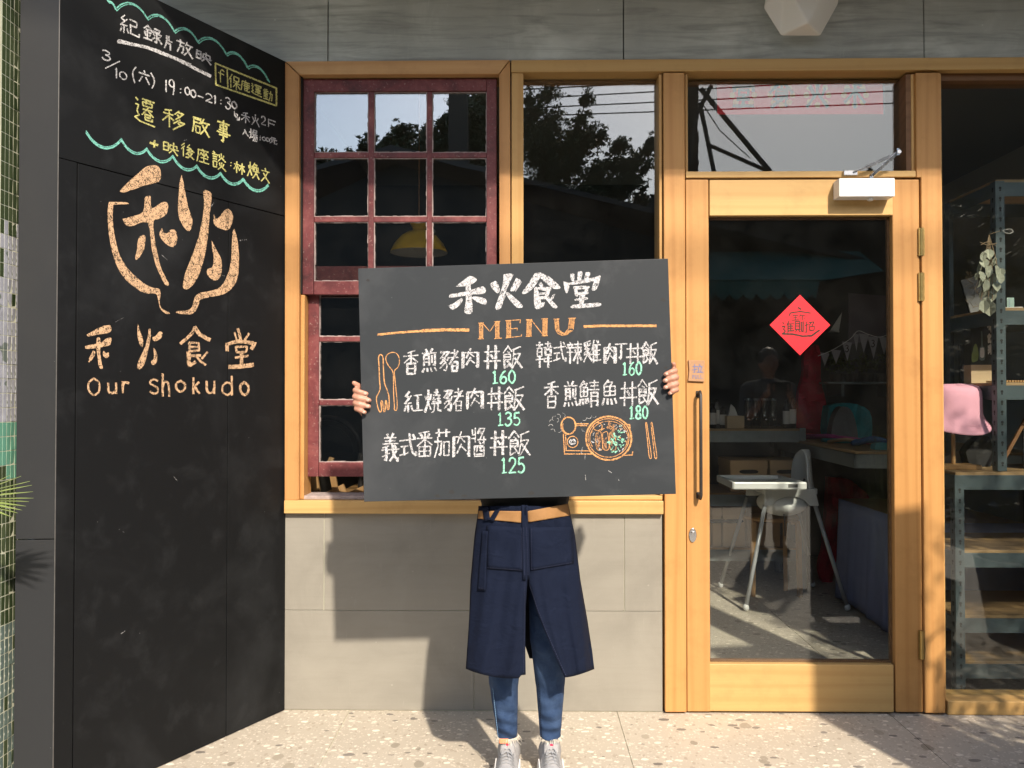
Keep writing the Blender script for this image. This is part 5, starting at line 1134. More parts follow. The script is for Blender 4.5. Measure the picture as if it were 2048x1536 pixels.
carton(1540, 1604, 897, 958, y_, zS[1]+.014, 'cardboard carton half hidden behind the back of the white high chair', grp=g_c)
carton(1425, 1442, 1020, 1096, y_, zS[2]+.014, 'narrow lower carton at the left edge of the door pane', grp=g_c)
carton(1446, 1490, 1020, 1096, y_, zS[2]+.014, 'lower carton behind the front leg of the high chair', grp=g_c)
carton(1495, 1560, 1020, 1096, y_, zS[2]+.014, 'lower carton behind the stool', grp=g_c)
zt0 = zS[0]+.0135
def pb(px0, px1, py0, y, zb, zt=None): return P(px0, py0, y).x, P(px1, py0, y).x
TBX = thing('tissue_box', 'brown tissue box with a white tissue on the back rack', 'box', P(1472, 855, 2.12))
x0, x1 = pb(1454, 1489, 850, 2.12, 0); MB().box(x0, x1, 2.12, 2.26, zt0, zt0+.085).build('carton', M['cardlight'], TBX, .002)
xm = (x0+x1)/2-.01; MB().add([(xm-.03, 2.16, zt0+.085), (xm+.035, 2.16, zt0+.085), (xm+.03, 2.21, zt0+.085), (xm-.025, 2.21, zt0+.085), (xm+.02, 2.18, zt0+.14), (xm-.005, 2.185, zt0+.165)], [(0, 1, 4), (0, 4, 5), (1, 2, 4), (2, 3, 5, 4), (3, 0, 5)]).build('tissue', M['paper'], TBX)
def bottle(x, y, z, h_, r_, label, m, grp, lab=True, capm=M['black']):
    t = thing('bottle', label, 'bottle', V(x, y, z), grp)
    MB().lathe((x, y, z), [(0, 0), (r_, 0), (r_, h_*.72), (r_*.45, h_*.84), (r_*.4, h_*.93), (0, h_*.93)], 20).build('body', m, t, smooth=True)
    MB().lathe((x, y, z), [(r_*.46, h_*.9), (r_*.46, h_), (0, h_)], 16).build('cap', capm, t)
    if lab: MB().lathe((x, y, z), [(r_+.0006, h_*.15), (r_+.0006, h_*.62)], 20).build('paper_label', M['paper'], t)
for i, (px_, h_, r_, lb) in enumerate(((1425, .17, .03, 'dark bottle with white label at the left edge of the door pane, on the rack'), (1434, .20, .02, 'slim bottle with a white label left of the tissue box'), (1446, .15, .026, 'short dark bottle right beside the tissue box'), (1573, .19, .024, 'white labelled bottle behind the water jars'), (1584, .21, .028, 'dark bottle with white label at the end of the rack by the red cloth'))):
    bottle(P(px_, 850, 2.2).x, 2.2, zt0, h_, r_, lb, M['black'] if i != 1 else M['greybag'], 'bottles on the back rack')
for i, px_ in enumerate((1500, 1516, 1534, 1551)):
    x_ = P(px_, 840, 2.15).x; t = thing('water_jar', ('leftmost clear water jar beside the tissue box', 'second clear water jar from the tissue box', 'third clear water jar from the tissue box', 'rightmost clear water jar, farthest from the tissue box')[i], 'jar', V(x_, 2.2, zt0), 'clear jars on the back rack')
    MB().lathe((x_, 2.2, zt0), [(0, 0), (.026, 0), (.026, .15), (.022, .17), (.022, .19)], 20).build('vessel', M['glass_fix'], t, smooth=True)
    MB().lathe((x_, 2.2, zt0), [(.0235, .19), (.0235, .205), (0, .205)], 20).build('lid', M['steel'], t); MB().tube([(x_-.01, 2.172, zt0+.06), (x_+.01, 2.172, zt0+.06)], .006, 8).build('tap', M['chrome'], t)

# high chair
HC = thing('high_chair', 'white plastic high chair with tray and grey tube legs seen through the door', 'high chair', V(1.64, 1.75, 0))
feet = {'fl': G(1492, 1222), 'fr': G(1695, 1222), 'bl': G(1441, 1176), 'br': G(1625, 1174)}
zst = .56
tops = {'fl': P(1530, 1010, 1.62), 'fr': P(1630, 1010, 1.62), 'bl': P(1494, 995, 1.95), 'br': P(1597, 1020, 1.92)}
for k_ in feet:
    f_ = feet[k_]; a_ = tops[k_]; MB().tube([f_+V(0, 0, .02), a_], [.0125, .0125], 12).build('leg', M['grille'], HC, smooth=True)
    MB().ell(f_+V(0, 0, .022), (.019, .019, .022), 12, 8).build('foot_cap', M['whiteplastic'], HC, smooth=True)
def PP(px, py, y): return P(px, py, y)
# tray: shallow rimmed slab
ty0, ty1 = 1.48, 1.90
A, B_, C_, D_ = PP(1468, 974, ty0), PP(1610, 974, ty0), PP(1568, 950, ty1), PP(1437, 948, ty1)
zT = A.z
pts = [V(A.x, A.y, zT), V(B_.x, B_.y, zT), V(B_.x-.02, ty1, zT), V(D_.x+.0, ty1, zT)]
MB().prism([p+V(0, 0, -.012) for p in pts], (0, 0, .02)).build('tray', M['whiteplastic'], HC, .006)
k = MB()
for a_, b_ in zip(pts, pts[1:]+pts[:1]):
    d_ = (b_-a_).normalized(); n2 = V(0, 0, 1).cross(d_); k.obox((a_+b_)/2+V(0, 0, .008), (b_-a_)/2+d_*.006, n2*.011, V(0, 0, .022))
k.build('tray_rim', M['whiteplastic'], HC, .007)
MB().obox(B_+V(-.075, -.0125, .008), (.028, 0, 0), (0, .0008, 0), (0, 0, .010)).build('tray_marking', M['greybag'], HC)
# seat tub and curved back
sx0, sx1 = PP(1528, 980, 1.62).x, PP(1632, 980, 1.62).x; sxm = (sx0+sx1)/2; zr = PP(1580, 980, 1.62).z
bsh = MB()
bsh.ell((sxm-.01, 1.74, zr-.09), (.155, .15, .085), 24, 12)
o = bsh.build('seat_tub', M['whiteplastic'], HC, smooth=True)
k = MB()                                                                    # apron of the seat with arched cut-out, front
zs_t = PP(1580, 978, 1.60).z; zs_b = PP(1580, 1012, 1.60).z
arc_ = [(sx0+.045+(sx1-sx0-.09)*i/12, zs_b+(zs_t-zs_b)*.55*math.sin(math.pi*i/12)**.6) for i in range(13)]
k.prism([(sx0-.005, 1.60, zs_b), (sx0, 1.60, zs_t)]+[(sx1-.01, 1.60, zs_t), (sx1+.012, 1.60, zs_b)]+[(x_, 1.60, z_) for x_, z_ in arc_[::-1]], (0, .025, 0)); k.build('seat_skirt', M['whiteplastic'], HC, .005)
k = MB(); k.prism([(sx0-.02, 1.94, zs_b+.02), (sx0-.01, 1.94, zs_t), (sx1-.03, 1.94, zs_t), (sx1-.02, 1.94, zs_b+.02)], (0, .02, 0)); k.build('seat_skirt', M['whiteplastic'], HC, .005)
for x_ in (sx0-.008, sx1-.015): MB().box(x_, x_+.022, 1.61, 1.95, zs_t-.035, zs_t+.002).build('side_rail', M['whiteplastic'], HC, .006)
k = MB(); zb1 = PP(1610, 900, 1.72).z; bx = PP(1628, 950, 1.72).x            # back: curved shell on the right side, facing left
rows_, colsn = 10, 12; vs = []; 
for r_ in range(rows_+1):
    t_ = r_/rows_; z_ = zs_t-.02+(zb1-zs_t+.02)*t_; hw = .15*math.sqrt(max(0, 1-t_**3.2))+.002; cx_ = bx-.022*t_*2.0+.03*t_*t_
    for c_ in range(colsn+1):
        s_ = c_/colsn*2-1; vs.append((cx_-.075*(abs(s_)**2.4)*(1-t_*.35), 1.77+hw*s_, z_))
k.add(vs, [(r_*(colsn+1)+c_, r_*(colsn+1)+c_+1, (r_+1)*(colsn+1)+c_+1, (r_+1)*(colsn+1)+c_) for r_ in range(rows_) for c_ in range(colsn)])
o = k.build('backrest', M['whiteplastic'], HC, smooth=True); md = o.modifiers.new('s', 'SOLIDIFY'); md.thickness = .014; md.offset = 0; md = o.modifiers.new('u', 'SUBSURF'); md.levels = md.render_levels = 1
MB().tube([(bx-.06, 1.72, zs_t+.05), (bx-.075, 1.70, zs_t+.01), (sxm, 1.66, zs_t+.008)], .007, 6).build('strap', M['black'], HC)
MB().tube([(sxm-.03, 1.64, zs_b), (sxm-.032, 1.64, zs_b-.05), (sxm-.027, 1.64, zs_b-.1), (sxm-.025, 1.64, zs_b-.19)], .0035, 6).build('strap', M['black'], HC)
# bent plywood stool behind the high chair
ST = thing('plywood_stool', 'round bentwood stool standing behind the high chair', 'stool', P(1542, 1100, 2.0))
cxs = P(1542, 1040, 1.98).x; zst_ = P(1542, 1032, 1.95).z
MB().lathe((cxs, 1.98, zst_-.022), [(0, 0), (.17, 0), (.175, .011), (.17, .022), (0, .022)], 32).build('seat', M['beech'], ST)
for dx, dy in ((-.14, -.09), (.145, -.10), (-.10, .06), (.11, .06)):
    MB().tube([(cxs+dx*.75, 1.98+dy*.75, zst_-.028), (cxs+dx*.97, 1.98+dy*.97, zst_-.035), (cxs+dx, 1.98+dy, zst_-.08), (cxs+dx*1.04, 1.98+dy*1.04, .005)], .019, 4).build('leg', M['beech'], ST)

# cloth covered table along the right side
TT = thing('cloth_table', 'low wooden topped table under a blue grey cloth, inside right of the high chair', 'table', V(2.3, 1.3, 0))
tz = .64
MB().box(2.03, 2.6, .86, 1.86, tz-.025, tz).build('tabletop', M['ply'], TT, .003)
for x_ in (2.1, 2.55):
    for y_ in (.92, 1.78): MB().box(x_-.02, x_+.02, y_-.02, y_+.02, 0, tz-.026).build('leg', M['beech'], TT)
CT = thing('draped_cloth', 'blue grey cloth hanging down the side of the low table to the floor', 'cloth', V(2.02, 1.3, 0))
vs = []; ncx, nrx = 60, 14
path = [(2.022, 1.84), (2.022, .86), (2.03, .852), (2.6, .852)]
def along(t_):
    Ls = [math.dist(a_, b_) for a_, b_ in zip(path, path[1:])]; T_ = sum(Ls)*t_
    for (a_, b_), L_ in zip(zip(path, path[1:]), Ls):
        if T_ <= L_+1e-9: f_ = T_/L_; return a_[0]+(b_[0]-a_[0])*f_, a_[1]+(b_[1]-a_[1])*f_
        T_ -= L_
    return path[-1]
for r_ in range(nrx+1):
    for c_ in range(ncx+1):
        t_ = c_/ncx; x_, y_ = along(t_); f_ = (r_/nrx); w2 = (.014*math.sin(t_*34)+.008*math.sin(t_*71+1))*f_
        if t_ < .6: x_ -= abs(w2)+.02*f_
        else: y_ -= abs(w2)+.02*f_
        vs.append((x_, y_, tz+.003-(tz-.012-.015*math.sin(t_*9))*f_))
k = MB().add(vs, [(r_*(ncx+1)+c_, r_*(ncx+1)+c_+1, (r_+1)*(ncx+1)+c_+1, (r_+1)*(ncx+1)+c_) for r_ in range(nrx) for c_ in range(ncx)])
o = k.build('cloth', M['bluecloth'], CT, smooth=True); md = o.modifiers.new('s', 'SOLIDIFY'); md.thickness = .002
# long counter on the right wall with scarves, bags
RC = thing('side_counter', 'long plywood counter with steel edge running along the right side of the shop', 'counter', V(2.1, 1.6, .9))
zc_ = 1.0
cpt = [V(1.88, 2.75, zc_), V(1.80, 1.05, zc_), V(2.75, .95, zc_), V(2.85, 2.75, zc_)]
MB().prism([p+V(0, 0, -.016) for p in cpt], (0, 0, .016)).build('worktop', M['ply'], RC, .002)
d_ = (cpt[0]-cpt[1]); MB().obox((cpt[0]+cpt[1])/2+V(-.002, 0, -.055), d_/2, V(.003, 0, 0), V(0, 0, .037)).build('edge_beam', M['steel'], RC)
d_ = (cpt[2]-cpt[1]); MB().obox((cpt[2]+cpt[1])/2+V(0, -.004, -.055), d_/2, V(0, .003, 0), V(0, 0, .037)).build('edge_beam', M['steel'], RC)
for p in (cpt[0]+V(.05, -.05, 0), cpt[2]+V(-.05, .05, 0), cpt[3]+V(-.05, -.05, 0)): MB().box(p.x-.02, p.x+.02, p.y-.02, p.y+.02, 0, zc_-.018).build('leg', M['steel'], RC)
# red fabrics
def drape(name, label, cat, pts_px, y, m, th=.05, wav=.012):
    t = thing(name, label, cat, P(*pts_px[0], y)); q_ = catmull(pts_px+[pts_px[0]], 3)[:-1]
    bm = bmesh.new(); vs_ = [bm.verts.new(P(a_, b_, y)) for a_, b_ in q_]; f_ = bm.faces.new(vs_); r_ = bmesh.ops.extrude_face_region(bm, geom=[f_])
    for v in [v for v in r_['geom'] if isinstance(v, bmesh.types.BMVert)]: v.co.y += th
    bmesh.ops.triangulate(bm, faces=bm.faces[:]); bmesh.ops.subdivide_edges(bm, edges=bm.edges[:], cuts=2, use_grid_fill=True)
    for v in bm.verts: v.co.y += wav*math.sin(v.co.x*70+v.co.z*12)+wav*.6*math.sin(v.co.z*23+v.co.x*30)
    bmesh.ops.recalc_face_normals(bm, faces=bm.faces[:]); me = bpy.data.meshes.new(name); bm.to_mesh(me); bm.free(); me.materials.append(m); link('fabric', me, t); return t
drape('red_vest', 'deep red garment hanging behind the end of the counter', 'garment', [(1612, 700), (1638, 690), (1644, 760), (1652, 800), (1658, 870), (1640, 875), (1600, 872), (1592, 830), (1600, 780)], 2.35, M['redcloth'])
drape('red_curtain', 'dark red cloth hanging under the long counter', 'curtain', [(1655, 955), (1700, 960), (1740, 1000), (1700, 1010), (1680, 1060), (1668, 1150), (1660, 1190), (1640, 1140), (1650, 1060)], 2.3, M['redcloth'])
drape('teal_bag', 'bright teal tote bag standing on the long counter', 'bag', [(1658, 812), (1700, 806), (1738, 822), (1744, 868), (1735, 884), (1690, 884), (1656, 876)], 2.2, M['tealcloth'], .12, .006)
drape('grey_bag', 'grey rounded bag leaning before the teal tote', 'bag', [(1668, 840), (1680, 815), (1700, 818), (1712, 850), (1714, 882), (1690, 888), (1662, 880)], 2.05, M['greybag'], .08, .005)
def roll(name, label, pts, r_, m, grp=None):
    t = thing(name, label, 'scarf', Vector(pts[0]), grp); MB().tube([Vector(p) for p in catmull3(pts)], r_, 8, flat=.6).build('fabric', m, t, smooth=True)
def catmull3(p, k=6):
    p = [Vector(a_) for a_ in p]; q_ = [p[0]]+p+[p[-1]]; out = []
    for i in range(1, len(q_)-2):
        for j in range(k):
            t = j/k; a_, b_, c_, d_ = q_[i-1], q_[i], q_[i+1], q_[i+2]; out.append(.5*((2*b_)+(-a_+c_)*t+(2*a_-5*b_+4*c_-d_)*t*t+(-a_+3*b_-3*c_+d_)*t**3))
    return out+[p[-1]]
zt1 = zc_+.012
roll('folded_scarf', 'magenta scarf heaped at the near left end of the counter', [(1.98, 2.3, zt1), (2.02, 2.0, zt1+.02), (2.1, 1.9, zt1), (2.0, 1.75, zt1+.02), (2.15, 1.7, zt1)], .028, M['purplecloth'])
roll('folded_scarf', 'teal scarf trailing along the counter edge', [(1.95, 1.9, zt1), (2.0, 1.6, zt1+.01), (2.15, 1.5, zt1+.02), (2.2, 1.4, zt1)], .024, M['tealcloth'])
roll('folded_scarf', 'bright blue scarf bundled in the middle of the counter', [(2.0, 1.55, zt1), (2.08, 1.45, zt1+.03), (2.16, 1.4, zt1), (2.06, 1.35, zt1+.02)], .034, M['navy2'])
roll('folded_scarf', 'orange scarf showing between the magenta and blue ones', [(1.93, 1.75, zt1), (1.98, 1.6, zt1+.02), (2.05, 1.55, zt1)], .018, M['card'])
drape('glasses_pouch', 'grey green pouch lying at the near end of the counter', 'pouch', [(1752, 888), (1775, 886), (1784, 892), (1784, 905), (1758, 906), (1750, 898)], 1.15, M['tealcloth'], .06, .002)
# bunting with the number 3 and string
BT = thing('bunting', 'string of grey triangular flags printed with the number 3, strung inside the door', 'bunting', P(1700, 690, 1.9))
yb2 = 1.9
sp_ = [P(a_, b_, yb2) for a_, b_ in ((1636, 712), (1665, 700), (1700, 678), (1716, 662), (1735, 668), (1760, 674), (1790, 664), (1830, 655))]
MB().tube(catmull3(sp_), .002, 6).build('string', M['paper'], BT)
for i, (x_, y0_, w2, h2) in enumerate(((1650, 706, 18, 26), (1672, 700, 20, 28), (1694, 684, 20, 38), (1712, 668, 12, 34), (1728, 668, 20, 38), (1746, 674, 22, 44), (1768, 674, 20, 36), (1790, 668, 20, 34))):
    f_ = MB().prism([P(x_-w2/2, y0_-1, yb2), P(x_+w2/2, y0_+1, yb2), P(x_+random.uniform(-2, 2), y0_+h2, yb2+.01)], (0, .001, 0)).build('flag', simple('bunting_cloth_%d' % i, (.30, .28, .30), .8, .1), BT)
    if i in (2, 5):
        c = Chalk(lambda x, y, o: P(x, y, yb2-o), .0006); c.glyph('3', x_-3.5, y0_+6, x_+3.5, y0_+20, 1.6, jt=.5); c.build('lettering', M['ink'], f_)
PBD = thing('pin_board', 'grey purple board leaning on the right wall above the bunting', 'board', P(1740, 640, 2.3))
MB().prism([P(1698, 586, 2.3), P(1790, 593, 2.3), P(1790, 668, 2.3), P(1698, 690, 2.3)], (0, .015, 0)).build('panel', M['pinboard'], PBD, .001)
MB().prism([P(1774, 632, 2.29), P(1783, 630, 2.29), P(1783, 655, 2.29), P(1772, 655, 2.29)], (0, .001, 0)).build('note', M['paper'], PBD)
LS = thing('wall_shelf', 'thin shelf carrying dark plants under the bunting', 'shelf', P(1720, 763, 2.3)); a_, b_ = P(1650, 764, 2.25), P(1800, 764, 2.25)
MB().box(a_.x, b_.x, 2.2, 2.5, a_.z-.012, a_.z).build('board', M['steel'], LS)
for x_ in (a_.x+.1, b_.x-.05): MB().box(x_, x_+.02, 2.22, 2.5, a_.z-.1, a_.z-.013).build('bracket', M['steel'], LS)
for i, px_ in enumerate((1672, 1702, 1735, 1765)):
    p = P(px_, 760, 2.32); t = thing('shelf_plant', ('bushy dark plant at the left end of the thin shelf', 'dark plant below the first numbered flag', 'tall dark plant at the middle right of the thin shelf', 'dark plant at the right end by the door stile')[i], 'plant', V(p.x, 2.32, a_.z), 'plants on the thin shelf')
    MB().lathe((p.x, 2.32, a_.z), [(0, 0), (.035, 0), (.045, .06), (0, .06)], 14).build('pot', M['pot'], t)
    leafmesh('leaves', [(V(p.x+random.uniform(-.05, .05), 2.32+random.uniform(-.04, .04), a_.z+.09+random.uniform(0, .09)), (.03, .03, .03), 14) for _ in range(9)], .018, M['leafl'], t)
PEN = drape('white_pennant', 'pale triangular paper pennant right of the red diamond', 'pennant', [(1684, 625), (1684, 625), (1678, 662), (1678, 662), (1660, 662), (1660, 662)], 2.2, M['paper'], .004, 0)

# hat, stand and goods in the side window
HT = thing('bucket_hat', 'pink cotton bucket hat on a wooden stand in the side window', 'hat', P(1925, 820, .42))
hc = P(1917, 863, .34); hsc = 3.66/FPX; hz = hc.z
prof = [(65, 12), (64, 15), (60, 21), (55, 29), (50.5, 35), (49.5, 40), (49, 54), (49, 70), (47.5, 82), (43, 89), (33, 92), (16, 93), (0, 93)]
k = MB(); sg = 48; 
for (r_, z_) in prof:
    for i in range(sg):
        a_ = 2*math.pi*i/sg; wv_ = 1+.02*math.sin(a_*3+r_*.1)+(.025*math.sin(a_*2+.6) if r_ > 50 else .015*math.sin(a_*5))
        k.v.append((hc.x+r_*hsc*wv_*math.cos(a_), .36+r_*hsc*wv_*math.sin(a_)*.8, hz+(z_+(1.2*math.sin(a_*2+1) if z_ > 60 else 1.5*math.sin(a_*2+.3)))*hsc+(.26 if z_ < 32 else .08)*r_*hsc*math.sin(a_)))
for j in range(len(prof)-1):
    for i in range(sg): i2 = (i+1) % sg; k.f.append((j*sg+i, j*sg+i2, (j+1)*sg+i2, (j+1)*sg+i))
o = k.build('crown_and_brim', M['pinkcloth'], HT, smooth=True); md = o.modifiers.new('s', 'SOLIDIFY'); md.thickness = .003
for zr_, rr_ in ((10, 61.5), (14, 59), (18, 56.5)):
    MB().tube([(hc.x+rr_*hsc*math.cos(2*math.pi*i/40)*1.005, .36+rr_*hsc*math.sin(2*math.pi*i/40)*.805, hz+(zr_+7)*hsc+.24*rr_*hsc*math.sin(2*math.pi*i/40)) for i in range(41)], .0008, 4).build('stitching', M['pinkcloth'], HT)
HS = thing('hat_stand', 'plain wooden peg stand carrying the pink hat', 'stand', P(1907, 940, .36))
xs_ = P(1907, 940, .36).x; zb_ = zlo+.0135; MB().box(xs_-.10, xs_+.095, .30, .42, zb_, zb_+.02).build('base', M['beech'], HS, .002)
MB().tube([(xs_, .36, zb_+.02), (xs_, .36, hz+.10)], .0085, 12).build('peg', M['beech'], HS); MB().ell((xs_-.012, .345, hz-.012), (.005, .005, .005), 10, 6).build('screw', M['chrome'], HS)
# packaged goods on the upper rack
zS1 = zU[2]+.0135
def pk(px, y): return P(px, 700, y).x
BG = thing('gift_pack', 'tall black gift pack with brush writing and brown paper base, on the upper rack', 'box', V(pk(1940, .42), .42, zS1))
x0, x1 = pk(1917, .42), pk(1966, .42); ztp = P(1940, 641, .42).z
if x0 < u0+.01: x0, x1 = u0+.012, u0+.012+(x1-x0)
MB().box(x0, x1, .42, .48, zS1, ztp).build('pack', M['black'], BG, .001); MB().box(x0-.001, x1+.001, .4185, .4815, zS1, zS1+.085).build('paper_band', M['cardlight'], BG, .0006)
fx = lambda x, y, o: V(x0+(x1-x0)*x/100, .42-o-.0006, ztp-(ztp-zS1)*y/100)
c = Chalk(fx, .0003); c.glyph('今', 66, 5, 94, 18, 4); c.glyph('飲', 66, 22, 94, 36, 4); c.glyph('楽', 66, 39, 94, 54, 4); c.build('lettering', M['paleink'], BG)
c = Chalk(fx, .0003); c.fill([(40, 18), (46, 18), (48, 40), (56, 44), (55, 62), (34, 62), (34, 44), (40, 40)], .3, 6); c.build('bottle_print', M['greyink'], BG)
c = Chalk(fx, .0005); c.fill([(37, 44), (52, 44), (52, 58), (37, 58)], .2, 6); c.build('print_label', M['paleink'], BG)
c = Chalk(fx, .0002); c.fill([(2, 55), (14, 38), (24, 40), (30, 55), (24, 64), (4, 66)], 1, 4); c.build('leaf_print', M['palm'], BG)
for i, (px_, w2) in enumerate(((1890, 12), (1903, 14))):
    a0, b0_ = u0+.03+.045*i, .52; t = thing('dark_pouch', ('slim dark pouch with grey label left of the gift pack', 'second dark pouch with grey label touching the gift pack')[i], 'pouch', V(a0, b0_, zS1), 'dark pouches on the rack')
    MB().prism([(a0, .54, zS1), (a0+.04, .54, zS1), (a0+.038, .55, zS1+.19), (a0+.002, .55, zS1+.19)], (0, .02, 0)).build('pouch', M['black'], t, .002); MB().prism([(a0+.006, .5385, zS1+.01), (a0+.034, .5385, zS1+.01), (a0+.032, .543, zS1+.10), (a0+.008, .543, zS1+.09)], (0, .0006, 0)).build('paper_label', M['greybag'], t)
zS2 = zU[1]+.0135
CD = thing('leaflet_stand', 'small pale green card standing on the shelf right of the rack post', 'card', V(u0+.06, .3, zS2))
cx0 = P(2014, 610, .3).x; MB().box(cx0, cx0+.032, .30, .302, zS2, zS2+.055).build('card', simple('pale_green_card', (.30, .42, .38), .7, .05), CD)
c = Chalk(lambda x, y, o: V(cx0+.032*x/100, .30-o, zS2+.055*(1-y/100)), .0003)
for q_ in range(4): c.line([(25, 15+q_*18), (40, 20+q_*18), (30, 26+q_*18)], 5)
c.build('lettering', M['blueink'], CD)
bk = thing('leaning_book', 'black book leaning on the upper rack behind the dried leaves', 'book', V(pk(1930, .5), .5, zS2)); a_ = P(1930, 560, .5)
xk = max(u0+.03, a_.x); MB().obox((xk+.04, .5, zS2+.09), (.04, 0, .012), (0, .008, 0), (-.012, .02, .085)).build('cover', M['black'], bk, .001)
FL = thing('folded_flyers', 'pale folded flyers lying on the shelf below the dried leaves', 'paper', V(u0+.1, .3, zS2)); MB().obox((u0+.10, .34, zS2+.006), (.07, 0, .002), (0, .05, 0), (0, 0, .005)).build('sheet', M['paper'], FL)
PNC = thing('pencil_row', 'row of wooden pencils lying on the shelf at the right edge', 'pencils', V(u0+.1, .25, zS1))
for i in range(16): MB().tube([(u0+.06+.012*i, .225, zS1+.006), (u0+.06+.012*i, .38, zS1+.006)], .0045, 6).build('pencil', M['beech'], PNC)
FRM = thing('picture_frame', 'brown wooden picture frame leaning low on the upper rack at the right edge', 'frame', V(u0+.1, .3, zlo+.03)); zq = zlo+.03
MB().obox((u0+.155, .34, zq+.11), (.055, 0, .10), (0, .006, 0), (-.006, 0, .004)).build('side', M['brownwood'], FRM); MB().obox((u0+.30, .345, zq+.10), (.10, 0, 0), (0, .004, 0), (0, .0, .10)).build('panel', M['black'], FRM)
JK = drape('black_bag', 'black cloth bag slumped on the lower rack right of the hat stand', 'bag', [(1932, 905), (1950, 880), (1975, 872), (1984, 890), (1982, 935), (1955, 944), (1940, 930)], .46, M['shirt'], .06, .004)
GB = drape('grey_pouch', 'small grey cloth pouch on the lower rack behind the hat stand', 'pouch', [(1886, 920), (1915, 900), (1945, 912), (1952, 930), (1945, 941), (1890, 941)], .52, M['greybag'], .05, .004)
# dried eucalyptus
EU = thing('dried_eucalyptus', 'bunch of dried round eucalyptus leaves hanging on the rack post', 'dried leaves', P(1975, 480, .15))
k = MB(); tp = P(1978, 470, .165)
for (a_, b_) in ((1962, 600), (1950, 580), (1985, 600), (1975, 620), (1998, 560)): k.tube(catmull3([tp, P((1978+a_)/2+3, (470+b_)/2, .15), P(a_, b_, .14)]), .0018, 5)
k.build('stems', M['twig'], EU)
for (a_, b_, r_, tl) in ((1978, 508, 10, 0), (1966, 512, 8, 1), (1968, 526, 10, 2), (1984, 524, 11, 0), (1956, 536, 9, 1), (1975, 542, 11, 2), (1992, 540, 9, 0), (1962, 552, 10, 2), (1982, 558, 12, 1), (1999, 556, 10, 0), (1970, 570, 11, 1), (1992, 574, 9, 2), (1966, 583, 12, 0), (1982, 592, 11, 2), (1974, 604, 10, 1), (1958, 566, 8, 0), (1980, 616, 13, 2), (1968, 612, 11, 1), (1953, 552, 7, 2), (2002, 545, 9, 1), (1988, 582, 8, 0), (1976, 530, 8, 1)):
    c_ = P(a_, b_, .15+random.uniform(-.025, .02)); r2 = r_*.0022; rt = Matrix.Rotation(random.uniform(-.9, .9), 3, 'Z') @ Matrix.Rotation(random.uniform(-.6, .6), 3, 'X')
    vs_ = [c_+rt @ V(0, .0015, 0)]+[c_+rt @ V(r2*math.cos(R(q_))*random.uniform(.82, 1.05)*.92, -abs(math.cos(R(q_)))*r2*.35+random.uniform(-.002, .002), r2*math.sin(R(q_))*(1.28 if q_ == 270 else 1.0)) for q_ in range(0, 360, 30)]
    mb_ = MB().add(vs_, [(0, i, i % 12+1) for i in range(1, 13)]); o = mb_.build('leaf', M['eu'], EU); md = o.modifiers.new('s', 'SOLIDIFY'); md.thickness = .0008
k = MB()
for q_ in range(26):
    a_ = random.uniform(1935, 1968); b_ = random.uniform(540, 618); p = P(a_, b_, .19); k.tube([p, p+V(random.uniform(-.02, .02), 0, random.uniform(-.02, .02)), p+V(random.uniform(-.03, .03), 0, random.uniform(-.03, .03))], .0009, 4)
k.tube(catmull3([P(1962, 490, .15), P(1975, 484, .15), P(1992, 492, .16)]), .0014, 5); k.tube(catmull3([P(1960, 484, .15), P(1975, 490, .15), P(1994, 486, .16)]), .0014, 5); k.tube(catmull3([tp, P(1986, 466, .16), P(2000, 462, .19)]), .0012, 5)
k.build('twine_and_sprigs', M['twig'], EU)
TW = thing('twine_loop', 'small twine loop tied to the rack post', 'twine', P(2015, 462, .19)); MB().tube(catmull3([P(2005, 461, .195), P(2020, 458, .19), P(2026, 463, .19), P(2018, 467, .19), P(2006, 463, .195)]), .0013, 5).build('loop', M['paper'], TW)
# things behind the sash window
CH = thing('dark_chair', 'dark round backed chair just inside the lower sash window', 'chair', P(660, 900, .8))
cc = P(655, 905, .8)
k = MB()
for i in range(13):
    a_ = math.pi*i/12
k.tube([cc+V(.17*math.cos(math.pi*i/12), 0, .18*math.sin(math.pi*i/12)) for i in range(13)], .014, 8); k.build('back_hoop', M['iron'], CH, smooth=True)
MB().prism([cc+V(.13*math.cos(math.pi*i/12), .01, .14*math.sin(math.pi*i/12)) for i in range(13)], (0, .012, 0)).build('back_panel', M['black'], CH)
MB().box(cc.x-.2, cc.x+.2, .78, 1.18, .43, .46).build('seat', M['brownwood'], CH, .004)
for dx in (-.17, .17):
    MB().tube([(cc.x+dx, .8, .0), (cc.x+dx, .8, cc.z)], .013, 8).build('leg', M['iron'], CH); MB().tube([(cc.x+dx, 1.15, .0), (cc.x+dx, 1.15, .43)], .013, 8).build('leg', M['iron'], CH)
DT = thing('dining_table', 'pine dining table with small boxes behind the lower sash', 'table', V(-.45, 1.2, 0)); MB().box(-1.05, .35, 1.3, 1.9, .72, .75).build('tabletop', M['beech'], DT, .003)
for x_ in (-1.0, .3):
    for y_ in (1.35, 1.85): MB().box(x_-.02, x_+.02, y_-.02, y_+.02, 0, .72).build('leg', M['beech'], DT)
for i, (x_, w2, h2, m_) in enumerate(((-.85, .09, .12, 'card'), (-.70, .05, .16, 'cardlight'), (-.60, .11, .10, 'paper'))):
    t = thing('condiment_box', ('brown box on the dining table nearest the window jamb', 'tall pale box in the middle of the dining table', 'white low box on the dining table by the menu board')[i], 'box', V(x_, 1.5, .75)); MB().box(x_, x_+w2, 1.5, 1.6, .7505, .7505+h2).build('body', M[m_], t, .002); MB().box(x_-.002, x_+w2+.002, 1.498, 1.602, .7505+h2, .7505+h2+.01).build('lid', M[m_], t)
SLT = thing('wooden_crate', 'small wooden slatted crate just inside the gap under the raised sash', 'crate', P(650, 985, .2))
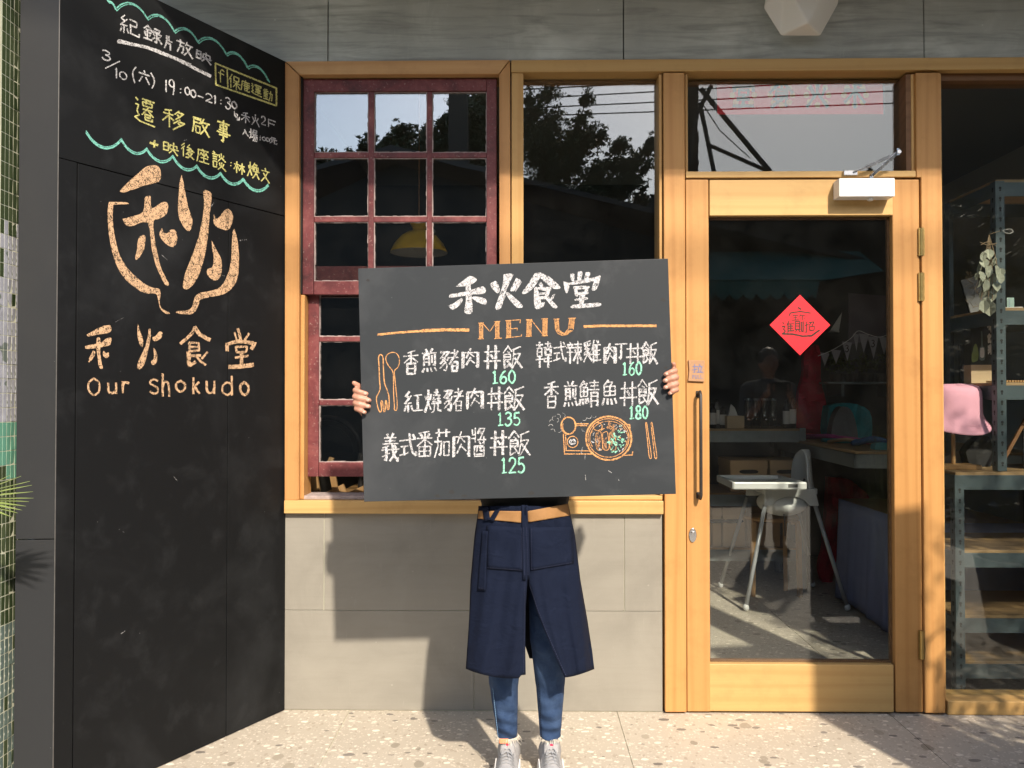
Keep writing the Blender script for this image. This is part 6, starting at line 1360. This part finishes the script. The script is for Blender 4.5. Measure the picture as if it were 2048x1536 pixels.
for (p, q_, w2) in (((634, 990), (628, 950), .018), ((672, 985), (660, 920), .014), ((650, 950), (664, 915), .012), ((655, 992), (690, 975), .02), ((700, 990), (735, 975), .016)): bar(P(*p, .22), P(*q_, .26), w2*1.8, .02, 'slat', SLT, M['beech'])
MB().box(P(622, 990, .2).x, P(745, 990, .2).x, .18, .42, P(640, 1000, .2).z-.03, P(640, 1000, .2).z-.004).build('base_board', M['beech'], SLT)
MB().box(P(622, 990, .2).x+.01, P(745, 990, .2).x-.01, .20, .40, 0, P(640, 1000, .2).z-.031).build('pedestal', M['brownwood'], SLT)
# ------------------------------------------------------------------ person holding the board
def body_mesh(cx, cyb, S, hands, elbows, knee_dx=.085, legs=None):
    """continuous figure facing -y; hands / elbows are world points (left, right)"""
    k = MB(); o = V(cx, cyb, 0)
    def p(x, y, z): return o+V(x*S, y*S, z*S)
    k.cap(p(0, .0, .95), p(0, 0, 1.05), .10*S, .10*S, 1.22, .86); k.cap(p(0, 0, 1.05), p(0, .0, 1.28), .105*S, .112*S, 1.25, .82)
    k.cap(p(-.14, .01, 1.33), p(.14, .01, 1.33), .055*S, .055*S); k.cap(p(0, .01, 1.33), p(0, -.0, 1.45), .052*S, .048*S)
    k.cap(p(-.07, 0, .88), p(.07, 0, .88), .09*S, .09*S)
    k.ell(p(0, -.005, 1.545), (.072*S, .088*S, .10*S), 20, 16); k.ell(p(0, -.03, 1.50), (.050*S, .062*S, .062*S), 16, 12)
    k.cap(p(0, -.092, 1.535), p(0, -.103, 1.515), .009*S, .012*S); k.ell(p(0, -.088, 1.478), (.024*S, .008*S, .008*S))
    for s_ in (-1, 1):
        k.ell(p(s_*.073, .0, 1.53), (.010*S, .018*S, .03*S)); k.ell(p(s_*.028, -.083, 1.555), (.014*S, .010*S, .008*S))
    for i, s_ in enumerate((-1, 1)):
        sh_ = p(s_*.165, .01, 1.325); el_ = Vector(elbows[i]); wr = Vector(hands[i])
        k.cap(sh_, el_, .046*S, .036*S); k.cap(el_, wr, .036*S, .024*S)
        kn = p(s_*knee_dx, -.02, .46); hp = p(s_*.085, 0, .86); an = p(s_*(knee_dx-.005), .02, .09)
        if legs: an, kn = legs[i]; k.cap(hp, kn, .066, .042); k.cap(kn, an, .032, .020); k.cap(an, V(an.x, an.y-.0, .05), .020, .020); k.cap(V(an.x, an.y, .05), V(an.x, an.y-.13, .035), .022, .018); continue
        k.cap(hp, kn, .080*S, .052*S); k.cap(kn, p(s_*knee_dx, .015, .33), .048*S, .050*S); k.cap(p(s_*knee_dx, .015, .33), an, .050*S, .033*S)
        k.cap(an, p(s_*(knee_dx+.005), -.13, .035), .032*S, .024*S)
    return k, p
BCY = -.575; S0 = 1.0
LHx = P(722, 790, BY-.01); RHx = P(1343, 758, BY-.01)
aL, aR = P(1014, 1470, BCY-.01), P(1101, 1476, BCY-.01); kL, kR = P(1007, 1370, BCY-.01), P(1101, 1370, BCY-.01)
LEGJ = [(V(aL.x, BCY+.015, .09), V(kL.x+.004, BCY-.008, .46)), (V(aR.x, BCY+.015, .09), V(kR.x-.008, BCY-.008, .46))]
wrL = V(LHx.x+.020, -.685, LHx.z-.075); wrR = V(RHx.x-.018, -.685, RHx.z-.070)
k, pp = body_mesh(0.005, BCY, S0, (wrL, wrR), (V(-.34, -.60, 1.10), V(.33, -.60, 1.12)), knee_dx=.078, legs=LEGJ)
def hand(k, sgn, edge_top, edge_bot, rows_px):
    """palm behind the board, four fingers wrapped round its edge; rows_px: (tip px, knuckle px, py) per finger"""
    pass
nails = []
def fingers_on(k, wrist, sgn, rows, thumb):
    pts_b = []
    for (kx, tx, py, r_) in rows:
        z_ = P(kx, py, BY).z; xk_ = P(kx, py, BY-.002).x; xt = P(tx, py, BY-.02).x
        root = V(xk_+sgn*.004, BY+.045, z_-.004); k1 = V(xk_-sgn*.004, BY+.016, z_); k2 = V(xk_, BY-.010, z_+.001); mid = V(xk_+sgn*.014, BY-.0165, z_-.004); tip = V(xt-sgn*.006, BY-.0135, z_-.0105)
        for a_, b_, ra, rb in ((root, k1, r_*1.05, r_*1.05), (k1, k2, r_*1.05, r_), (k2, mid, r_, r_*.95), (mid, tip, r_*.95, r_*.78)): k.cap(a_, b_, ra, rb, seg=14)
        pts_b.append(root); nails.append((V(xt-sgn*.009, BY-.0135-r_*.80, z_-.0100), r_, sgn))
    pc = sum(pts_b, V(0, 0, 0))/4
    for a_ in pts_b: k.cap(a_, wrist.lerp(pc, .35)+V(0, .012, 0), .0115, .017)
    k.cap(pts_b[0], pts_b[3], .011, .011); k.cap(wrist, pc+V(0, .012, -.01), .023, .020)
    t0, t1, t2 = thumb; k.cap(wrist.lerp(pc, .3)+V(0, 0, .0), t0, .017, .0125); k.cap(t0, t1, .012, .0105); k.cap(t1, t2, .0105, .0078)
L = [(711.5, 736, 781, .0092), (711, 741.5, 794, .0098), (711.5, 741, 806.5, .0094), (713.5, 733, 818, .0082)]
Rr = [(1349, 1328, 742, .0095), (1351.5, 1326.5, 755, .0098), (1352, 1327, 768.5, .0094), (1352.5, 1336, 780, .0082)]
T = lambda px, py, dy: P(px, py, BY+dy)
fingers_on(k, wrL, 1, L, (T(722, 790, .05), T(722, 775, .03), T(708, 766, .018)))
fingers_on(k, wrR, -1, Rr, (T(1344, 745, .05), T(1346, 733, .03), T(1347, 728, .02)))
PR = thing('person', 'person in navy half apron, blue jeans and grey sneakers holding up the menu board', 'person', V(0.005, BCY, 0))
blob('body', k, .0032, M['skin'], PR, 4)
for (c_, r_, sgn) in nails:
    o = MB().ell(c_, (r_*.62, r_*.16, r_*.50), 10, 6).build('fingernail', M['nail'], PR, smooth=True)
# hair
k = MB(); k.ell(pp(0, .018, 1.572), (.086, .095, .098), 20, 14); k.cap(pp(-.055, .05, 1.52), pp(-.06, .05, 1.36), .035, .025); k.cap(pp(.055, .05, 1.52), pp(.06, .05, 1.36), .035, .025); k.cap(pp(0, .06, 1.5), pp(0, .06, 1.36), .05, .04)
blob('hair', k, .006, M['hair'], PR, 4, lambda v: V(v.x, max(v.y, BCY-.062), v.z) if v.z < 1.58 else v)
# black top
k = MB(); k.cap(pp(0, .0, .95), pp(0, 0, 1.05), .128, .128, 1.20, .86); k.cap(pp(0, 0, 1.05), pp(0, .0, 1.29), .125, .130, 1.26, .85); k.cap(pp(-.14, .01, 1.33), pp(.14, .01, 1.33), .066, .066)
for s_, e_ in ((-1, V(-.34, -.60, 1.10)), (1, V(.33, -.60, 1.12))): a_ = pp(s_*.165, .01, 1.325); k.cap(a_, a_.lerp(e_, .75), .058, .050)
blob('black_top', k, .007, M['shirt'], PR, 6, lambda v: v+V(0, .004*math.sin(v.z*60+v.x*25), 0))
# jeans
def wrinkle(v):
    f_ = max(0, 1-abs(v.z-.17)/.12); return v+V(.0, -.0042*math.sin(v.z*150+v.x*55+2*math.sin(v.x*30))*f_-.0030*math.sin(v.z*63+v.x*70), 0)
aL, aR = P(1014, 1470, BCY-.01), P(1101, 1476, BCY-.01); kL, kR = P(1007, 1370, BCY-.01), P(1101, 1370, BCY-.01)
k = MB()
for (an, kn, s_) in ((aL, kL, -1), (aR, kR, 1)):
    an = V(an.x, BCY+.015, an.z); kn = V(kn.x, BCY+.012, kn.z); K2 = V(kn.x+(.004 if s_ < 0 else -.008), BCY-.01, .47)
    k.cap(an, kn, .036, .050); k.cap(kn, K2, .0515, .060); k.cap(K2, pp(s_*.085, 0, .82), .062, .080)
k.cap(pp(-.06, 0, .88), pp(.06, 0, .88), .10, .10)
jz = {-1: aL.z+.0, 1: aR.z}
o = blob('jeans', k, .0045, M['denim'], PR, 6, wrinkle)
bm = bmesh.new(); bm.from_mesh(o.data)
cut = max(0, min(aL.z, aR.z)-.004); bmesh.ops.bisect_plane(bm, geom=bm.verts[:]+bm.edges[:]+bm.faces[:], plane_co=(0, 0, cut), plane_no=(0, 0, 1), clear_inner=True); bm.to_mesh(o.data); bm.free()
JE = o
# side seams and frayed hems
for (an, kn, s_, px0, px1) in ((aL, kL, -1, 988, 998), (aR, kR, 1, 1079, 1084)):
    k = MB(); 
    for i in range(30):
        t = i/30; x0 = (an.x-.034)+((kn.x-.047)-(an.x-.034))*t; z0 = an.z+(kn.z-an.z)*t*1.35
        k.obox((x0+.004, BCY+.012-.030-.004*math.sin(t*3), z0), (.0011, 0, 0), (0, .0016, 0), (0, 0, .0026))
    k.build('seam_stitching', M['thread'] if s_ < 0 else M['apron2'], JE)
    k = MB(); cxx = an.x
    for i in range(150):
        a_ = random.uniform(0, 2*math.pi); b_ = V(cxx+.0375*math.cos(a_), BCY+.015+.0375*math.sin(a_), cut+.004); L_ = random.uniform(.006, .016)*(1.8 if random.random() < .08 else 1)
        d_ = V(math.cos(a_)*.5+random.uniform(-.5, .5), math.sin(a_)*.5, -1).normalized()*L_; k.tube([b_, b_+d_*.5, b_+d_+V(random.uniform(-.003, .003), 0, 0)], [.0008, .0006, .0004], 4, caps=False)
    o2 = k.build('frayed_hem', M['fray'], JE); o2['kind'] = 'stuff'
# sneakers
def sneaker(cx, cy0, ang, lab):
    t0 = PR; rt = Matrix.Rotation(ang, 3, 'Z'); og = V(cx, cy0, 0)
    def q(x, y, z): return og+rt @ V(x, y, z)
    k = MB(); k.cap(q(0, .05, .045), q(0, -.02, .05), .040, .040, .95, 1); k.cap(q(0, -.02, .052), q(0, -.12, .036), .040, .040, 1.0, 1); k.cap(q(.0, -.12, .034), q(0, -.155, .032), .040, .034, 1.08, 1)
    k.cap(q(0, .045, .07), q(0, .03, .092), .041, .037); k.cap(q(0, -.01, .075), q(0, -.07, .058), .032, .030)
    up = blob('sneaker', k, .0035, M['shoe'], t0, 5, lambda v: V(v.x, v.y, max(v.z, .016)))
    up['label'] = lab
    # sole
    outl = [(.036, .085), (.040, .02), (.034, -.04), (.043, -.11), (.040, -.16), (.018, -.193), (-.018, -.193), (-.040, -.16), (-.043, -.11), (-.036, -.04), (-.040, .02), (-.036, .085), (0, .10)]
    oc = catmull(outl+[outl[0]], 4)[:-1]
    MB().prism([q(x_*1.05, y_, .001) for x_, y_ in oc], (0, 0, .024)).build('sole', M['shoew'], up, .004)
    # side panels
    for s_ in (-1, 1):
        k = MB(); k.prism([q(s_*.0425, -.005, .030), q(s_*.043, -.06, .028), q(s_*.041, -.085, .040), q(s_*.037, -.05, .058), q(s_*.0385, .0, .064)], rt @ V(s_*.004, 0, 0)); k.build('side_panel', M['shoew'], up, .001)
    k = MB(); k.cap(q(0, -.030, .098), q(0, -.012, .128), .026, .024, 1, .28); tg = blob('tongue', k, .003, M['shoe'], up, 3)
    c_ = q(0, -.0265, .121); MB().obox(c_, rt @ V(.0135, 0, 0), rt @ V(0, .0012, .0003), rt @ V(0, .0035, .0085)).build('tongue_label', M['paper'], up, .0008)
    MB().ell(c_+rt @ V(.001, -.003, .001), (.006, .0015, .0045), 10, 6).build('label_mark', simple('red_mark', (.7, .02, .08), .5), up)
    k = MB()
    for i in range(6):
        y_ = -.036-i*.0125; z_ = .104-i*.0062; h_ = .0235+.0012*i
        for s_ in (-1, 1): k.tube([q(-h_*s_, y_-.004, z_-.010), q(-h_*.5*s_, y_-.006, z_-.0005), q(0, y_-.008, z_+.0015), q(h_*.5*s_, y_-.010, z_-.0015), q(h_*s_, y_-.014, z_-.013)], .0019, 6, flat=.7)
    for s_ in (-1, 1): k.tube(catmull3([q(0, -.034, .108), q(s_*.010, -.040, .113), q(s_*.018, -.052, .100), q(s_*.008, -.046, .104), q(0, -.040, .106)]), .0017, 6)
    k.tube(catmull3([q(0, -.04, .107), q(.006, -.06, .098), q(.012, -.08, .083)]), .0017, 6)
    k.build('laces', M['lace'], up, smooth=True)
sneaker(aL.x+.003, BCY+.010, R(-3), 'left hand sneaker, its white tongue label tipped back'); sneaker(aR.x+.001, BCY+.010, R(2), 'right hand sneaker with red marked tongue label upright')
MB().obox(V(aL.x-.010, BCY-.020, cut-.003), (.016, 0, 0), (0, .004, 0), (0, 0, .008)).build('orange_sock', simple('orange_sock', (.85, .30, .14), .8), PR, .003)

# apron
AP_ = [960, 1400]
def Az(py): return P(1047, py, -.70).z
def interp(tab, v):
    for (a_, fa_), (b_, fb) in zip(tab, tab[1:]):
        if v <= b_: return fa_+(fb-fa_)*max(0, (v-a_))/(b_-a_)
    return tab[-1][1]
LE = [(1012, 957), (1030, 955), (1070, 949), (1160, 941), (1240, 938), (1300, 934), (1335, 931.5)]
RE = [(1008, 1137), (1030, 1141), (1070, 1150), (1160, 1161), (1240, 1175), (1300, 1184), (1340, 1189)]
SLL = [(1012, 1049), (1160, 1055), (1215, 1051.5), (1290, 1050.5), (1350, 1051.5)]
SLR = [(1012, 1049.3), (1160, 1055.5), (1180, 1063), (1220, 1072), (1260, 1088), (1300, 1105), (1355, 1129)]
def hemL(u): return 1335+22*math.sin(math.pi*min(1, u*.62+.02))**.8-(6*u if u > .9 else 0)
def hemR(u): return 1355-17*u**1.6
def apy(x, z, u, v):                  # depth of the cloth in front of the body
    xn = (x-.005)/(.165+.055*v); c_ = math.sqrt(max(0, 1-min(1, abs(xn))**2.2)); yy = -.600-.105*c_-.030*v
    return yy-.010*v*math.sin(u*8+v*1.5+x*16)-.004*math.sin(v*7+u*5)*(.3+v)-.0030*math.sin(v*34+u*4+2*math.sin(u*6))*max(0, 1-v*2.2)-.0022*math.sin((u*1.3+v)*22+3*math.sin(v*5))
def panel(name, eL, eR, hem, seedu, m=M['apron'], top=1012):
    nu, nv = 26, 44; vs_ = []
    for j in range(nv+1):
        v = j/nv
        for i in range(nu+1):
            u = i/nu; py = top+(hem(u)-top)*v; px = interp(eL, py)+(interp(eR, py)-interp(eL, py))*u
            p0 = P(px, py, -.69); y_ = apy(p0.x, p0.z, u+seedu, v); vs_.append(P(px, py, y_))
    k = MB().add(vs_, [(j*(nu+1)+i, j*(nu+1)+i+1, (j+1)*(nu+1)+i+1, (j+1)*(nu+1)+i) for j in range(nv) for i in range(nu)])
    o = k.build(name, m, None, smooth=True); o.modifiers.new('s', 'SOLIDIFY').thickness = .0022; return o
APR = PR
aL_ = panel('apron', LE, SLL, hemL, 0); aL_.parent = PR; aL_.matrix_parent_inverse = Matrix.Translation(-PR.location)
aR_ = panel('apron_panel', SLR, RE, hemR, 1.3); aR_.parent = aL_
def onap(px, py, off=.004):
    p0 = P(px, py, -.69); v = (py-1012)/335; el_, er_ = (LE, SLL) if px < 1052 else (SLR, RE); u = (px-interp(el_, py))/(interp(er_, py)-interp(el_, py))
    y_ = apy(p0.x, p0.z, u+(0 if px < 1052 else 1.3), v)-off; return P(px, py, y_)
def patch(name, quad, m, off, nu=10, nv=10, th=.0015, par=None):
    vs_ = []
    for j in range(nv+1):
        for i in range(nu+1):
            u, v = i/nu, j/nv; a_ = [quad[0][q]+(quad[1][q]-quad[0][q])*u for q in (0, 1)]; b_ = [quad[3][q]+(quad[2][q]-quad[3][q])*u for q in (0, 1)]
            vs_.append(onap(a_[0]+(b_[0]-a_[0])*v, a_[1]+(b_[1]-a_[1])*v, off))
    o = MB().add(vs_, [(j*(nu+1)+i, j*(nu+1)+i+1, (j+1)*(nu+1)+i+1, (j+1)*(nu+1)+i) for j in range(nv) for i in range(nu)]).build(name, m, par or aL_, smooth=True)
    o.modifiers.new('s', 'SOLIDIFY').thickness = th; return o
patch('waistband', [(957, 1021.5), (1042.5, 1022.5), (1042, 1045.5), (955, 1037)], M['tan'], .0045)
patch('waistband', [(1055, 1022.5), (1137, 1007), (1139.5, 1031), (1055, 1045)], M['tan'], .0045)
patch('pocket', [(973, 1051), (1045, 1055), (1045.5, 1142.5), (973, 1137.5)], M['apron'], .0035)
patch('pocket', [(1059, 1055), (1146, 1054), (1147.5, 1127), (1061, 1141.5)], M['apron'], .0035)
patch('centre_strip', [(1043.5, 1010), (1055, 1010), (1060, 1160), (1045.5, 1160)], M['apron'], .0060)
patch('hanging_strap', [(964, 1062), (975, 1062), (970.5, 1181.5), (954.5, 1181)], M['apron'], .0065, 4, 16, .002)
patch('knot_loop', [(964, 1016), (975, 1012), (980, 1040), (968, 1042)], M['apron'], .010, 4, 6, .003); patch('knot_loop', [(990, 1020), (1000, 1019), (986, 1043), (977, 1040)], M['apron'], .009, 4, 6, .003)
def stitch(pts, off, m, w_=.0007):
    k = MB(); q_ = dens(pts, 2.4)
    for a_, b_ in list(zip(q_, q_[1:]))[::2]: A, B = onap(*a_, off), onap(*b_, off); k.tube([A, B], w_, 4)
    return k.build('stitching', m, aL_)
th_ = simple('navy_thread', (.028, .034, .075), .8)
for pts, of in (([(975, 1135), (1043, 1140.5)], .0055), ([(1043.5, 1058), (1043.5, 1138)], .0055), ([(1063, 1058), (1063, 1139)], .0055), ([(1063, 1139), (1145, 1125)], .0055), ([(1050, 1165), (1047, 1345)], .0025), ([(1059, 1170), (1076, 1220), (1092, 1260), (1109, 1300), (1131, 1350)], .0025),
    ([(1047, 1055), (1049, 1150)], .0078), ([(1053, 1055), (1056, 1150)], .0078), ([(957, 1176), (968, 1176.5)], .0090)): stitch(pts, of, th_)
# inner back panel of the apron, dark, seen through the slit
k = MB(); pts = [P(1040, 1020, -.50), P(1066, 1020, -.50), P(1072, 1318, -.485), P(1059, 1318, -.485)]
k.prism([P(960, 1030, -.50), P(1140, 1030, -.50), P(1071, 1317, -.49), P(1059, 1317, -.49)], (0, .002, 0)); k.build('back_panel', M['apron2'], aL_)

# ------------------------------------------------------------------ onlooker standing in the street (mirrored in the door glass)
OX, OY = 2.05, -3.35
PR2 = thing('person', 'dark haired onlooker in a grey shirt, mirrored faintly in the door pane', 'person', V(OX, OY, 0))
k, pp = body_mesh(0, 0, 1.02, (V(-.06, .28, 1.33), V(.10, .28, 1.33)), (V(-.24, .12, 1.08), V(.24, .12, 1.08)))
def flip(m_): m_.v = [(OX+x, OY-y if False else OY+y, z) for x, y, z in m_.v]; return m_
# the figure faces the shop (+y)
def turn(m_, arms=False):
    m_.v = [(OX-x, OY-y, z) for x, y, z in m_.v]; return m_
k, pp = body_mesh(0, 0, 1.02, (V(-.07, -.28, 1.33), V(.09, -.28, 1.33)), (V(-.24, -.12, 1.08), V(.24, -.12, 1.08)))
for s_, w_ in ((-1, V(-.07, -.28, 1.33)), (1, V(.09, -.28, 1.33))):
    for i in range(4): a_ = w_+V(0, -.02, .03+.016*i-.02); k.cap(w_, a_+V(s_*.01, -.02, 0), .018, .010); k.cap(a_+V(s_*.01, -.02, 0), a_+V(-s_*.03, -.045, .0), .009, .007)
    k.cap(w_, w_+V(-s_*.02, .0, .06), .014, .009)
blob('body', turn(k), .006, M['skin'], PR2, 4)
k = MB(); k.ell(pp(0, .018, 1.575), (.090, .098, .102), 20, 14); k.cap(pp(0, .05, 1.5), pp(0, .05, 1.45), .07, .05); blob('hair', turn(k), .008, M['hair'], PR2, 4, lambda v: V(v.x, min(v.y, OY+.062), v.z) if v.z < 1.61 else v)
k = MB(); k.cap(pp(0, .0, .93), pp(0, 0, 1.05), .140, .138, 1.28, .95); k.cap(pp(0, 0, 1.05), pp(0, .0, 1.29), .135, .138, 1.30, .9); k.cap(pp(-.14, .01, 1.33), pp(.14, .01, 1.33), .072, .072)
for s_ in (-1, 1): k.cap(pp(s_*.165, .01, 1.325), V(s_*.24, -.12, 1.10), .066, .055)
blob('grey_shirt', turn(k), .009, M['stripeshirt'], PR2, 5, lambda v: v+V(0, .006*math.sin(v.z*50+v.x*22), 0))
k = MB()
for s_ in (-1, 1): k.cap(pp(s_*.085, 0, .88), pp(s_*.085, -.02, .46), .10, .07); k.cap(pp(s_*.085, -.02, .46), pp(s_*.085, .02, .10), .07, .055)
blob('trousers', turn(k), .009, M['black'], PR2, 4)
k = MB()
for s_ in (-1, 1): k.cap(pp(s_*.085, .02, .045), pp(s_*.085, -.14, .035), .045, .035)
blob('shoes', turn(k), .007, M['iron'], PR2, 3, lambda v: V(v.x, v.y, max(v.z, .002)))
MB().box(OX-.09, OX+.07, OY+.335, OY+.343, 1.33, 1.41).build('phone', M['black'], PR2, .002)
